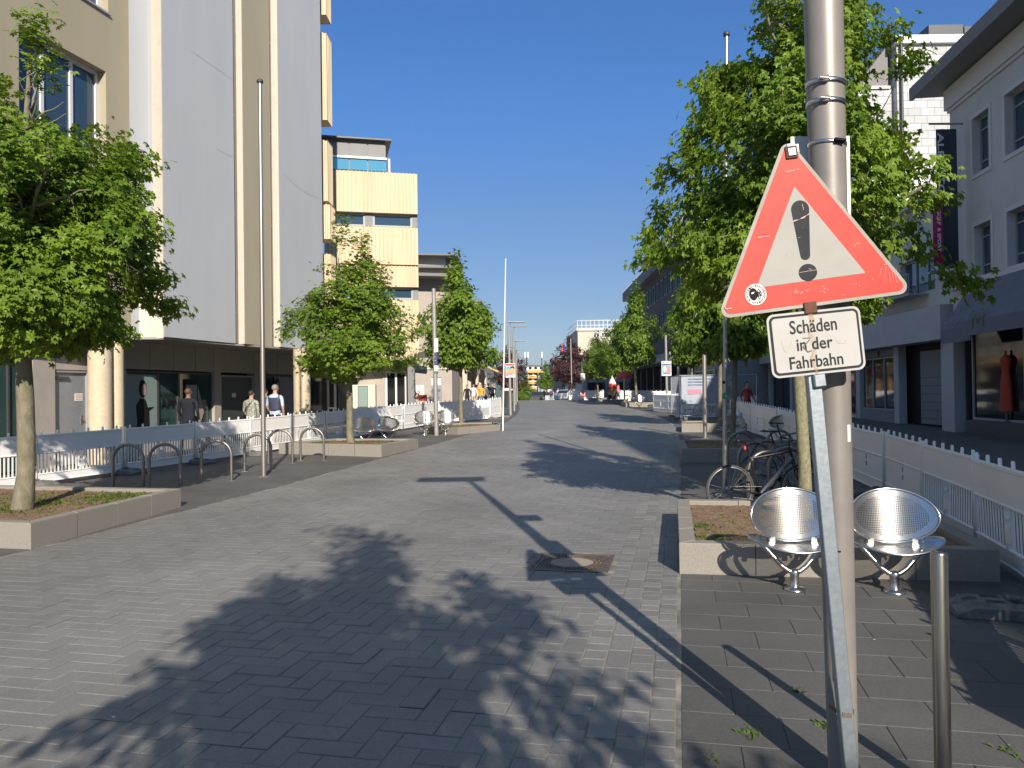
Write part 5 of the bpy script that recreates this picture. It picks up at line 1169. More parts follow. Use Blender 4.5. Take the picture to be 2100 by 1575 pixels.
p = G(1835, 1216); copy_tree(c1, (p.x, p.y, p.z + .008), R(-10), 'perforated steel round chair right of the grey lamp post')
for (x, y, a, lab) in ((-4.35, 22.75, 160, 'left of the two silhouetted round chairs behind the wedge planter trunk'), (-3.72, 23.1, 160, 'right of the two silhouetted round chairs behind the wedge planter'), (-3.05, 26.6, 20, 'bright round chair just left of the grey lamp column'), (-2.35, 26.9, 20, 'bright round chair just right of the grey lamp column'),
        (5.95, 20.9, 175, 'shaded round chair seen from behind, left of the metal pole among the bikes'), (7.3, 20.8, 175, 'shaded round chair behind the dark trunk, near the right barriers'), (7.0, 24.4, 10, 'round chair with a lit back, facing us in front of the third right planter'), (8.2, 24.3, 10, 'lit sliver of a round chair behind the metal pole'), (8.2, 49.8, 10, 'distant round chair left of the distant right planter trunk'), (9.6, 50.2, 170, 'distant round chair right of the distant trunk, in shade')):
    copy_tree(c1, (x, y, gz(y) + .008), R(a), lab)
# ------------------------------------------------------------------ poles
def pole_thing(name, label, cat, px, pyt, pyb, r0, r1, mat='steel', cap=None, Y=None, group=None, foot=True):
    if Y is None: b = G((px[1]), pyb)
    else: b = P(px[1], pyb, Y); b.z = gz(Y)
    tp = P(px[0], pyt, b.y); t = thing(name, label, cat, b, 0, group); mb = MB(); mb.tube([b + Vector((0, 0, -.03)), b.lerp(tp, .5), tp], [r0, (r0 + r1) / 2, r1], 14); mb.build('pole', MATS[mat], t)
    if cap: mb = MB(); mb.lathe([(r1 * .9, -.01), (cap, .0), (cap * 1.05, .04), (cap * .8, .07), (0, .075)], 16, Matrix.Translation(tp)); mb.build('cap', MATS['dark_frame'], t)
    if foot: mb = MB(); mb.lathe([(r0 * 2.0, -.01), (r0 * 1.9, .006), (r0, .012)], 16, Matrix.Translation(b)); mb.build('footing', MATS['joint_sand'], t)
    return t, b, tp
pole_thing('flagpole', 'tall bare metal flagpole with a dark cap before the grey tower', 'flagpole', (533, 541), 170, 978, .05, .036, cap=.062)
fpt, b, tp = pole_thing('flagpole', 'bare metal flagpole with a green band rising among the bikes into the tree', 'flagpole', (1490, 1486), 74, 1008, .038, .03, cap=.052)
M('green_band', (.03, .22, .13), .5)
k1 = (P(1487, 818, b.y), P(1487, 806, b.y)); mb = MB(); mb.tube([Vector((b.x + (tp.x - b.x) * (k.z - b.z) / (tp.z - b.z), b.y, k.z)) for k in k1], .040, 14); mb.build('green_band', MATS['green_band'], fpt)
mb = MB(); c = P(1484, 784, b.y - .042); mb.lathe([(.026, 0), (.026, .002), (0, .002)], 16, Matrix.Translation(c) @ Matrix.Rotation(R(90), 4, 'X')); mb.build('sticker', MATS['black'], fpt)
pole_thing('flagpole', 'thin white flagpole at the end of the left planter row', 'flagpole', (1037, 1031), 530, 884, .03, .018, mat='white_paint')
pole_thing('marker_post', 'short thin steel post left of the grey lamp column', 'post', (873, 874), 835, 893, .022, .022)
pole_thing('street_pole', 'dark metal pole in shade left of the green banded flagpole', 'pole', (1444, 1446), 700, 899, .068, .065)
# far-row lamps with flat heads
def lamp(label, px, pyb, Y, H, r_=.065, head=True, group='grey street lamps with flat arms', arm=1.):
    b = P(px, pyb, Y); b.z = gz(Y); t = thing('street_lamp', label, 'street lamp', b, 0, group); tp = Vector((b.x - .0065 * H, Y, b.z + H))
    mb = MB(); mb.tube([b, tp], [r_, r_ * .85], 12); mb.build('pole', MATS['lamp_grey'], t)
    if head:
        mb = MB(); mb.tube([tp + Vector((0, 0, -.1)), tp + Vector((.1 * arm, 0, .25))], .03, 6); mb.build('arm', MATS['lamp_grey'], t)
        mb = MB(); mb.box(tp.x - .1 * arm, tp.x + .85 * arm, Y - .12, Y + .12, tp.z + .25, tp.z + .32, bev=.02); mb.build('lamp_head', MATS['lamp_grey'], t)
    return t
lc = lamp('grey street lamp column with blue and white stickers on the left', 895, 892, 26.4, 5.05, .078, False)
M('sticker_blue', (.04, .05, .22), .5)
for (y0, y1, mt) in ((694, 713, 'paper_white'), (714, 722, 'paper_white'), (724, 731, 'sticker_blue'), (733, 738, 'sticker_blue'), (740, 748, 'sticker_blue'), (750, 761, 'paper_white'), (762, 766, 'green_band')):
    a, b = P(894, y0, 26.4), P(894, y1, 26.4); mb = MB(); mb.tube([b, a], .084, 14); mb.build('sticker', MATS[mt], lc)
lp2 = lamp('grey street lamp with an election poster, nearest of the distant left lamps', 1047, 850, 41, 4.7, .075)
lamp('second distant street lamp of the left row, just right of the poster lamp', 1055, 849, 47, 4.9, .06); lamp('third distant street lamp of the left row', 1058, 832, 60, 4.7, .06); lamp('fourth and farthest street lamp of the left row', 1061, 828, 72, 4.6, .06)
lpr = lamp('grey lamp pole on the right with a colourful poster, above the white barrier corner', 1368, 812, 45, 4.4, .08, False)
lamp('thin grey street lamp before the right purple tree', 1173, 820, 79, 6.3, .07, False); lamp('short lamp post with a pale round sign beside the right purple tree', 1195, 820, 78, 3.7, .07, False)
rsn = thing('traffic_sign', 'pale square sign high on the short far post', 'sign', P(1195, 773, 77.9)); a, b = P(1190, 766, 77.9), P(1200, 780, 77.9); mb = MB(); mb.box(a.x, b.x, 77.85, 77.9, b.z, a.z, bev=.01); mb.build('panel', MATS['paper_white'], rsn)
# posters
M('po_red', (.55, .08, .06), .6); M('po_blue', (.12, .38, .5), .6); M('po_skin', (.60, .33, .22), .6); M('po_pink', (.62, .20, .30), .6); M('po_green', (.20, .42, .33), .6); M('po_orange', (.62, .30, .12), .6)
def poster(label, x0, y0, x1, y1, Y, bands, cat='poster', frame='paper_white'):
    a, b = P(x0, y0, Y), P(x1, y1, Y); t = thing('election_poster', label, cat, (a + b) / 2); mb = MB(); mb.box(a.x, b.x, Y, Y + .012, b.z, a.z); mb.build('board', MATS[frame], t)
    for i, (u0, v0, u1, v1, m_) in enumerate(bands):
        mb = MB(); w_, h = b.x - a.x, a.z - b.z; e = .002 * (i + 1)
        if m_.startswith('o:'):
            cx, cz = a.x + w_ * (u0 + u1) / 2, a.z - h * (v0 + v1) / 2; mb.add([(cx + w_ * (u1 - u0) / 2 * math.cos(k * .4488), Y - e, cz + h * (v1 - v0) / 2 * math.sin(k * .4488)) for k in range(14)], [tuple(range(14))]); mb.build('picture', MATS[m_[2:]], t)
        else: mb.add([(a.x + w_ * u0, Y - e, a.z - h * v0), (a.x + w_ * u1, Y - e, a.z - h * v0), (a.x + w_ * u1, Y - e, a.z - h * v1), (a.x + w_ * u0, Y - e, a.z - h * v1)], [(0, 1, 2, 3)]); mb.build('print', MATS[m_], t)
    return t
poster('poster with two faces, red title and blue sky strapped to the left lamp', 1036.5, 745, 1056.5, 774, 40.88, [(.04, .22, .96, .80, 'po_orange'), (.04, .04, .96, .18, 'po_red'), (.04, .22, .62, .42, 'po_blue'), (.5, .2, .95, .5, 'o:black'), (.5, .32, .9, .66, 'o:po_skin'), (.12, .42, .45, .74, 'o:po_skin'), (.05, .70, .7, .9, 'po_pink'), (.3, .84, .96, .96, 'paper_white')])
poster('poster in green and pink with a white title strapped to the right lamp pole', 1356.5, 740.5, 1377, 770.5, 44.88, [(.03, .2, .97, .8, 'po_green'), (.08, .05, .3, .12, 'po_red'), (.03, .18, .97, .26, 'sticker_blue'), (.42, .3, .78, .62, 'o:po_pink'), (.15, .38, .5, .7, 'o:paper_white'), (.5, .45, .9, .78, 'o:po_pink'), (.1, .8, .9, .88, 'po_red')])
poster('pink portrait notice on a stand at the far right barrier', 1190, 799, 1200, 816, 73.5, [(.05, .05, .95, .95, 'po_pink'), (.2, .15, .85, .7, 'o:po_skin'), (.1, .75, .9, .9, 'po_red')])
poster('orange and white notice hung on a far shaded barrier', 1247, 799, 1262, 809, 65.8, [(0, 0, 1, .6, 'po_orange'), (.1, .6, .9, .9, 'paper_white')])
# left shop front table sign and hedge
rp = poster('red and white advertising board above the barriers at the house door', 841, 806.5, 860, 818, 38.5, [(0, 0, .2, 1, 'sticker_blue'), (.2, .05, .8, .7, 'paper_white'), (.25, .2, .7, .5, 'po_red'), (.8, 0, 1, 1, 'po_red')], 'sign', 'po_red')
poster('red slanted advertising board beside the red and white one', 858, 809.5, 876, 822, 38.2, [(.1, .1, .9, .6, 'sign_red'), (.15, .2, .6, .4, 'sign_salmon')], 'sign', 'sign_red')
hb = tree_data(71, 1.15, .2, [(.1, .3), (.5, .45), (.9, .4), (1.15, .15)], .03, 90, 26, .11, star=False, cl_r=.16, low=.1, fill=.5, hole=0)
tree('box_shrub', 'round dark green shrub in a pot before the glazed house door', (P(827, 800, 37.5).x, 37.5, gz(37)), hb, 'leaf_far', cat='shrub')

# ------------------------------------------------------------------ wire mesh site fence
M('banner_print', (.36, .40, .47), .55, 0, (.30, .34, .41), 1.5)
M('banner_art', (.17, .22, .27), .6, 0, (.34, .40, .42), 3.5, contrast=(.45, .55))
def meshfence(label, p, q, banner):
    p, q = Vector(p), Vector(q); Lf = (q - p).length; a = math.atan2(q.y - p.y, q.x - p.x); t = thing('mesh_fence', label, 'fence', (p.x, p.y, gz(p.y)), a, 'wire mesh site fence panels')
    mb = MB()
    for x in (0, Lf): mb.tube([(x, 0, .02), (x, 0, 2.0)], .021, 8)
    for z in (.2, 1.98): mb.tube([(0, 0, z), (Lf, 0, z)], .016, 6)
    L_(mb, 'frame', MATS['galv'], t); mb = MB()
    for k in range(1, int(Lf / .1)): mb.box(k * .1 - .002, k * .1 + .002, -.002, .002, .2, 1.98)
    for k in range(1, 9): mb.box(0, Lf, -.0045, -.0021, .2 + k * .2, .204 + k * .2)
    L_(mb, 'wire_mesh', MATS['galv'], t)
    for x in (0, Lf): mb = MB(); mb.box(x - .3, x + .3, -.11, .11, -.01, .13, bev=.02); L_(mb, 'concrete_foot', MATS['rubber'], t)
    if banner:
        z0, z1 = .72, 1.93; half = Lf * .5
        for (u0, u1, mt) in ((.05, half, 'banner_print'), (half + .02, Lf - .9, 'banner_art')):
            n = 20; V = []
            for i in range(n + 1):
                for j in range(5): u = u0 + (u1 - u0) * i / n; V.append((u, -.03 - .012 * math.sin(i * .8 + j), z0 + (z1 - z0) * j / 4))
            mb = MB(); mb.add(V, [(i * 5 + j, (i + 1) * 5 + j, (i + 1) * 5 + j + 1, i * 5 + j + 1) for i in range(n) for j in range(4)], True); L_(mb, 'printed_sheet', MATS[mt], t)
        mb = MB(); mb.box(.35, .95, -.052, -.046, 1.15, 1.36); L_(mb, 'pink_label', MATS['po_pink'], t)
        mb = MB(); mb.box(half + .05, half + .7, -.052, -.046, .75, .92); L_(mb, 'pink_label', MATS['po_pink'], t)
        mb = MB()
        for k in range(3): mb.box(.35, 1.5 - .25 * k, -.05, -.046, 1.80 - k * .13, 1.83 - k * .13)
        L_(mb, 'printed_lines', MATS['sticker_blue'], t)
    return t
meshfence('wire mesh fence panel carrying a printed sheet with a pink label', (7.42, 34.0), (10.9, 34.3), True)
meshfence('wire mesh fence panel seen edge on at the left end of the printed sheet', (7.4, 34.1), (7.75, 37.5), False)

# ------------------------------------------------------------------ bollard, lamp post, warning sign
b = G(1911, 1640); b = Vector((1.742, 3.20, 0)); tp = P(1911, 1131, 3.2)
bo = thing('bollard', 'polished steel bollard at the bottom right beside the lamp post', 'bollard', b); mb = MB(); rr = .033
mb.lathe([(rr, -.02), (rr, tp.z - .01), (rr - .002, tp.z - .003), (rr - .008, tp.z), (0, tp.z)], 28, Matrix.Translation((b.x + .02, b.y, 0)) @ Matrix.Shear('XY', 4, (0, 0)))
M('bollard_steel', (.50, .46, .40), .27, 1., (.36, .33, .30), 5., bump=.04, bscale=60., stretch=(4, 4, .4)); mb.build('post', MATS['bollard_steel'], bo)
mb = MB(); mb.lathe([(rr + .02, -.01), (rr + .018, .006), (rr, .007)], 24, Matrix.Translation((b.x + .02, b.y, 0))); mb.build('collar', MATS['bollard_steel'], bo)

YL = 3.33
lb = Vector((P(1728, 1575, YL).x + .003, YL, 0)); top = Vector((P(1688, 0, YL).x - .018 * 4.6, YL, 6.0)); slope = (P(1688, 0, YL).x - lb.x) / (P(1688, 0, YL).z)
lt = thing('street_lamp', 'thick grey brown lamp post in the right foreground behind the warning sign', 'street lamp', lb, 0)
M('lamp_post_paint', (.27, .25, .235), .45, .2, (.215, .20, .19), 3., bump=.08, bscale=300.)
ax = lambda z: Vector((lb.x + slope * z, YL, z)); pr = lambda z: .0605 + (.0815 - .0605) * min(max(z / 3.4, 0), 1)
mb = MB(); zs_ = [-.02, .6, 1.2, 1.8, 2.4, 3.0, 3.4, 4.6, 5.9]; mb.tube([ax(z) for z in zs_], [pr(z) if z < 3.5 else .08 - .012 * (z - 3.4) for z in zs_], 40); mb.build('pole', MATS['lamp_post_paint'], lt)
mb = MB(); mb.tube([ax(5.85), ax(6.02)], .045, 12); mb.build('neck', MATS['lamp_post_paint'], lt)
mb = MB(); c = ax(6.0); mb.box(c.x - .95, c.x + .32, YL - .30, YL + .30, 6.0, 6.08, bev=.02); mb.build('lamp_head', MATS['lamp_grey'], lt)
mb = MB(); c = ax(3.42); mb.box(c.x - .06, c.x + .34, YL - .10, YL + .10, 3.62, 3.78, bev=.01); mb.build('junction_box', MATS['lamp_grey'], lt)
# hatch seam at the foot
mb = MB(); c = ax(.75); s_ = pr(.75) + .0015
for a0, a1, z0, z1 in ((-.9, -.86, .45, 1.0), (-.9, -.2, 1.0, 1.008), (-.9, -.2, .45, .458)):
    n = 6; V = []
    for i in range(n + 1):
        a = a0 + (a1 - a0) * i / n
        for z in (z0, z1): r_ = pr(z) + .0012; V.append((ax(z).x + r_ * math.sin(a), YL - r_ * math.cos(a), z))
    mb.add(V, [(2 * i, 2 * i + 2, 2 * i + 3, 2 * i + 1) for i in range(n)])
mb.build('hatch_seam', MATS['black'], lt)
# steel band clamps
def band(py, root, screw=True, h=.022):
    z = P(1690, py, YL - .08).z; c = ax(z); r_ = pr(z) + .0025; mb = MB()
    T = Matrix.Translation(c) @ Matrix.Rotation(R(3), 4, 'X') @ Matrix.Rotation(R(4), 4, 'Y'); mb.lathe([(r_ - .004, -h / 2), (r_ + .001, -h / 2), (r_ + .001, h / 2), (r_ - .004, h / 2)], 40, T); o = mb.build('band_clamp', MATS['stainless'], root)
    mb = MB(); a = R(-28) if screw else R(12); q = Vector((math.sin(a) * (r_ + .006), -math.cos(a) * (r_ + .006), 0)); mb.box(-.022, .022, -.008, .006, -h * .62, h * .62, T @ Matrix.Translation(q) @ Matrix.Rotation(a, 4, 'Z'), bev=.003); mb.tube([T @ (q + Vector((-.02, -.012, 0))), T @ (q + Vector((.024, -.010, 0)))], .0065, 8); mb.build('clamp_screw', MATS['steel'] if screw else MATS['black'], o)
band(160, lt); band(201, lt); 
bs = thing('sign_back', 'white square sign seen from behind, clamped to the lamp post above the triangle', 'sign', ax(2.5))
z0, z1 = P(1700, 470, 3.45).z, P(1700, 281, 3.45).z; mb = MB(); xl, xr = P(1640, 300, 3.44).x, P(1758, 300, 3.44).x
TT = Matrix.Translation((ax(2.5).x + .015, YL + .11, 0)) @ Matrix.Rotation(R(0), 4, 'Z'); mb.box(-.135, .13, -.004, .004, z0, z1, TT, bev=.002); mb.build('panel', MATS['white_paint'], bs)
band(286, bs, False, .016); band(432, bs, False, .016)
# stickers on the post
M('faint_tape', (.22, .19, .17), .7)
for (px, py, w_, h_, rt, mt) in ((1737, 888, .018, .036, 0, 'paper_white'),):
    c = P(px, py, YL - .045); mb = MB(); a_ = math.asin(max(-.95, min(.95, (c.x - ax(c.z).x) / pr(c.z)))); q_ = Vector((ax(c.z).x + (pr(c.z) + .0015) * math.sin(a_), YL - (pr(c.z) + .0015) * math.cos(a_), c.z)); mb.box(-w_ / 2, w_ / 2, -.0008, .0008, -h_, h_, Matrix.Translation(q_) @ Matrix.Rotation(a_, 4, 'Z')); mb.build('sticker', MATS[mt], lt)
M('faint_tape', (.30, .26, .235), .6)
# leaning galvanised post with the signs
ws = thing('warning_sign', 'red triangular exclamation mark warning sign with a text plate on a leaning galvanised post', 'road sign', (1.41, 3.17, 0))
YP = 3.175; pbm = P(1746, 1600, YP); ptp = P(1656, 660, YP); pd = (ptp - pbm).normalized(); pbt = pbm - pd * (pbm.z + .02) / pd.z; ptop = P(1623, 298, YP)
sx = pd.cross(Vector((0, 1, 0))).normalized(); TP = Matrix(((sx.x, 0, pd.x, pbt.x), (sx.y, 1, pd.y, YP), (sx.z, 0, pd.z, pbt.z), (0, 0, 0, 1)))
LP_ = (ptop - pbt).length; mb = MB(); hw = .0275
mb.box(-hw, hw, -.02, .02, 0, LP_, TP, bev=.003); mb.build('post', MATS['galv'], ws)
YS = 3.14
def sgnframe(px, py, deg, Y):
    o = P(px, py, Y); a = R(deg); U_ = Vector((math.cos(a), 0, math.sin(a))); W_ = Vector((-math.sin(a), 0, math.cos(a))); return Matrix(((U_.x, 0, W_.x, o.x), (U_.y, 1, W_.y, o.y), (U_.z, 0, W_.z, o.z), (0, 0, 0, 1)))
def rounded(poly, r_, n=6):
    out = []; m = len(poly)
    for i in range(m):
        p = Vector(poly[i]); a = (Vector(poly[i - 1]) - p).normalized(); b = (Vector(poly[(i + 1) % m]) - p).normalized(); half = a.angle(b) / 2; d = r_ / math.tan(half); c = p + (a + b).normalized() * (r_ / math.sin(half)); s0 = p + a * d - c; e0 = p + b * d - c
        a0 = math.atan2(s0.y, s0.x); a1 = math.atan2(e0.y, e0.x); da = (a1 - a0 + math.pi) % (2 * math.pi) - math.pi
        for k in range(n + 1): t = a0 + da * k / n; out.append((c.x + r_ * math.cos(t), c.y + r_ * math.sin(t)))
    return out
def plate(T, poly, y0, y1, name, mat, root):
    mb = MB(); n = len(poly); mb.add([(x, y0, z) for x, z in poly] + [(x, y1, z) for x, z in poly], [tuple(range(n)), tuple(range(2 * n - 1, n - 1, -1))] + [(i, (i + 1) % n, n + (i + 1) % n, n + i) for i in range(n)], False, 0, T); return mb.build(name, MATS[mat], root)
k_ = YS / FPX; kt = lambda u: u * k_
M('sign_red_w', (.60, .05, .04), .5, 0, (.54, .065, .05), 7., spec=.3); M('sign_face', (.355, .355, .335), .55, 0, (.325, .322, .305), 5., spec=.25); M('sign_edge', (.36, .35, .32), .55, 0, (.27, .26, .225), 8., spec=.3); M('sign_black', (.018, .022, .028), .6, 0, (.03, .033, .038), 20., spec=.2); M('sign_white', (.46, .455, .445), .5, 0, (.42, .415, .40), 4., spec=.25)
M('scratch', (.55, .40, .36), .6); M('rust', (.15, .065, .04), .85, 0, (.095, .045, .035), 30., bump=.4); M('rust_stain', (.52, .40, .22), .6, 0, (.60, .52, .38), 9., contrast=(.3, .6))
TT3 = sgnframe(1470, 655, 7.0, YS); S_ = 404.
tri = [(kt(0), kt(0)), (kt(S_ + 6), kt(0)), (kt(S_ / 2 - 10), kt(S_ * .88))]
tri_o = rounded(tri, kt(17)); cx = kt(S_ / 2); cz = kt(S_ * .895 / 3)
def scale(poly, d):
    """offset a triangle inwards by d"""
    out = []; m = len(poly)
    for i in range(m):
        p = Vector(poly[i]); a = (Vector(poly[i - 1]) - p).normalized(); b = (Vector(poly[(i + 1) % m]) - p).normalized(); half = a.angle(b) / 2; out.append(tuple(p + (a + b).normalized() * (d / math.sin(half))))
    return out
tp3 = plate(TT3, tri_o, 0, .004, 'triangle_plate', 'sign_edge', ws)
plate(TT3, rounded(scale(tri, kt(7)), kt(11)), -.0015, -.0005, 'red_border', 'sign_red_w', tp3)
plate(TT3, rounded(scale(tri, kt(53)), kt(1.5), 2), -.0032, -.002, 'white_field', 'sign_face', tp3)
ex = []
ctr = lambda px, py: (((px - 1470) * math.cos(R(7.8)) - (py - 655) * math.sin(R(7.8))) * k_, (-(py - 655) * math.cos(R(7.8)) - (px - 1470) * math.sin(R(7.8))) * k_)
x1, z1 = ctr(1641, 429); x2, z2 = ctr(1651.2, 523); r1, r2 = kt(18.5), kt(10)
ux = .5 * (x1 + x2)
pts = [(x1 + r1 * math.cos(R(a)), z1 + r1 * math.sin(R(a))) for a in range(0, 181, 12)] + [(x2 + r2 * math.cos(R(a)), z2 + r2 * math.sin(R(a))) for a in range(180, 361, 15)]
plate(TT3, pts, -.0048, -.0036, 'exclamation_bar', 'sign_black', tp3)
x3, z3 = ctr(1656.5, 558.5); plate(TT3, [(x3 + kt(19) * math.cos(k * .2618), z3 + kt(17.5) * math.sin(k * .2618)) for k in range(24)], -.0048, -.0036, 'exclamation_dot', 'sign_black', tp3)
# scratches
mb = MB()
def scr(pts, w=.0016):
    for (a, b) in zip(pts[:-1], pts[1:]):
        a, b = Vector(ctr(*a)), Vector(ctr(*b)); n = (b - a); n = Vector((-n.y, n.x)).normalized() * w / 2; mb.add([((a + n).x, -.0052, (a + n).y), ((b + n).x, -.0052, (b + n).y), ((b - n).x, -.0052, (b - n).y), ((a - n).x, -.0052, (a - n).y)], [(0, 1, 2, 3)], False, 0, TT3)
scr([(1624, 455), (1640, 449), (1657, 440), (1664, 434)], .003); scr([(1628, 452), (1648, 447), (1655, 441)], .002); scr([(1639, 559), (1675, 553)], .0014); scr([(1645, 418), (1648, 430)]); scr([(1610, 352), (1640, 346)], .002); scr([(1613, 354), (1630, 350)]); scr([(1553, 488), (1566, 485)], .003); scr([(1567, 486), (1578, 484)], .002); scr([(1755, 500), (1762, 498)], .003); scr([(1758, 498), (1752, 505)])
for k in range(7): scr([(1808 + k * 5 + rnd.uniform(-2, 2), 552 + rnd.uniform(-8, 12)), (1806 + k * 6 + rnd.uniform(-4, 4), 572 + rnd.uniform(-8, 12))], rnd.uniform(.0005, .0011))
for k in range(16): u_ = 1616 + rnd.uniform(0, 80); v_ = 602 - (u_ - 1616) * .06 + rnd.uniform(-4, 3); scr([(u_, v_), (u_ + rnd.uniform(-1, 5), v_ - rnd.uniform(1, 5))], rnd.uniform(.001, .0026))
for k in range(26):
    px = rnd.uniform(1540, 1790); py = rnd.uniform(560 if px < 1580 or px > 1720 else 430, 625); scr([(px, py), (px + rnd.uniform(-6, 8), py + rnd.uniform(-4, 4))], rnd.uniform(.0006, .0016))
scr([(1812, 543), (1822, 541)], .002); scr([(1488, 634), (1500, 632)], .004); scr([(1485, 628), (1488, 634)], .003)
so_ = mb.build('scratches', MATS['scratch'], tp3)
# round sticker on the lower left corner
xs_, zs2 = ctr(1549.5, 604); st_ = plate(TT3, [(xs_ + kt(22) * math.cos(k * .2618), zs2 + kt(22) * math.sin(k * .2618)) for k in range(24)], -.0046, -.0034, 'round_sticker', 'paper_white', tp3)
plate(TT3, [(xs_ - kt(5) + kt(9) * math.cos(k * .524), zs2 + kt(1) + kt(13) * math.sin(k * .524)) for k in range(12)], -.0056, -.0048, 'sticker_head', 'black', st_)
plate(TT3, [(xs_ - kt(3), zs2 + kt(3)), (xs_ - kt(9), zs2 + kt(1.5)), (xs_ - kt(9), zs2 + kt(4.5)), (xs_ - kt(3), zs2 + kt(6))], -.0062, -.0058, 'sticker_eye_slit', 'paper_white', st_)
dm = [(kt(9), kt(0)), (kt(1), kt(11)), (kt(-7), kt(0)), (kt(1), kt(-11))]
mb = MB(); q = [(xs_ + kt(6) + .75 * a, zs2 + b) for a, b in dm]
for i in range(4): a, b = Vector(q[i]), Vector(q[(i + 1) % 4]); n = (b - a); n = Vector((-n.y, n.x)).normalized() * .0011; mb.add([((a + n).x, -.0064, (a + n).y), ((b + n).x, -.0064, (b + n).y), ((b - n).x, -.0064, (b - n).y), ((a - n).x, -.0064, (a - n).y)], [(0, 1, 2, 3)], False, 0, TT3)
vs, f, sz = text_mesh('B', kt(7), kt(10), bold=.03); mb.add([(xs_ + kt(3.5) + v[0], -.0066, zs2 - kt(5) + v[1]) for v in vs], f, False, 0, TT3)
ringt = 'BORUSSIA MÖNCHENGLADBACH '
for i, ch in enumerate(ringt):
    if ch == ' ': continue
    vs, f, sz = text_mesh(ch, kt(3.4), kt(4.6), bold=.03); a = R(215) - 2 * math.pi * i / len(ringt)
    for_ = [(v[0] - kt(1.7), v[1] + kt(15.6)) for v in vs]; ca, sa = math.cos(a - math.pi / 2), math.sin(a - math.pi / 2); mb.add([(xs_ + x * ca - z * sa, -.0056, zs2 + x * sa + z * ca) for x, z in for_], f, False, 0, TT3)
mb.build('sticker_print', MATS['black'], st_, recalc=False)
# fixings
def fix(px, py, w_, h_, mat, name, y0=-.012, y1=.03, deg=7, root=ws, bev=.003):
    T = sgnframe(px, py, deg, YS); mb = MB(); mb.box(-kt(w_) / 2, kt(w_) / 2, y0, y1, -kt(h_) / 2, kt(h_) / 2, T, bev=bev); return mb.build(name, MATS[mat], root)
fix(1622, 313, 25, 26, 'rust', 'top_bracket', y0=-.010); fix(1622, 313, 17, 17, 'galv', 'bracket_cap', y0=-.016, y1=-.009); fix(1622, 301, 18, 14, 'galv', 'post_cap', y0=-.005)
fix(1661, 631, 26, 24, 'rust', 'middle_bracket', y0=-.011); fix(1681, 780, 24, 27, 'galv', 'lower_bracket', y0=-.008, bev=.004)
# supplementary text plate
TPl = sgnframe(1584.5, 777, 5.3, YS - .001); pw, ph = kt(193), kt(131); k2 = lambda u: u * k_
rc = lambda e: [(e, e), (pw - e, e), (pw - e, ph - e), (e, ph - e)]
p1 = plate(TPl, rounded(rc(0), kt(15)), -.001, .003, 'text_plate', 'sign_white', ws)
plate(TPl, rounded(rc(kt(4.5)), kt(12)), -.0024, -.0014, 'black_border', 'sign_black', p1); plate(TPl, rounded(rc(kt(9.5)), kt(8)), -.0042, -.0030, 'white_field', 'sign_white', p1)
cs2 = lambda px, py: (((px - 1584.5) * math.cos(R(6.1)) - (py - 777) * math.sin(R(6.1))) * k_, (-(py - 777) * math.cos(R(6.1)) - (px - 1584.5) * math.sin(R(6.1))) * k_)
for (body, px, py, w_, h_) in (('Schäden', 1620, 686.5, 97, 28), ('in der', 1634.5, 720.5, 74, 25.5), ('Fahrbahn', 1620, 758.5, 110, 25.5)):
    vs, f, sz = text_mesh(body, kt(w_), kt(h_), bold=.013); x, z = cs2(px, py); mb = MB(); mb.add([(x + v[0], -.0056, z + v[1]) for v in vs], f, False, 0, TPl); mb.build('lettering', MATS['sign_black'], p1, recalc=False)
# rust run below the bracket, faint scribbles
mb = MB(); n = 14; V = []
for i in range(n + 1):
    py = 641 + i * 9; wd = 13 * (.65 + .3 * math.sin(i * 1.3) + .25 * (i > 6) - .2 * (i > 11)); x, z = cs2(1660 + i * .9 + 3 * math.sin(i), py)
    V += [(x - kt(wd) / 2, -.0049, z), (x + kt(wd) / 2, -.0049, z)]
mb.add(V, [(2 * i, 2 * i + 1, 2 * i + 3, 2 * i + 2) for i in range(n)], False, 0, TPl)
def rust_alpha():
    m = bpy.data.materials.new('rust_run'); m.use_nodes = True; nt = m.node_tree; N = nt.nodes; L = nt.links; b = N['Principled BSDF']; b.inputs['Base Color'].default_value = (.46, .26, .08, 1); b.inputs['Roughness'].default_value = .6
    tc = N.new('ShaderNodeTexCoord'); mp = N.new('ShaderNodeMapping'); mp.inputs['Scale'].default_value = (60, 60, 14); nz = N.new('ShaderNodeTexNoise'); nz.inputs['Scale'].default_value = 1.; nz.inputs['Detail'].default_value = 4
    L.new(tc.outputs['Object'], mp.inputs['Vector']); L.new(mp.outputs['Vector'], nz.inputs['Vector']); mr = N.new('ShaderNodeMapRange'); mr.inputs['From Min'].default_value = .35; mr.inputs['From Max'].default_value = .7; mr.inputs['To Min'].default_value = 0; mr.inputs['To Max'].default_value = .62
    L.new(nz.outputs['Fac'], mr.inputs['Value']); L.new(mr.outputs['Result'], b.inputs['Alpha']); MATS['rust_run'] = m
rust_alpha(); mb.build('rust_stain', MATS['rust_run'], p1)
M('marker_ink', (.42, .41, .38), .6); M('marker_brown', (.10, .075, .04), .6)
mb = MB()
def scr2(pts, w=.0016, y=-.0053):
    for (a, b) in zip(pts[:-1], pts[1:]):
        a, b = Vector(cs2(*a)), Vector(cs2(*b)); n = (b - a); n = Vector((-n.y, n.x)).normalized() * w / 2; mb.add([((a + n).x, y, (a + n).y), ((b + n).x, y, (b + n).y), ((b - n).x, y, (b - n).y), ((a - n).x, y, (a - n).y)], [(0, 1, 2, 3)], False, 0, TPl)
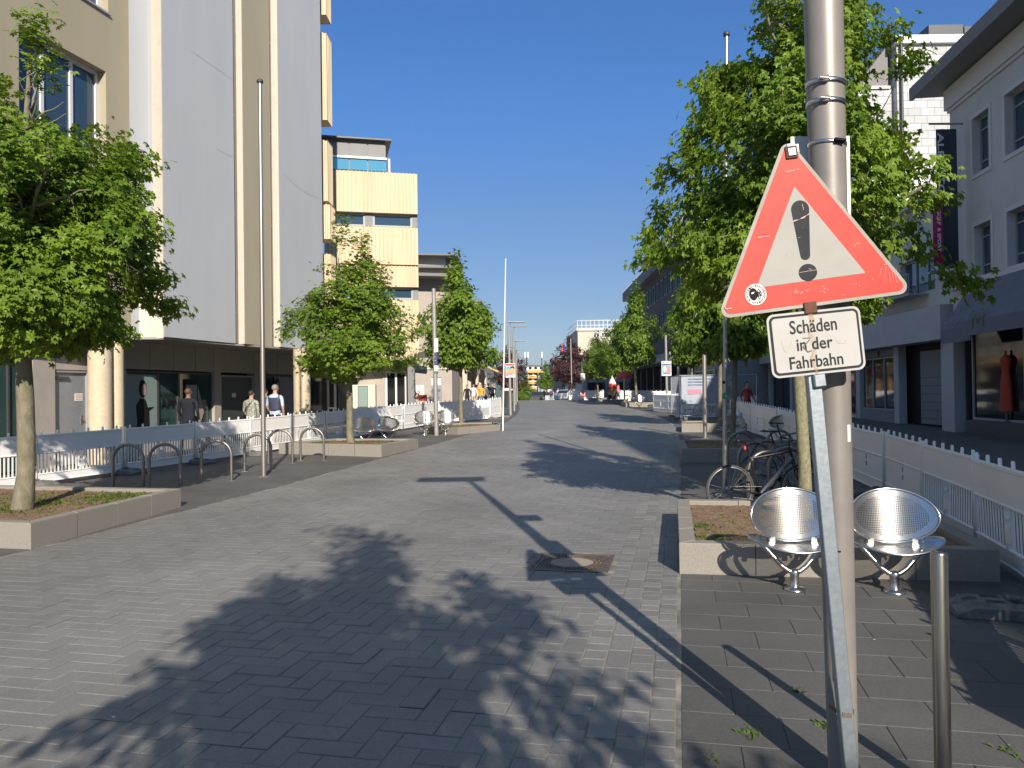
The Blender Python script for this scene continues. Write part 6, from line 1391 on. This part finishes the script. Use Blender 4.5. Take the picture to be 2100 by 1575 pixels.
scr2([(1601, 697), (1607, 717), (1612, 723), (1619, 712), (1623, 700)], .0018); scr2([(1714, 697), (1720, 705)], .002); scr2([(1722, 696), (1722, 704), (1730, 704), (1734, 697), (1733, 705)], .002); mb.build('faint_scribble', MATS['marker_ink'], p1)
mb = MB(); scr2([(1659, 697), (1646, 712), (1656, 722), (1664, 719)], .0042, -.0062); scr2([(1645, 694), (1661, 693)], .003, -.006); mb.build('brown_scribble', MATS['marker_brown'], p1)
# strap tying the sign post to the lamp post
M('strap', (.12, .095, .075), .7)
zst = P(1722, 1466, 3.2).z; mb = MB(); lo = [P(1700, 1448, YL - .065), P(1728, 1466, YP - .024), P(1747, 1468, YP - .024), P(1753, 1458, YL - .03), P(1757, 1440, YL + .02)]
for a, b in zip(lo[:-1], lo[1:]): mb.add([a + Vector((0, 0, .009)), b + Vector((0, 0, .009)), b - Vector((0, 0, .009)), a - Vector((0, 0, .009)), a + Vector((0, .004, .009)), b + Vector((0, .004, .009)), b + Vector((0, .004, -.009)), a + Vector((0, .004, -.009))], [(0, 1, 2, 3), (4, 5, 6, 7), (0, 1, 5, 4), (3, 2, 6, 7)])
mb.build('strap', MATS['strap'], ws)

# ------------------------------------------------------------------ bicycles
M('tyre', (.06, .055, .05), .8); M('alloy', (.45, .45, .46), .35, .9); M('frame_black', (.02, .021, .024), .3, .2); M('frame_grey', (.16, .17, .185), .35, .3); M('frame_red', (.35, .03, .02), .4)
def bicycle(label, loc, rz, fm='frame_black', lean=0.):
    t = thing('bicycle', label, 'bicycle', loc, rz, 'bicycles parked at the hoops'); RW = .335
    rh, fh, bb, st_, ht, hb = Vector((0, 0, RW)), Vector((1.02, 0, RW)), Vector((.42, 0, .28)), Vector((.27, 0, .80)), Vector((.83, 0, .86)), Vector((.87, 0, .73))
    for c, nm in ((rh, 'wheel'), (fh, 'wheel')):
        mb = MB(); mb.lathe([(.02, -.03), (.02, .03)], 12, Matrix.Translation(c) @ Matrix.Rotation(R(90), 4, 'X')); w_ = L_(mb, nm, MATS['alloy'], t)
        mb = MB(); mb.tube([c + Vector((math.cos(k * .1309) * (RW - .014), 0, math.sin(k * .1309) * (RW - .015))) for k in range(48)], .0155, 8, closed=True, up=(0, 1, 0)); L_(mb, 'tyre', MATS['tyre'], w_)
        mb = MB(); mb.tube([c + Vector((math.cos(k * .1309) * (RW - .036), 0, math.sin(k * .1309) * (RW - .033))) for k in range(48)], .008, 6, closed=True, up=(0, 1, 0)); L_(mb, 'rim', MATS['alloy'], w_)
        mb = MB()
        for k in range(24): a = k * .2618; a2 = a + (.25 if k % 2 else -.25); mb.tube([c + Vector((math.cos(a2) * .02, .02 * (1 - 2 * (k % 2)), math.sin(a2) * .02)), c + Vector((math.cos(a) * (RW - .035), 0, math.sin(a) * (RW - .035)))], .0011, 3, cap=False)
        L_(mb, 'spokes', MATS['alloy'], w_)
    mb = MB(); mb.tube([bb, st_], .016, 10); mb.tube([st_ + Vector((.01, 0, -.05)), ht + Vector((0, 0, -.02))], .017, 10); mb.tube([ht + Vector((-.005, 0, .03)), hb], .020, 10)
    for s_ in (-1, 1): mb.tube([st_ + Vector((.015, s_ * .01, -.08)), rh + Vector((0, s_ * .055, 0))], .0085, 8); mb.tube([bb + Vector((0, s_ * .03, 0)), rh + Vector((0, s_ * .055, 0))], .010, 8)
    L_(mb, 'frame', MATS[fm], t)
    mb = MB(); mb.tube([hb + Vector((-.01, 0, .02)), bb], .024, 12); dt = L_(mb, 'down_tube', MATS['frame_grey'], t)
    vs, f, sz = text_mesh('GIANT', .34, .042, bold=.03); d = (hb - bb).normalized(); up_ = Vector((-d.z, 0, d.x)); mb = MB(); mb.add([bb + d * (.12 + v[0]) + up_ * (v[1] - .02) + Vector((0, -.0255, 0)) for v in vs], f); mb.build('lettering', MATS['alloy'], dt, world=False, recalc=False)
    mb = MB()
    for s_ in (-1, 1): mb.tube([hb + Vector((.0, s_ * .03, -.02)), hb + Vector((.05, s_ * .055, -.18)), fh + Vector((0, s_ * .055, 0))], .011, 8)
    mb.tube([hb + Vector((0, -.03, -.01)), hb + Vector((0, .03, -.01))], .018, 8); L_(mb, 'fork', MATS['frame_black'], t)
    mb = MB(); mb.tube([st_, st_ + Vector((-.05, 0, .17))], .0135, 8); L_(mb, 'seat_post', MATS['black_gloss'], t)
    s0 = st_ + Vector((-.06, 0, .19)); mb = MB(); pr_ = [(-.14, .070, .02), (-.10, .075, .022), (-.03, .055, .012), (.06, .024, .008), (.13, .018, .006), (.145, .008, .0)]
    V = []
    for (x, w_, z) in pr_: V += [(s0.x + x, -w_, s0.z + z - .018), (s0.x + x, -w_ * .7, s0.z + z + .004), (s0.x + x, 0, s0.z + z + .010), (s0.x + x, w_ * .7, s0.z + z + .004), (s0.x + x, w_, s0.z + z - .018)]
    n = len(pr_); mb.add(V, [(5 * i + k, 5 * i + 5 + k, 5 * i + 6 + k, 5 * i + 1 + k) for i in range(n - 1) for k in range(4)] + [tuple(range(5)), tuple(range(5 * n - 5, 5 * n)), ] + [(5 * i, 5 * i + 4, 5 * i + 9, 5 * i + 5) for i in range(n - 1)], True); L_(mb, 'saddle', MATS['black_gloss'], t)
    mb = MB(); mb.tube([ht + Vector((0, 0, .0)), ht + Vector((-.01, 0, .1)), ht + Vector((.05, 0, .13))], .014, 8); mb.tube([ht + Vector((.03, -.30, .15)), ht + Vector((.05, -.1, .13)), ht + Vector((.05, .1, .13)), ht + Vector((.03, .30, .15))], .012, 8); L_(mb, 'handlebar', MATS['frame_black'], t)
    for s_ in (-1, 1): mb = MB(); mb.tube([ht + Vector((.03, s_ * .20, .145)), ht + Vector((.02, s_ * .32, .152))], .016, 8); mb.tube([ht + Vector((.05, s_ * .2, .13)), ht + Vector((.12, s_ * .25, .10))], .005, 5); L_(mb, 'grip', MATS['black'], t)
    mb = MB(); mb.lathe([(.095, -.048), (.095, -.044), (.075, -.044), (.075, -.048)], 24, Matrix.Translation(bb) @ Matrix.Rotation(R(90), 4, 'X')); mb.tube([bb + Vector((0, -.05, 0)), bb + Vector((.10, -.065, -.135))], .008, 6); mb.tube([bb + Vector((0, .05, 0)), bb + Vector((-.10, .065, .135))], .008, 6)
    for s_ in (-1, 1): mb.box(bb.x - s_ * .10 - .04, bb.x - s_ * .10 + .04, *sorted((s_ * .07, s_ * .15)), bb.z + s_ * .135 - .008, bb.z + s_ * .135 + .008)
    L_(mb, 'crank', MATS['black'], t)
    mb = MB(); mb.lathe([(.05, -.045), (.03, -.030)], 16, Matrix.Translation(rh) @ Matrix.Rotation(R(90), 4, 'X')); mb.tube([rh + Vector((0, -.04, .05)), bb + Vector((0, -.045, .094))], .003, 4); mb.tube([rh + Vector((.03, -.04, -.10)), bb + Vector((0, -.045, -.094))], .003, 4); L_(mb, 'drivetrain', MATS['alloy'], t)
    if fm == 'frame_black':
        mb = MB(); mb.box(st_.x - .075, st_.x - .045, -.02, .02, .87, .92, bev=.006); L_(mb, 'rear_light', MATS['sign_red'], t)
    return t
bicycle('front bicycle, black with grey down tube and thin saddle, before the hoops', (2.93, 10.42, .0), R(3))
bicycle('grey bicycle behind the front one, its handlebar beside the mossy trunk', (3.85, 12.1, gz(12)), R(10), 'frame_grey')
bicycle('dark bicycle farther back in the shade before the second right planter', (4.75, 14.4, gz(14.7)), R(12), 'frame_grey')
# distant scooters / parked bikes by the far planter
for (x, y, lab) in ((9.0, 60, 'distant dark bicycle under the far green trees on the right'), (9.9, 59, 'distant bicycle nearer the brick block, in shade')):
    t = copy_tree(bpy.data.objects['bicycle.001'], (x, y, gz(y)), R(20), lab)
# red tree-like parasol and ice cream sign
ic = thing('ice_cream_sign', 'giant ice cream cone figure with a white swirl beside the far right barriers', 'shop sign', P(1256, 812, 62)); c = P(1256, 800, 62); gzz = gz(62)
mb = MB(); mb.lathe([(.04, gzz + .1), (.10, gzz + .6), (.26, gzz + 1.25)], 14, Matrix.Translation((c.x, 62, 0))); mb.build('cone', M('wafer', (.45, .26, .10), .8), ic)
mb = MB(); mb.lathe([(.28, gzz + 1.2), (.34, gzz + 1.35), (.32, gzz + 1.5), (.2, gzz + 1.62)], 14, Matrix.Translation((c.x, 62, 0))); mb.build('red_scoop', MATS['sign_red'], ic)
mb = MB(); mb.lathe([(.3, gzz + 1.5), (.28, gzz + 1.7), (.22, gzz + 1.72), (.2, gzz + 1.9), (.12, gzz + 1.93), (.06, gzz + 2.15), (0, gzz + 2.3)], 14, Matrix.Translation((c.x, 62, 0))); mb.build('white_swirl', MATS['white_paint'], ic)
pa_ = thing('red_parasol', 'red ruffled parasol on a pale post among the far right trees', 'parasol', P(1280, 815, 57)); c = P(1280, 770, 57); mb = MB(); mb.tube([(c.x, 57, gz(57)), (c.x, 57, c.z)], .07, 8); mb.build('post', MATS['column_cream'], pa_)
mb = MB(); n = 18; V = [(c.x, 57, c.z + .35)]
for k in range(n): a = 6.283 * k / n; V.append((c.x + .5 * math.cos(a), 57 + .5 * math.sin(a), c.z + .2)); 
for k in range(n): a = 6.283 * k / n; V.append((c.x + .62 * math.cos(a), 57 + .62 * math.sin(a), c.z - .15 - .1 * (k % 2)))
mb.add(V, [(0, 1 + k, 1 + (k + 1) % n) for k in range(n)] + [(1 + k, 1 + (k + 1) % n, 1 + n + (k + 1) % n, 1 + n + k) for k in range(n)], True); mb.build('canopy', MATS['sign_red'], pa_)
# far vehicles and awnings near the crest
def car(label, x, y, rz, mat):
    t = thing('parked_car', label, 'car', (x, y, gz(y)), rz, 'small cars parked beyond the crest'); mb = MB(); pr_ = [(-2.1, .3), (-2.1, .75), (-1.9, .95), (-1.3, 1.0), (-.8, 1.42), (.6, 1.45), (1.25, 1.0), (1.95, .88), (2.1, .6), (2.1, .3)]
    V = [(x_, -.82, z_) for x_, z_ in pr_] + [(x_, .82, z_) for x_, z_ in pr_]; n = len(pr_); mb.add(V, [tuple(range(n)), tuple(range(2 * n - 1, n - 1, -1))] + [(i, (i + 1) % n, n + (i + 1) % n, n + i) for i in range(n)]); L_(mb, 'body', mat, t)
    mb = MB()
    for s_ in (-1, 1): mb.add([(-1.15, s_ * .825, 1.0), (-.75, s_ * .825, 1.35), (.55, s_ * .825, 1.37), (1.05, s_ * .825, 1.0)], [(0, 1, 2, 3)])
    mb.add([(-1.32, -.7, 1.02), (-.84, -.7, 1.40), (-.84, .7, 1.40), (-1.32, .7, 1.02)], [(0, 1, 2, 3)]); mb.add([(1.28, -.7, 1.01), (.66, -.7, 1.44), (.66, .7, 1.44), (1.28, .7, 1.01)], [(0, 1, 2, 3)]); L_(mb, 'windows', MATS['glass'], t)
    for X in (-1.3, 1.3):
        for s_ in (-1, 1): mb = MB(); mb.lathe([(0, -.1), (.2, -.1), (.31, -.09), (.31, .09), (.2, .1), (0, .1)], 16, Matrix.Translation((X, s_ * .75, .31)) @ Matrix.Rotation(R(90), 4, 'X')); L_(mb, 'wheel', MATS['tyre'], t)
    return t
car('small white car at the crest right of the purple tree trunk', 6.9, 97, R(60), MATS['white_paint']); car('dark car far down at the crest, left of the white car', 3.4, 103, R(85), MATS['dark_frame']); car('grey car far beyond the crest in the middle of the street', 4.9, 105, R(88), MATS['fascia_grey'])
# tilted cream market umbrella / container by the distant left lamps
wb_ = thing('waste_bin', 'dark waste bin with a white rim by the distant left lamps', 'bin', P(1041, 823, 55)); c = P(1041, 823, 55); mb = MB(); mb.lathe([(.26, gz(55)), (.34, gz(55) + 1.15), (.36, gz(55) + 1.18)], 14, Matrix.Translation((c.x, 55, 0))); mb.build('body', MATS['dark_frame'], wb_); mb = MB(); mb.lathe([(.37, gz(55) + 1.18), (.39, gz(55) + 1.3), (.1, gz(55) + 1.36)], 14, Matrix.Translation((c.x, 55, 0))); mb.build('lid', MATS['white_paint'], wb_)

# ------------------------------------------------------------------ people
M('skin', (.50, .29, .20), .6); M('skin_dark', (.22, .12, .08), .6); M('hair_dark', (.025, .018, .015), .6); M('hair_grey', (.24, .22, .20), .8); M('hair_brown', (.09, .05, .03), .6)
M('cloth_pattern', (.40, .40, .33), .85, 0, (.17, .18, .15), 26., contrast=(.45, .55)); M('vest_navy', (.045, .055, .10), .5, 0, (.035, .045, .085), 8., bump=.3, bscale=14., stretch=(.3, .3, 4)); M('shirt_blue', (.42, .50, .66), .8); M('cloth_dark', (.022, .023, .03), .9, spec=.1); M('cloth_white', (.72, .72, .72), .8); M('cloth_beige', (.55, .42, .34), .8); M('cloth_mustard', (.55, .33, .06), .8); M('jeans', (.10, .15, .24), .85); M('trouser_beige', (.42, .36, .28), .85); M('cloth_grey', (.12, .13, .15), .85); M('shoe', (.04, .035, .03), .7)
def skinmesh(nodes, edges, sub=1):
    """nodes: name -> (pos, radius); returns verts, faces of one continuous skinned body"""
    names = list(nodes); me = bpy.data.meshes.new('s'); me.from_pydata([nodes[k][0] for k in names], [(names.index(a), names.index(b)) for a, b in edges], []); o = bpy.data.objects.new('s', me); COL.objects.link(o)
    sk_ = o.modifiers.new('k', 'SKIN'); sk_.use_smooth_shade = True; lay_ = me.skin_vertices[0].data
    for i, k in enumerate(names):
        r_ = nodes[k][1]; lay_[i].radius = (r_, r_) if not isinstance(r_, tuple) else r_; lay_[i].use_root = (k == 'pelvis')
    sb_ = o.modifiers.new('b', 'SUBSURF'); sb_.levels = sub; dg = bpy.context.evaluated_depsgraph_get(); m2 = bpy.data.meshes.new_from_object(o.evaluated_get(dg)); vs = [tuple(v.co) for v in m2.vertices]; fs_ = [tuple(p.vertices) for p in m2.polygons]; bpy.data.objects.remove(o); bpy.data.meshes.remove(me); bpy.data.meshes.remove(m2); return vs, fs_
def person(label, loc, rz, H=1.75, top='cloth_dark', bot='jeans', hair='hair_dark', skin='skin', fingers=False, sleeve='long', stride=.18, arm=.12, vest=None, group=None, elbow=.12, headturn=0., wide=1., longhair=False):
    t = thing('person', label, 'person', loc, rz, group); s = H / 1.75; w_ = wide
    N_ = {'pelvis': ((0, 0, .93), (.15 * w_, .11)), 'waist': ((0, .01, 1.08), (.14 * w_, .10)), 'chest': ((0, 0, 1.27), (.165 * w_, .115)), 'shoulder': ((0, -.01, 1.40), (.13, .085)), 'neck': ((0, 0, 1.485), .052), 'head0': ((0, .015, 1.56), (.066, .078)), 'head1': ((0, .02, 1.64), (.074, .09)), 'head2': ((0, .0, 1.705), (.06, .07))}
    E_ = [('pelvis', 'waist'), ('waist', 'chest'), ('chest', 'shoulder'), ('shoulder', 'neck'), ('neck', 'head0'), ('head0', 'head1'), ('head1', 'head2')]
    for sd, nm in ((-1, 'l'), (1, 'r')):
        f = sd * stride
        N_.update({nm + 'hip': ((sd * .095, 0, .86), .092), nm + 'knee': ((sd * .10, f * .55 + .03, .49), .058), nm + 'calf': ((sd * .10, f * .75 - .01, .34), .055), nm + 'ankle': ((sd * .10, f * 1.0 - .02, .09), .038), nm + 'toe': ((sd * .115, f * 1.0 + .14, .035), .034),
            nm + 'sh': ((sd * .185 * w_, -.01, 1.385), .060), nm + 'el': ((sd * (.235 * w_ + .02), -f * .4 - .02, 1.12), .043), nm + 'wr': ((sd * .235 * w_, -f * .7 + elbow, .90), .028), nm + 'palm': ((sd * .232 * w_, -f * .75 + elbow + .03, .835), (.018, .036))})
        E_ += [('pelvis', nm + 'hip'), (nm + 'hip', nm + 'knee'), (nm + 'knee', nm + 'calf'), (nm + 'calf', nm + 'ankle'), (nm + 'ankle', nm + 'toe'), ('shoulder', nm + 'sh'), (nm + 'sh', nm + 'el'), (nm + 'el', nm + 'wr'), (nm + 'wr', nm + 'palm')]
        if fingers:
            px_, py_, pz_ = N_[nm + 'palm'][0]
            for q in range(4):
                a = (q - 1.5) * .019; N_[nm + 'f%da' % q] = ((px_ - sd * .003, py_ + a, pz_ - .045), .0085); N_[nm + 'f%db' % q] = ((px_ - sd * .018, py_ + a * 1.1 + .004, pz_ - (.082 if q in (1, 2) else .072)), .007); E_ += [(nm + 'palm', nm + 'f%da' % q), (nm + 'f%da' % q, nm + 'f%db' % q)]
            N_[nm + 'ta'] = ((px_ - sd * .012, py_ + .042, pz_ - .005), .0095); N_[nm + 'tb'] = ((px_ - sd * .022, py_ + .05, pz_ - .035), .008); E_ += [(nm + 'palm', nm + 'ta'), (nm + 'ta', nm + 'tb')]
    vs, fs_ = skinmesh(N_, E_, 2 if fingers else 1); mb = MB(); zsl = 1.14 if sleeve == 'short' else .88
    for f in fs_:
        c = sum((Vector(vs[i]) for i in f), Vector()) / len(f); ax_ = abs(c.x)
        if c.z > 1.475: mi = 2
        elif ax_ > .165 * w_ + .01 and c.z < 1.34: mi = 2 if c.z < zsl else 0
        elif c.z > .90: mi = 0
        elif c.z > .085: mi = 1
        else: mi = 3
        mb.f.append(f); mb.sm.append(True); mb.mi.append(mi)
    mb.v = [(x * s, y * s, z * s) for x, y, z in vs]; mb.build('body', [MATS[top], MATS[bot], MATS[skin], MATS['shoe']], t, world=False)
    mb = MB(); V = []; n, m_ = 16, 8; Th = Matrix.Translation((0, .006 * s, 1.652 * s)) @ Matrix.Rotation(headturn, 4, 'Z')
    for j in range(m_ + 1):
        ph = math.pi * (j / m_) * .70
        for i in range(n): th_ = 2 * math.pi * i / n; back = .5 - .5 * math.sin(th_); cut = .46 + .54 * back ** 1.3; p_ = ph * cut; V.append((.090 * s * math.sin(p_) * math.cos(th_), .104 * s * math.sin(p_) * math.sin(th_) - .008 * s, .098 * s * math.cos(p_)))
    mb.add(V, [(j * n + i, j * n + (i + 1) % n, (j + 1) * n + (i + 1) % n, (j + 1) * n + i) for j in range(m_) for i in range(n)], True, 0, Th); L_(mb, 'hair', MATS[hair], t)
    mb = MB()
    for sd in (-1, 1): mb.lathe([(0, -.01 * s), (.02 * s, 0), (0, .012 * s)], 8, Matrix.Translation((sd * .088 * s, .01 * s, 1.625 * s)) @ Matrix.Rotation(R(90), 4, 'Y') @ Matrix.Diagonal((1.4, .8, 1, 1)))
    mb.add([Vector(q) * s for q in ((-.012, .098, 1.61), (.012, .098, 1.61), (0, .132, 1.605), (0, .104, 1.655))], [(0, 1, 2), (0, 2, 3), (1, 3, 2), (0, 3, 1)]); L_(mb, 'ears_and_nose', MATS[skin], t)
    mb = MB()
    for sd in (-1, 1): mb.lathe([(0, 0), (.011 * s, .001), (0, .004)], 8, Matrix.Translation((sd * .032 * s, .1045 * s, 1.650 * s)) @ Matrix.Rotation(R(-90), 4, 'X'))
    mb.box(-.022 * s, .022 * s, .100 * s, .1075 * s, 1.572 * s, 1.580 * s); L_(mb, 'eyes_and_mouth', MATS['hair_brown'], t)
    if vest:
        N2 = {k: N_[k] for k in ('pelvis', 'waist', 'chest', 'shoulder')}; N2['pelvis'] = ((0, 0, .95), (.172 * w_, .135)); N2['waist'] = ((0, .01, 1.08), (.168 * w_, .132)); N2['chest'] = ((0, 0, 1.27), (.188 * w_, .138)); N2['shoulder'] = ((0, -.01, 1.42), (.15, .098))
        for sd, nm in ((-1, 'l'), (1, 'r')): N2[nm] = ((sd * .15 * w_, -.01, 1.40), .072)
        vs2, f2 = skinmesh(N2, [('pelvis', 'waist'), ('waist', 'chest'), ('chest', 'shoulder'), ('shoulder', 'l'), ('shoulder', 'r')], 2); mb = MB(); mb.add([(x * s, y * s, z * s) for x, y, z in vs2], f2, True); L_(mb, 'vest', MATS[vest], t)
    return t
def at(px, Y): return (P(px, 800, Y).x, Y, gz(Y))
person('grey haired man in a navy quilted vest and pale blue shirt, right of the flagpole', at(564, 22.9), R(-12), 1.84, 'shirt_blue', 'cloth_dark', 'hair_grey', fingers=True, sleeve='short', vest='vest_navy', wide=1.12)
w1 = person('dark haired woman in a patterned pale blouse with a shoulder strap, left of the flagpole', at(515, 22.6), R(-14), 1.68, 'cloth_pattern', 'cloth_dark', 'hair_dark', fingers=True, wide=1.15, elbow=.08, longhair=False)
mb = MB(); mb.tube([(.13, -.05, 1.40), (.03, -.14, 1.28), (-.1, -.155, 1.12), (-.2, -.1, .95)], .009, 6); L_(mb, 'shoulder_strap', MATS['black'], w1); mb = MB(); mb.box(-.27, -.17, -.16, .1, .78, .96, bev=.03); L_(mb, 'bag', MATS['black'], w1)
person('dark haired companion almost hidden between the couple behind the flagpole', at(543, 23.6), R(-12), 1.72, 'cloth_dark', 'cloth_dark', 'hair_dark', fingers=True)
person('balding man in a dark shirt walking away in the shade before the phone poster', at(386, 20.9), R(-10), 1.78, 'cloth_dark', 'cloth_dark', 'hair_brown', skin='skin_dark', fingers=True, wide=1.3)
person('man in a pale pink shirt and beige shorts walking towards us by the lamp column', at(911.5, 49), R(176), 1.82, 'cloth_beige', 'trouser_beige', 'hair_dark', sleeve='short', wide=1.1)
person('man in a white shirt and light trousers walking towards us left of the tree trunk', at(936, 50), R(184), 1.78, 'cloth_white', 'trouser_beige', 'hair_dark', sleeve='short', wide=1.05)
for i, (px, Y, top, bot, lab) in enumerate(((958, 52, 'cloth_dark', 'cloth_dark', 'person in black just right of the tree trunk under the awning'), (971, 55, 'cloth_white', 'trouser_beige', 'person in white and beige under the dark awning'), (981, 58, 'cloth_mustard', 'trouser_beige', 'person in orange, left of the one in mustard yellow'), (987.5, 55, 'cloth_mustard', 'jeans', 'person in a mustard yellow shirt and jeans'), (1001, 60, 'cloth_dark', 'cloth_grey', 'person in black carrying a bag near the barrier end'), (1010, 55, 'cloth_dark', 'cloth_dark', 'person dressed all in black, rightmost of the left pedestrians'), (995, 57, 'cloth_grey', 'cloth_dark', 'person in grey between the mustard shirt and the black clothes'), (924, 54, 'cloth_dark', 'cloth_white', 'person with dark top between the two approaching men'))):
    person(lab, at(px, Y), R(180 + 25 * math.sin(i * 2)), 1.66 + .04 * (i % 3), top, bot, group='pedestrians in the distance on the left')
for i, (px, Y, top, bot, lab) in enumerate(((1130, 97, 'cloth_beige', 'cloth_dark', 'far pedestrian in beige at the crest'), (1144, 98, 'po_pink', 'cloth_dark', 'far pedestrian in pink at the crest'), (1116, 99, 'cloth_dark', 'cloth_dark', 'far pedestrian in dark clothes at the crest, leftmost'), (1268, 63, 'po_pink', 'jeans', 'person in pink behind a far right barrier'), (1262, 64, 'cloth_beige', 'jeans', 'person in beige behind the orange notice'))):
    person(lab, at(px, Y), R(170 + 30 * i), 1.7, top, bot, group='pedestrians far off at the crest')
rj = person('person in a dark red jacket seated by the shaded shopfront beyond the right barriers', (P(1532, 800, 31.5).x, 31.5, gz(31)), R(200), 1.7, 'frame_red', 'cloth_dark')
# ------------------------------------------------------------------ the air
mb = MB(); mb.box(-6100, 6100, -90, 9100, -40, 125)
hz = mb.build('haze', M('haze_air', (0, 0, 0)), recalc=True); tag(hz, kind='stuff')
m = MATS['haze_air']; nt = m.node_tree; nt.nodes.clear(); out = nt.nodes.new('ShaderNodeOutputMaterial'); pv = nt.nodes.new('ShaderNodeVolumePrincipled')
pv.inputs['Color'].default_value = (.82, .90, 1, 1); pv.inputs['Density'].default_value = .00022; pv.inputs['Anisotropy'].default_value = .2
nt.links.new(pv.outputs[0], out.inputs['Volume'])
# ------------------------------------------------------------------ light
SUN_EL, SUN_AZ = 27.5, 168.9
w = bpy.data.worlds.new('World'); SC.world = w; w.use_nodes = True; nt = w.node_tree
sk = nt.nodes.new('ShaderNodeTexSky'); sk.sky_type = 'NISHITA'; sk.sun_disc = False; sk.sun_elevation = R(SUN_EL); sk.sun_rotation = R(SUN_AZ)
sk.air_density = 1.0; sk.dust_density = .15; sk.ozone_density = 3.5; sk.altitude = 100
bg = nt.nodes['Background']; 
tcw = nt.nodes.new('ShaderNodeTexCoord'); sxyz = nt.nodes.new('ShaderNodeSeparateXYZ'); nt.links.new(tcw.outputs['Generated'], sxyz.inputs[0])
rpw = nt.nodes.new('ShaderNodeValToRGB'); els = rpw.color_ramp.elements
for i, (p_, c_) in enumerate(((0, (.33, .35, .405)), (.105, (.28, .305, .365)), (.225, (.275, .345, .44)), (.34, (.232, .405, .585)), (.45, (.23, .415, .62)), (.68, (.95, .92, .82)), (1, (1.1, 1.02, .80)))):  # dims the visible low sky; unseen upper sky kept bright and warmed to fill shade
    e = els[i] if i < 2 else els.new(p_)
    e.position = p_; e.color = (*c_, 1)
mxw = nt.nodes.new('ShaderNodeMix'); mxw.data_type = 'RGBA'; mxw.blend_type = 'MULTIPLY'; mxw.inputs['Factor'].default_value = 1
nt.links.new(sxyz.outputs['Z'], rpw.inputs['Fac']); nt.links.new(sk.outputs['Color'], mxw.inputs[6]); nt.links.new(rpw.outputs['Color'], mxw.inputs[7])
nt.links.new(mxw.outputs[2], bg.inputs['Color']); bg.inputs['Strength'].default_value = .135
sl = bpy.data.lights.new('sun', 'SUN'); sl.energy = 4.2; sl.angle = R(.53); sl.color = (1, .90, .76)
so = bpy.data.objects.new('sun', sl); COL.objects.link(so); so.location = (10, -40, 30)
a = R(SUN_AZ); d = -Vector((math.sin(a) * math.cos(R(SUN_EL)), math.cos(a) * math.cos(R(SUN_EL)), math.sin(R(SUN_EL))))
so.rotation_mode = 'QUATERNION'; so.rotation_quaternion = Vector((0, 0, -1)).rotation_difference(d)
vs_ = SC.view_settings; vs_.view_transform = 'Standard'; vs_.look = 'None'; vs_.gamma = 1; vs_.exposure = .75
SC.render.use_persistent_data = False
for o in list(SC.objects):
    if o.type == 'MESH' and not o.data.materials: print('NOMAT', o.name)
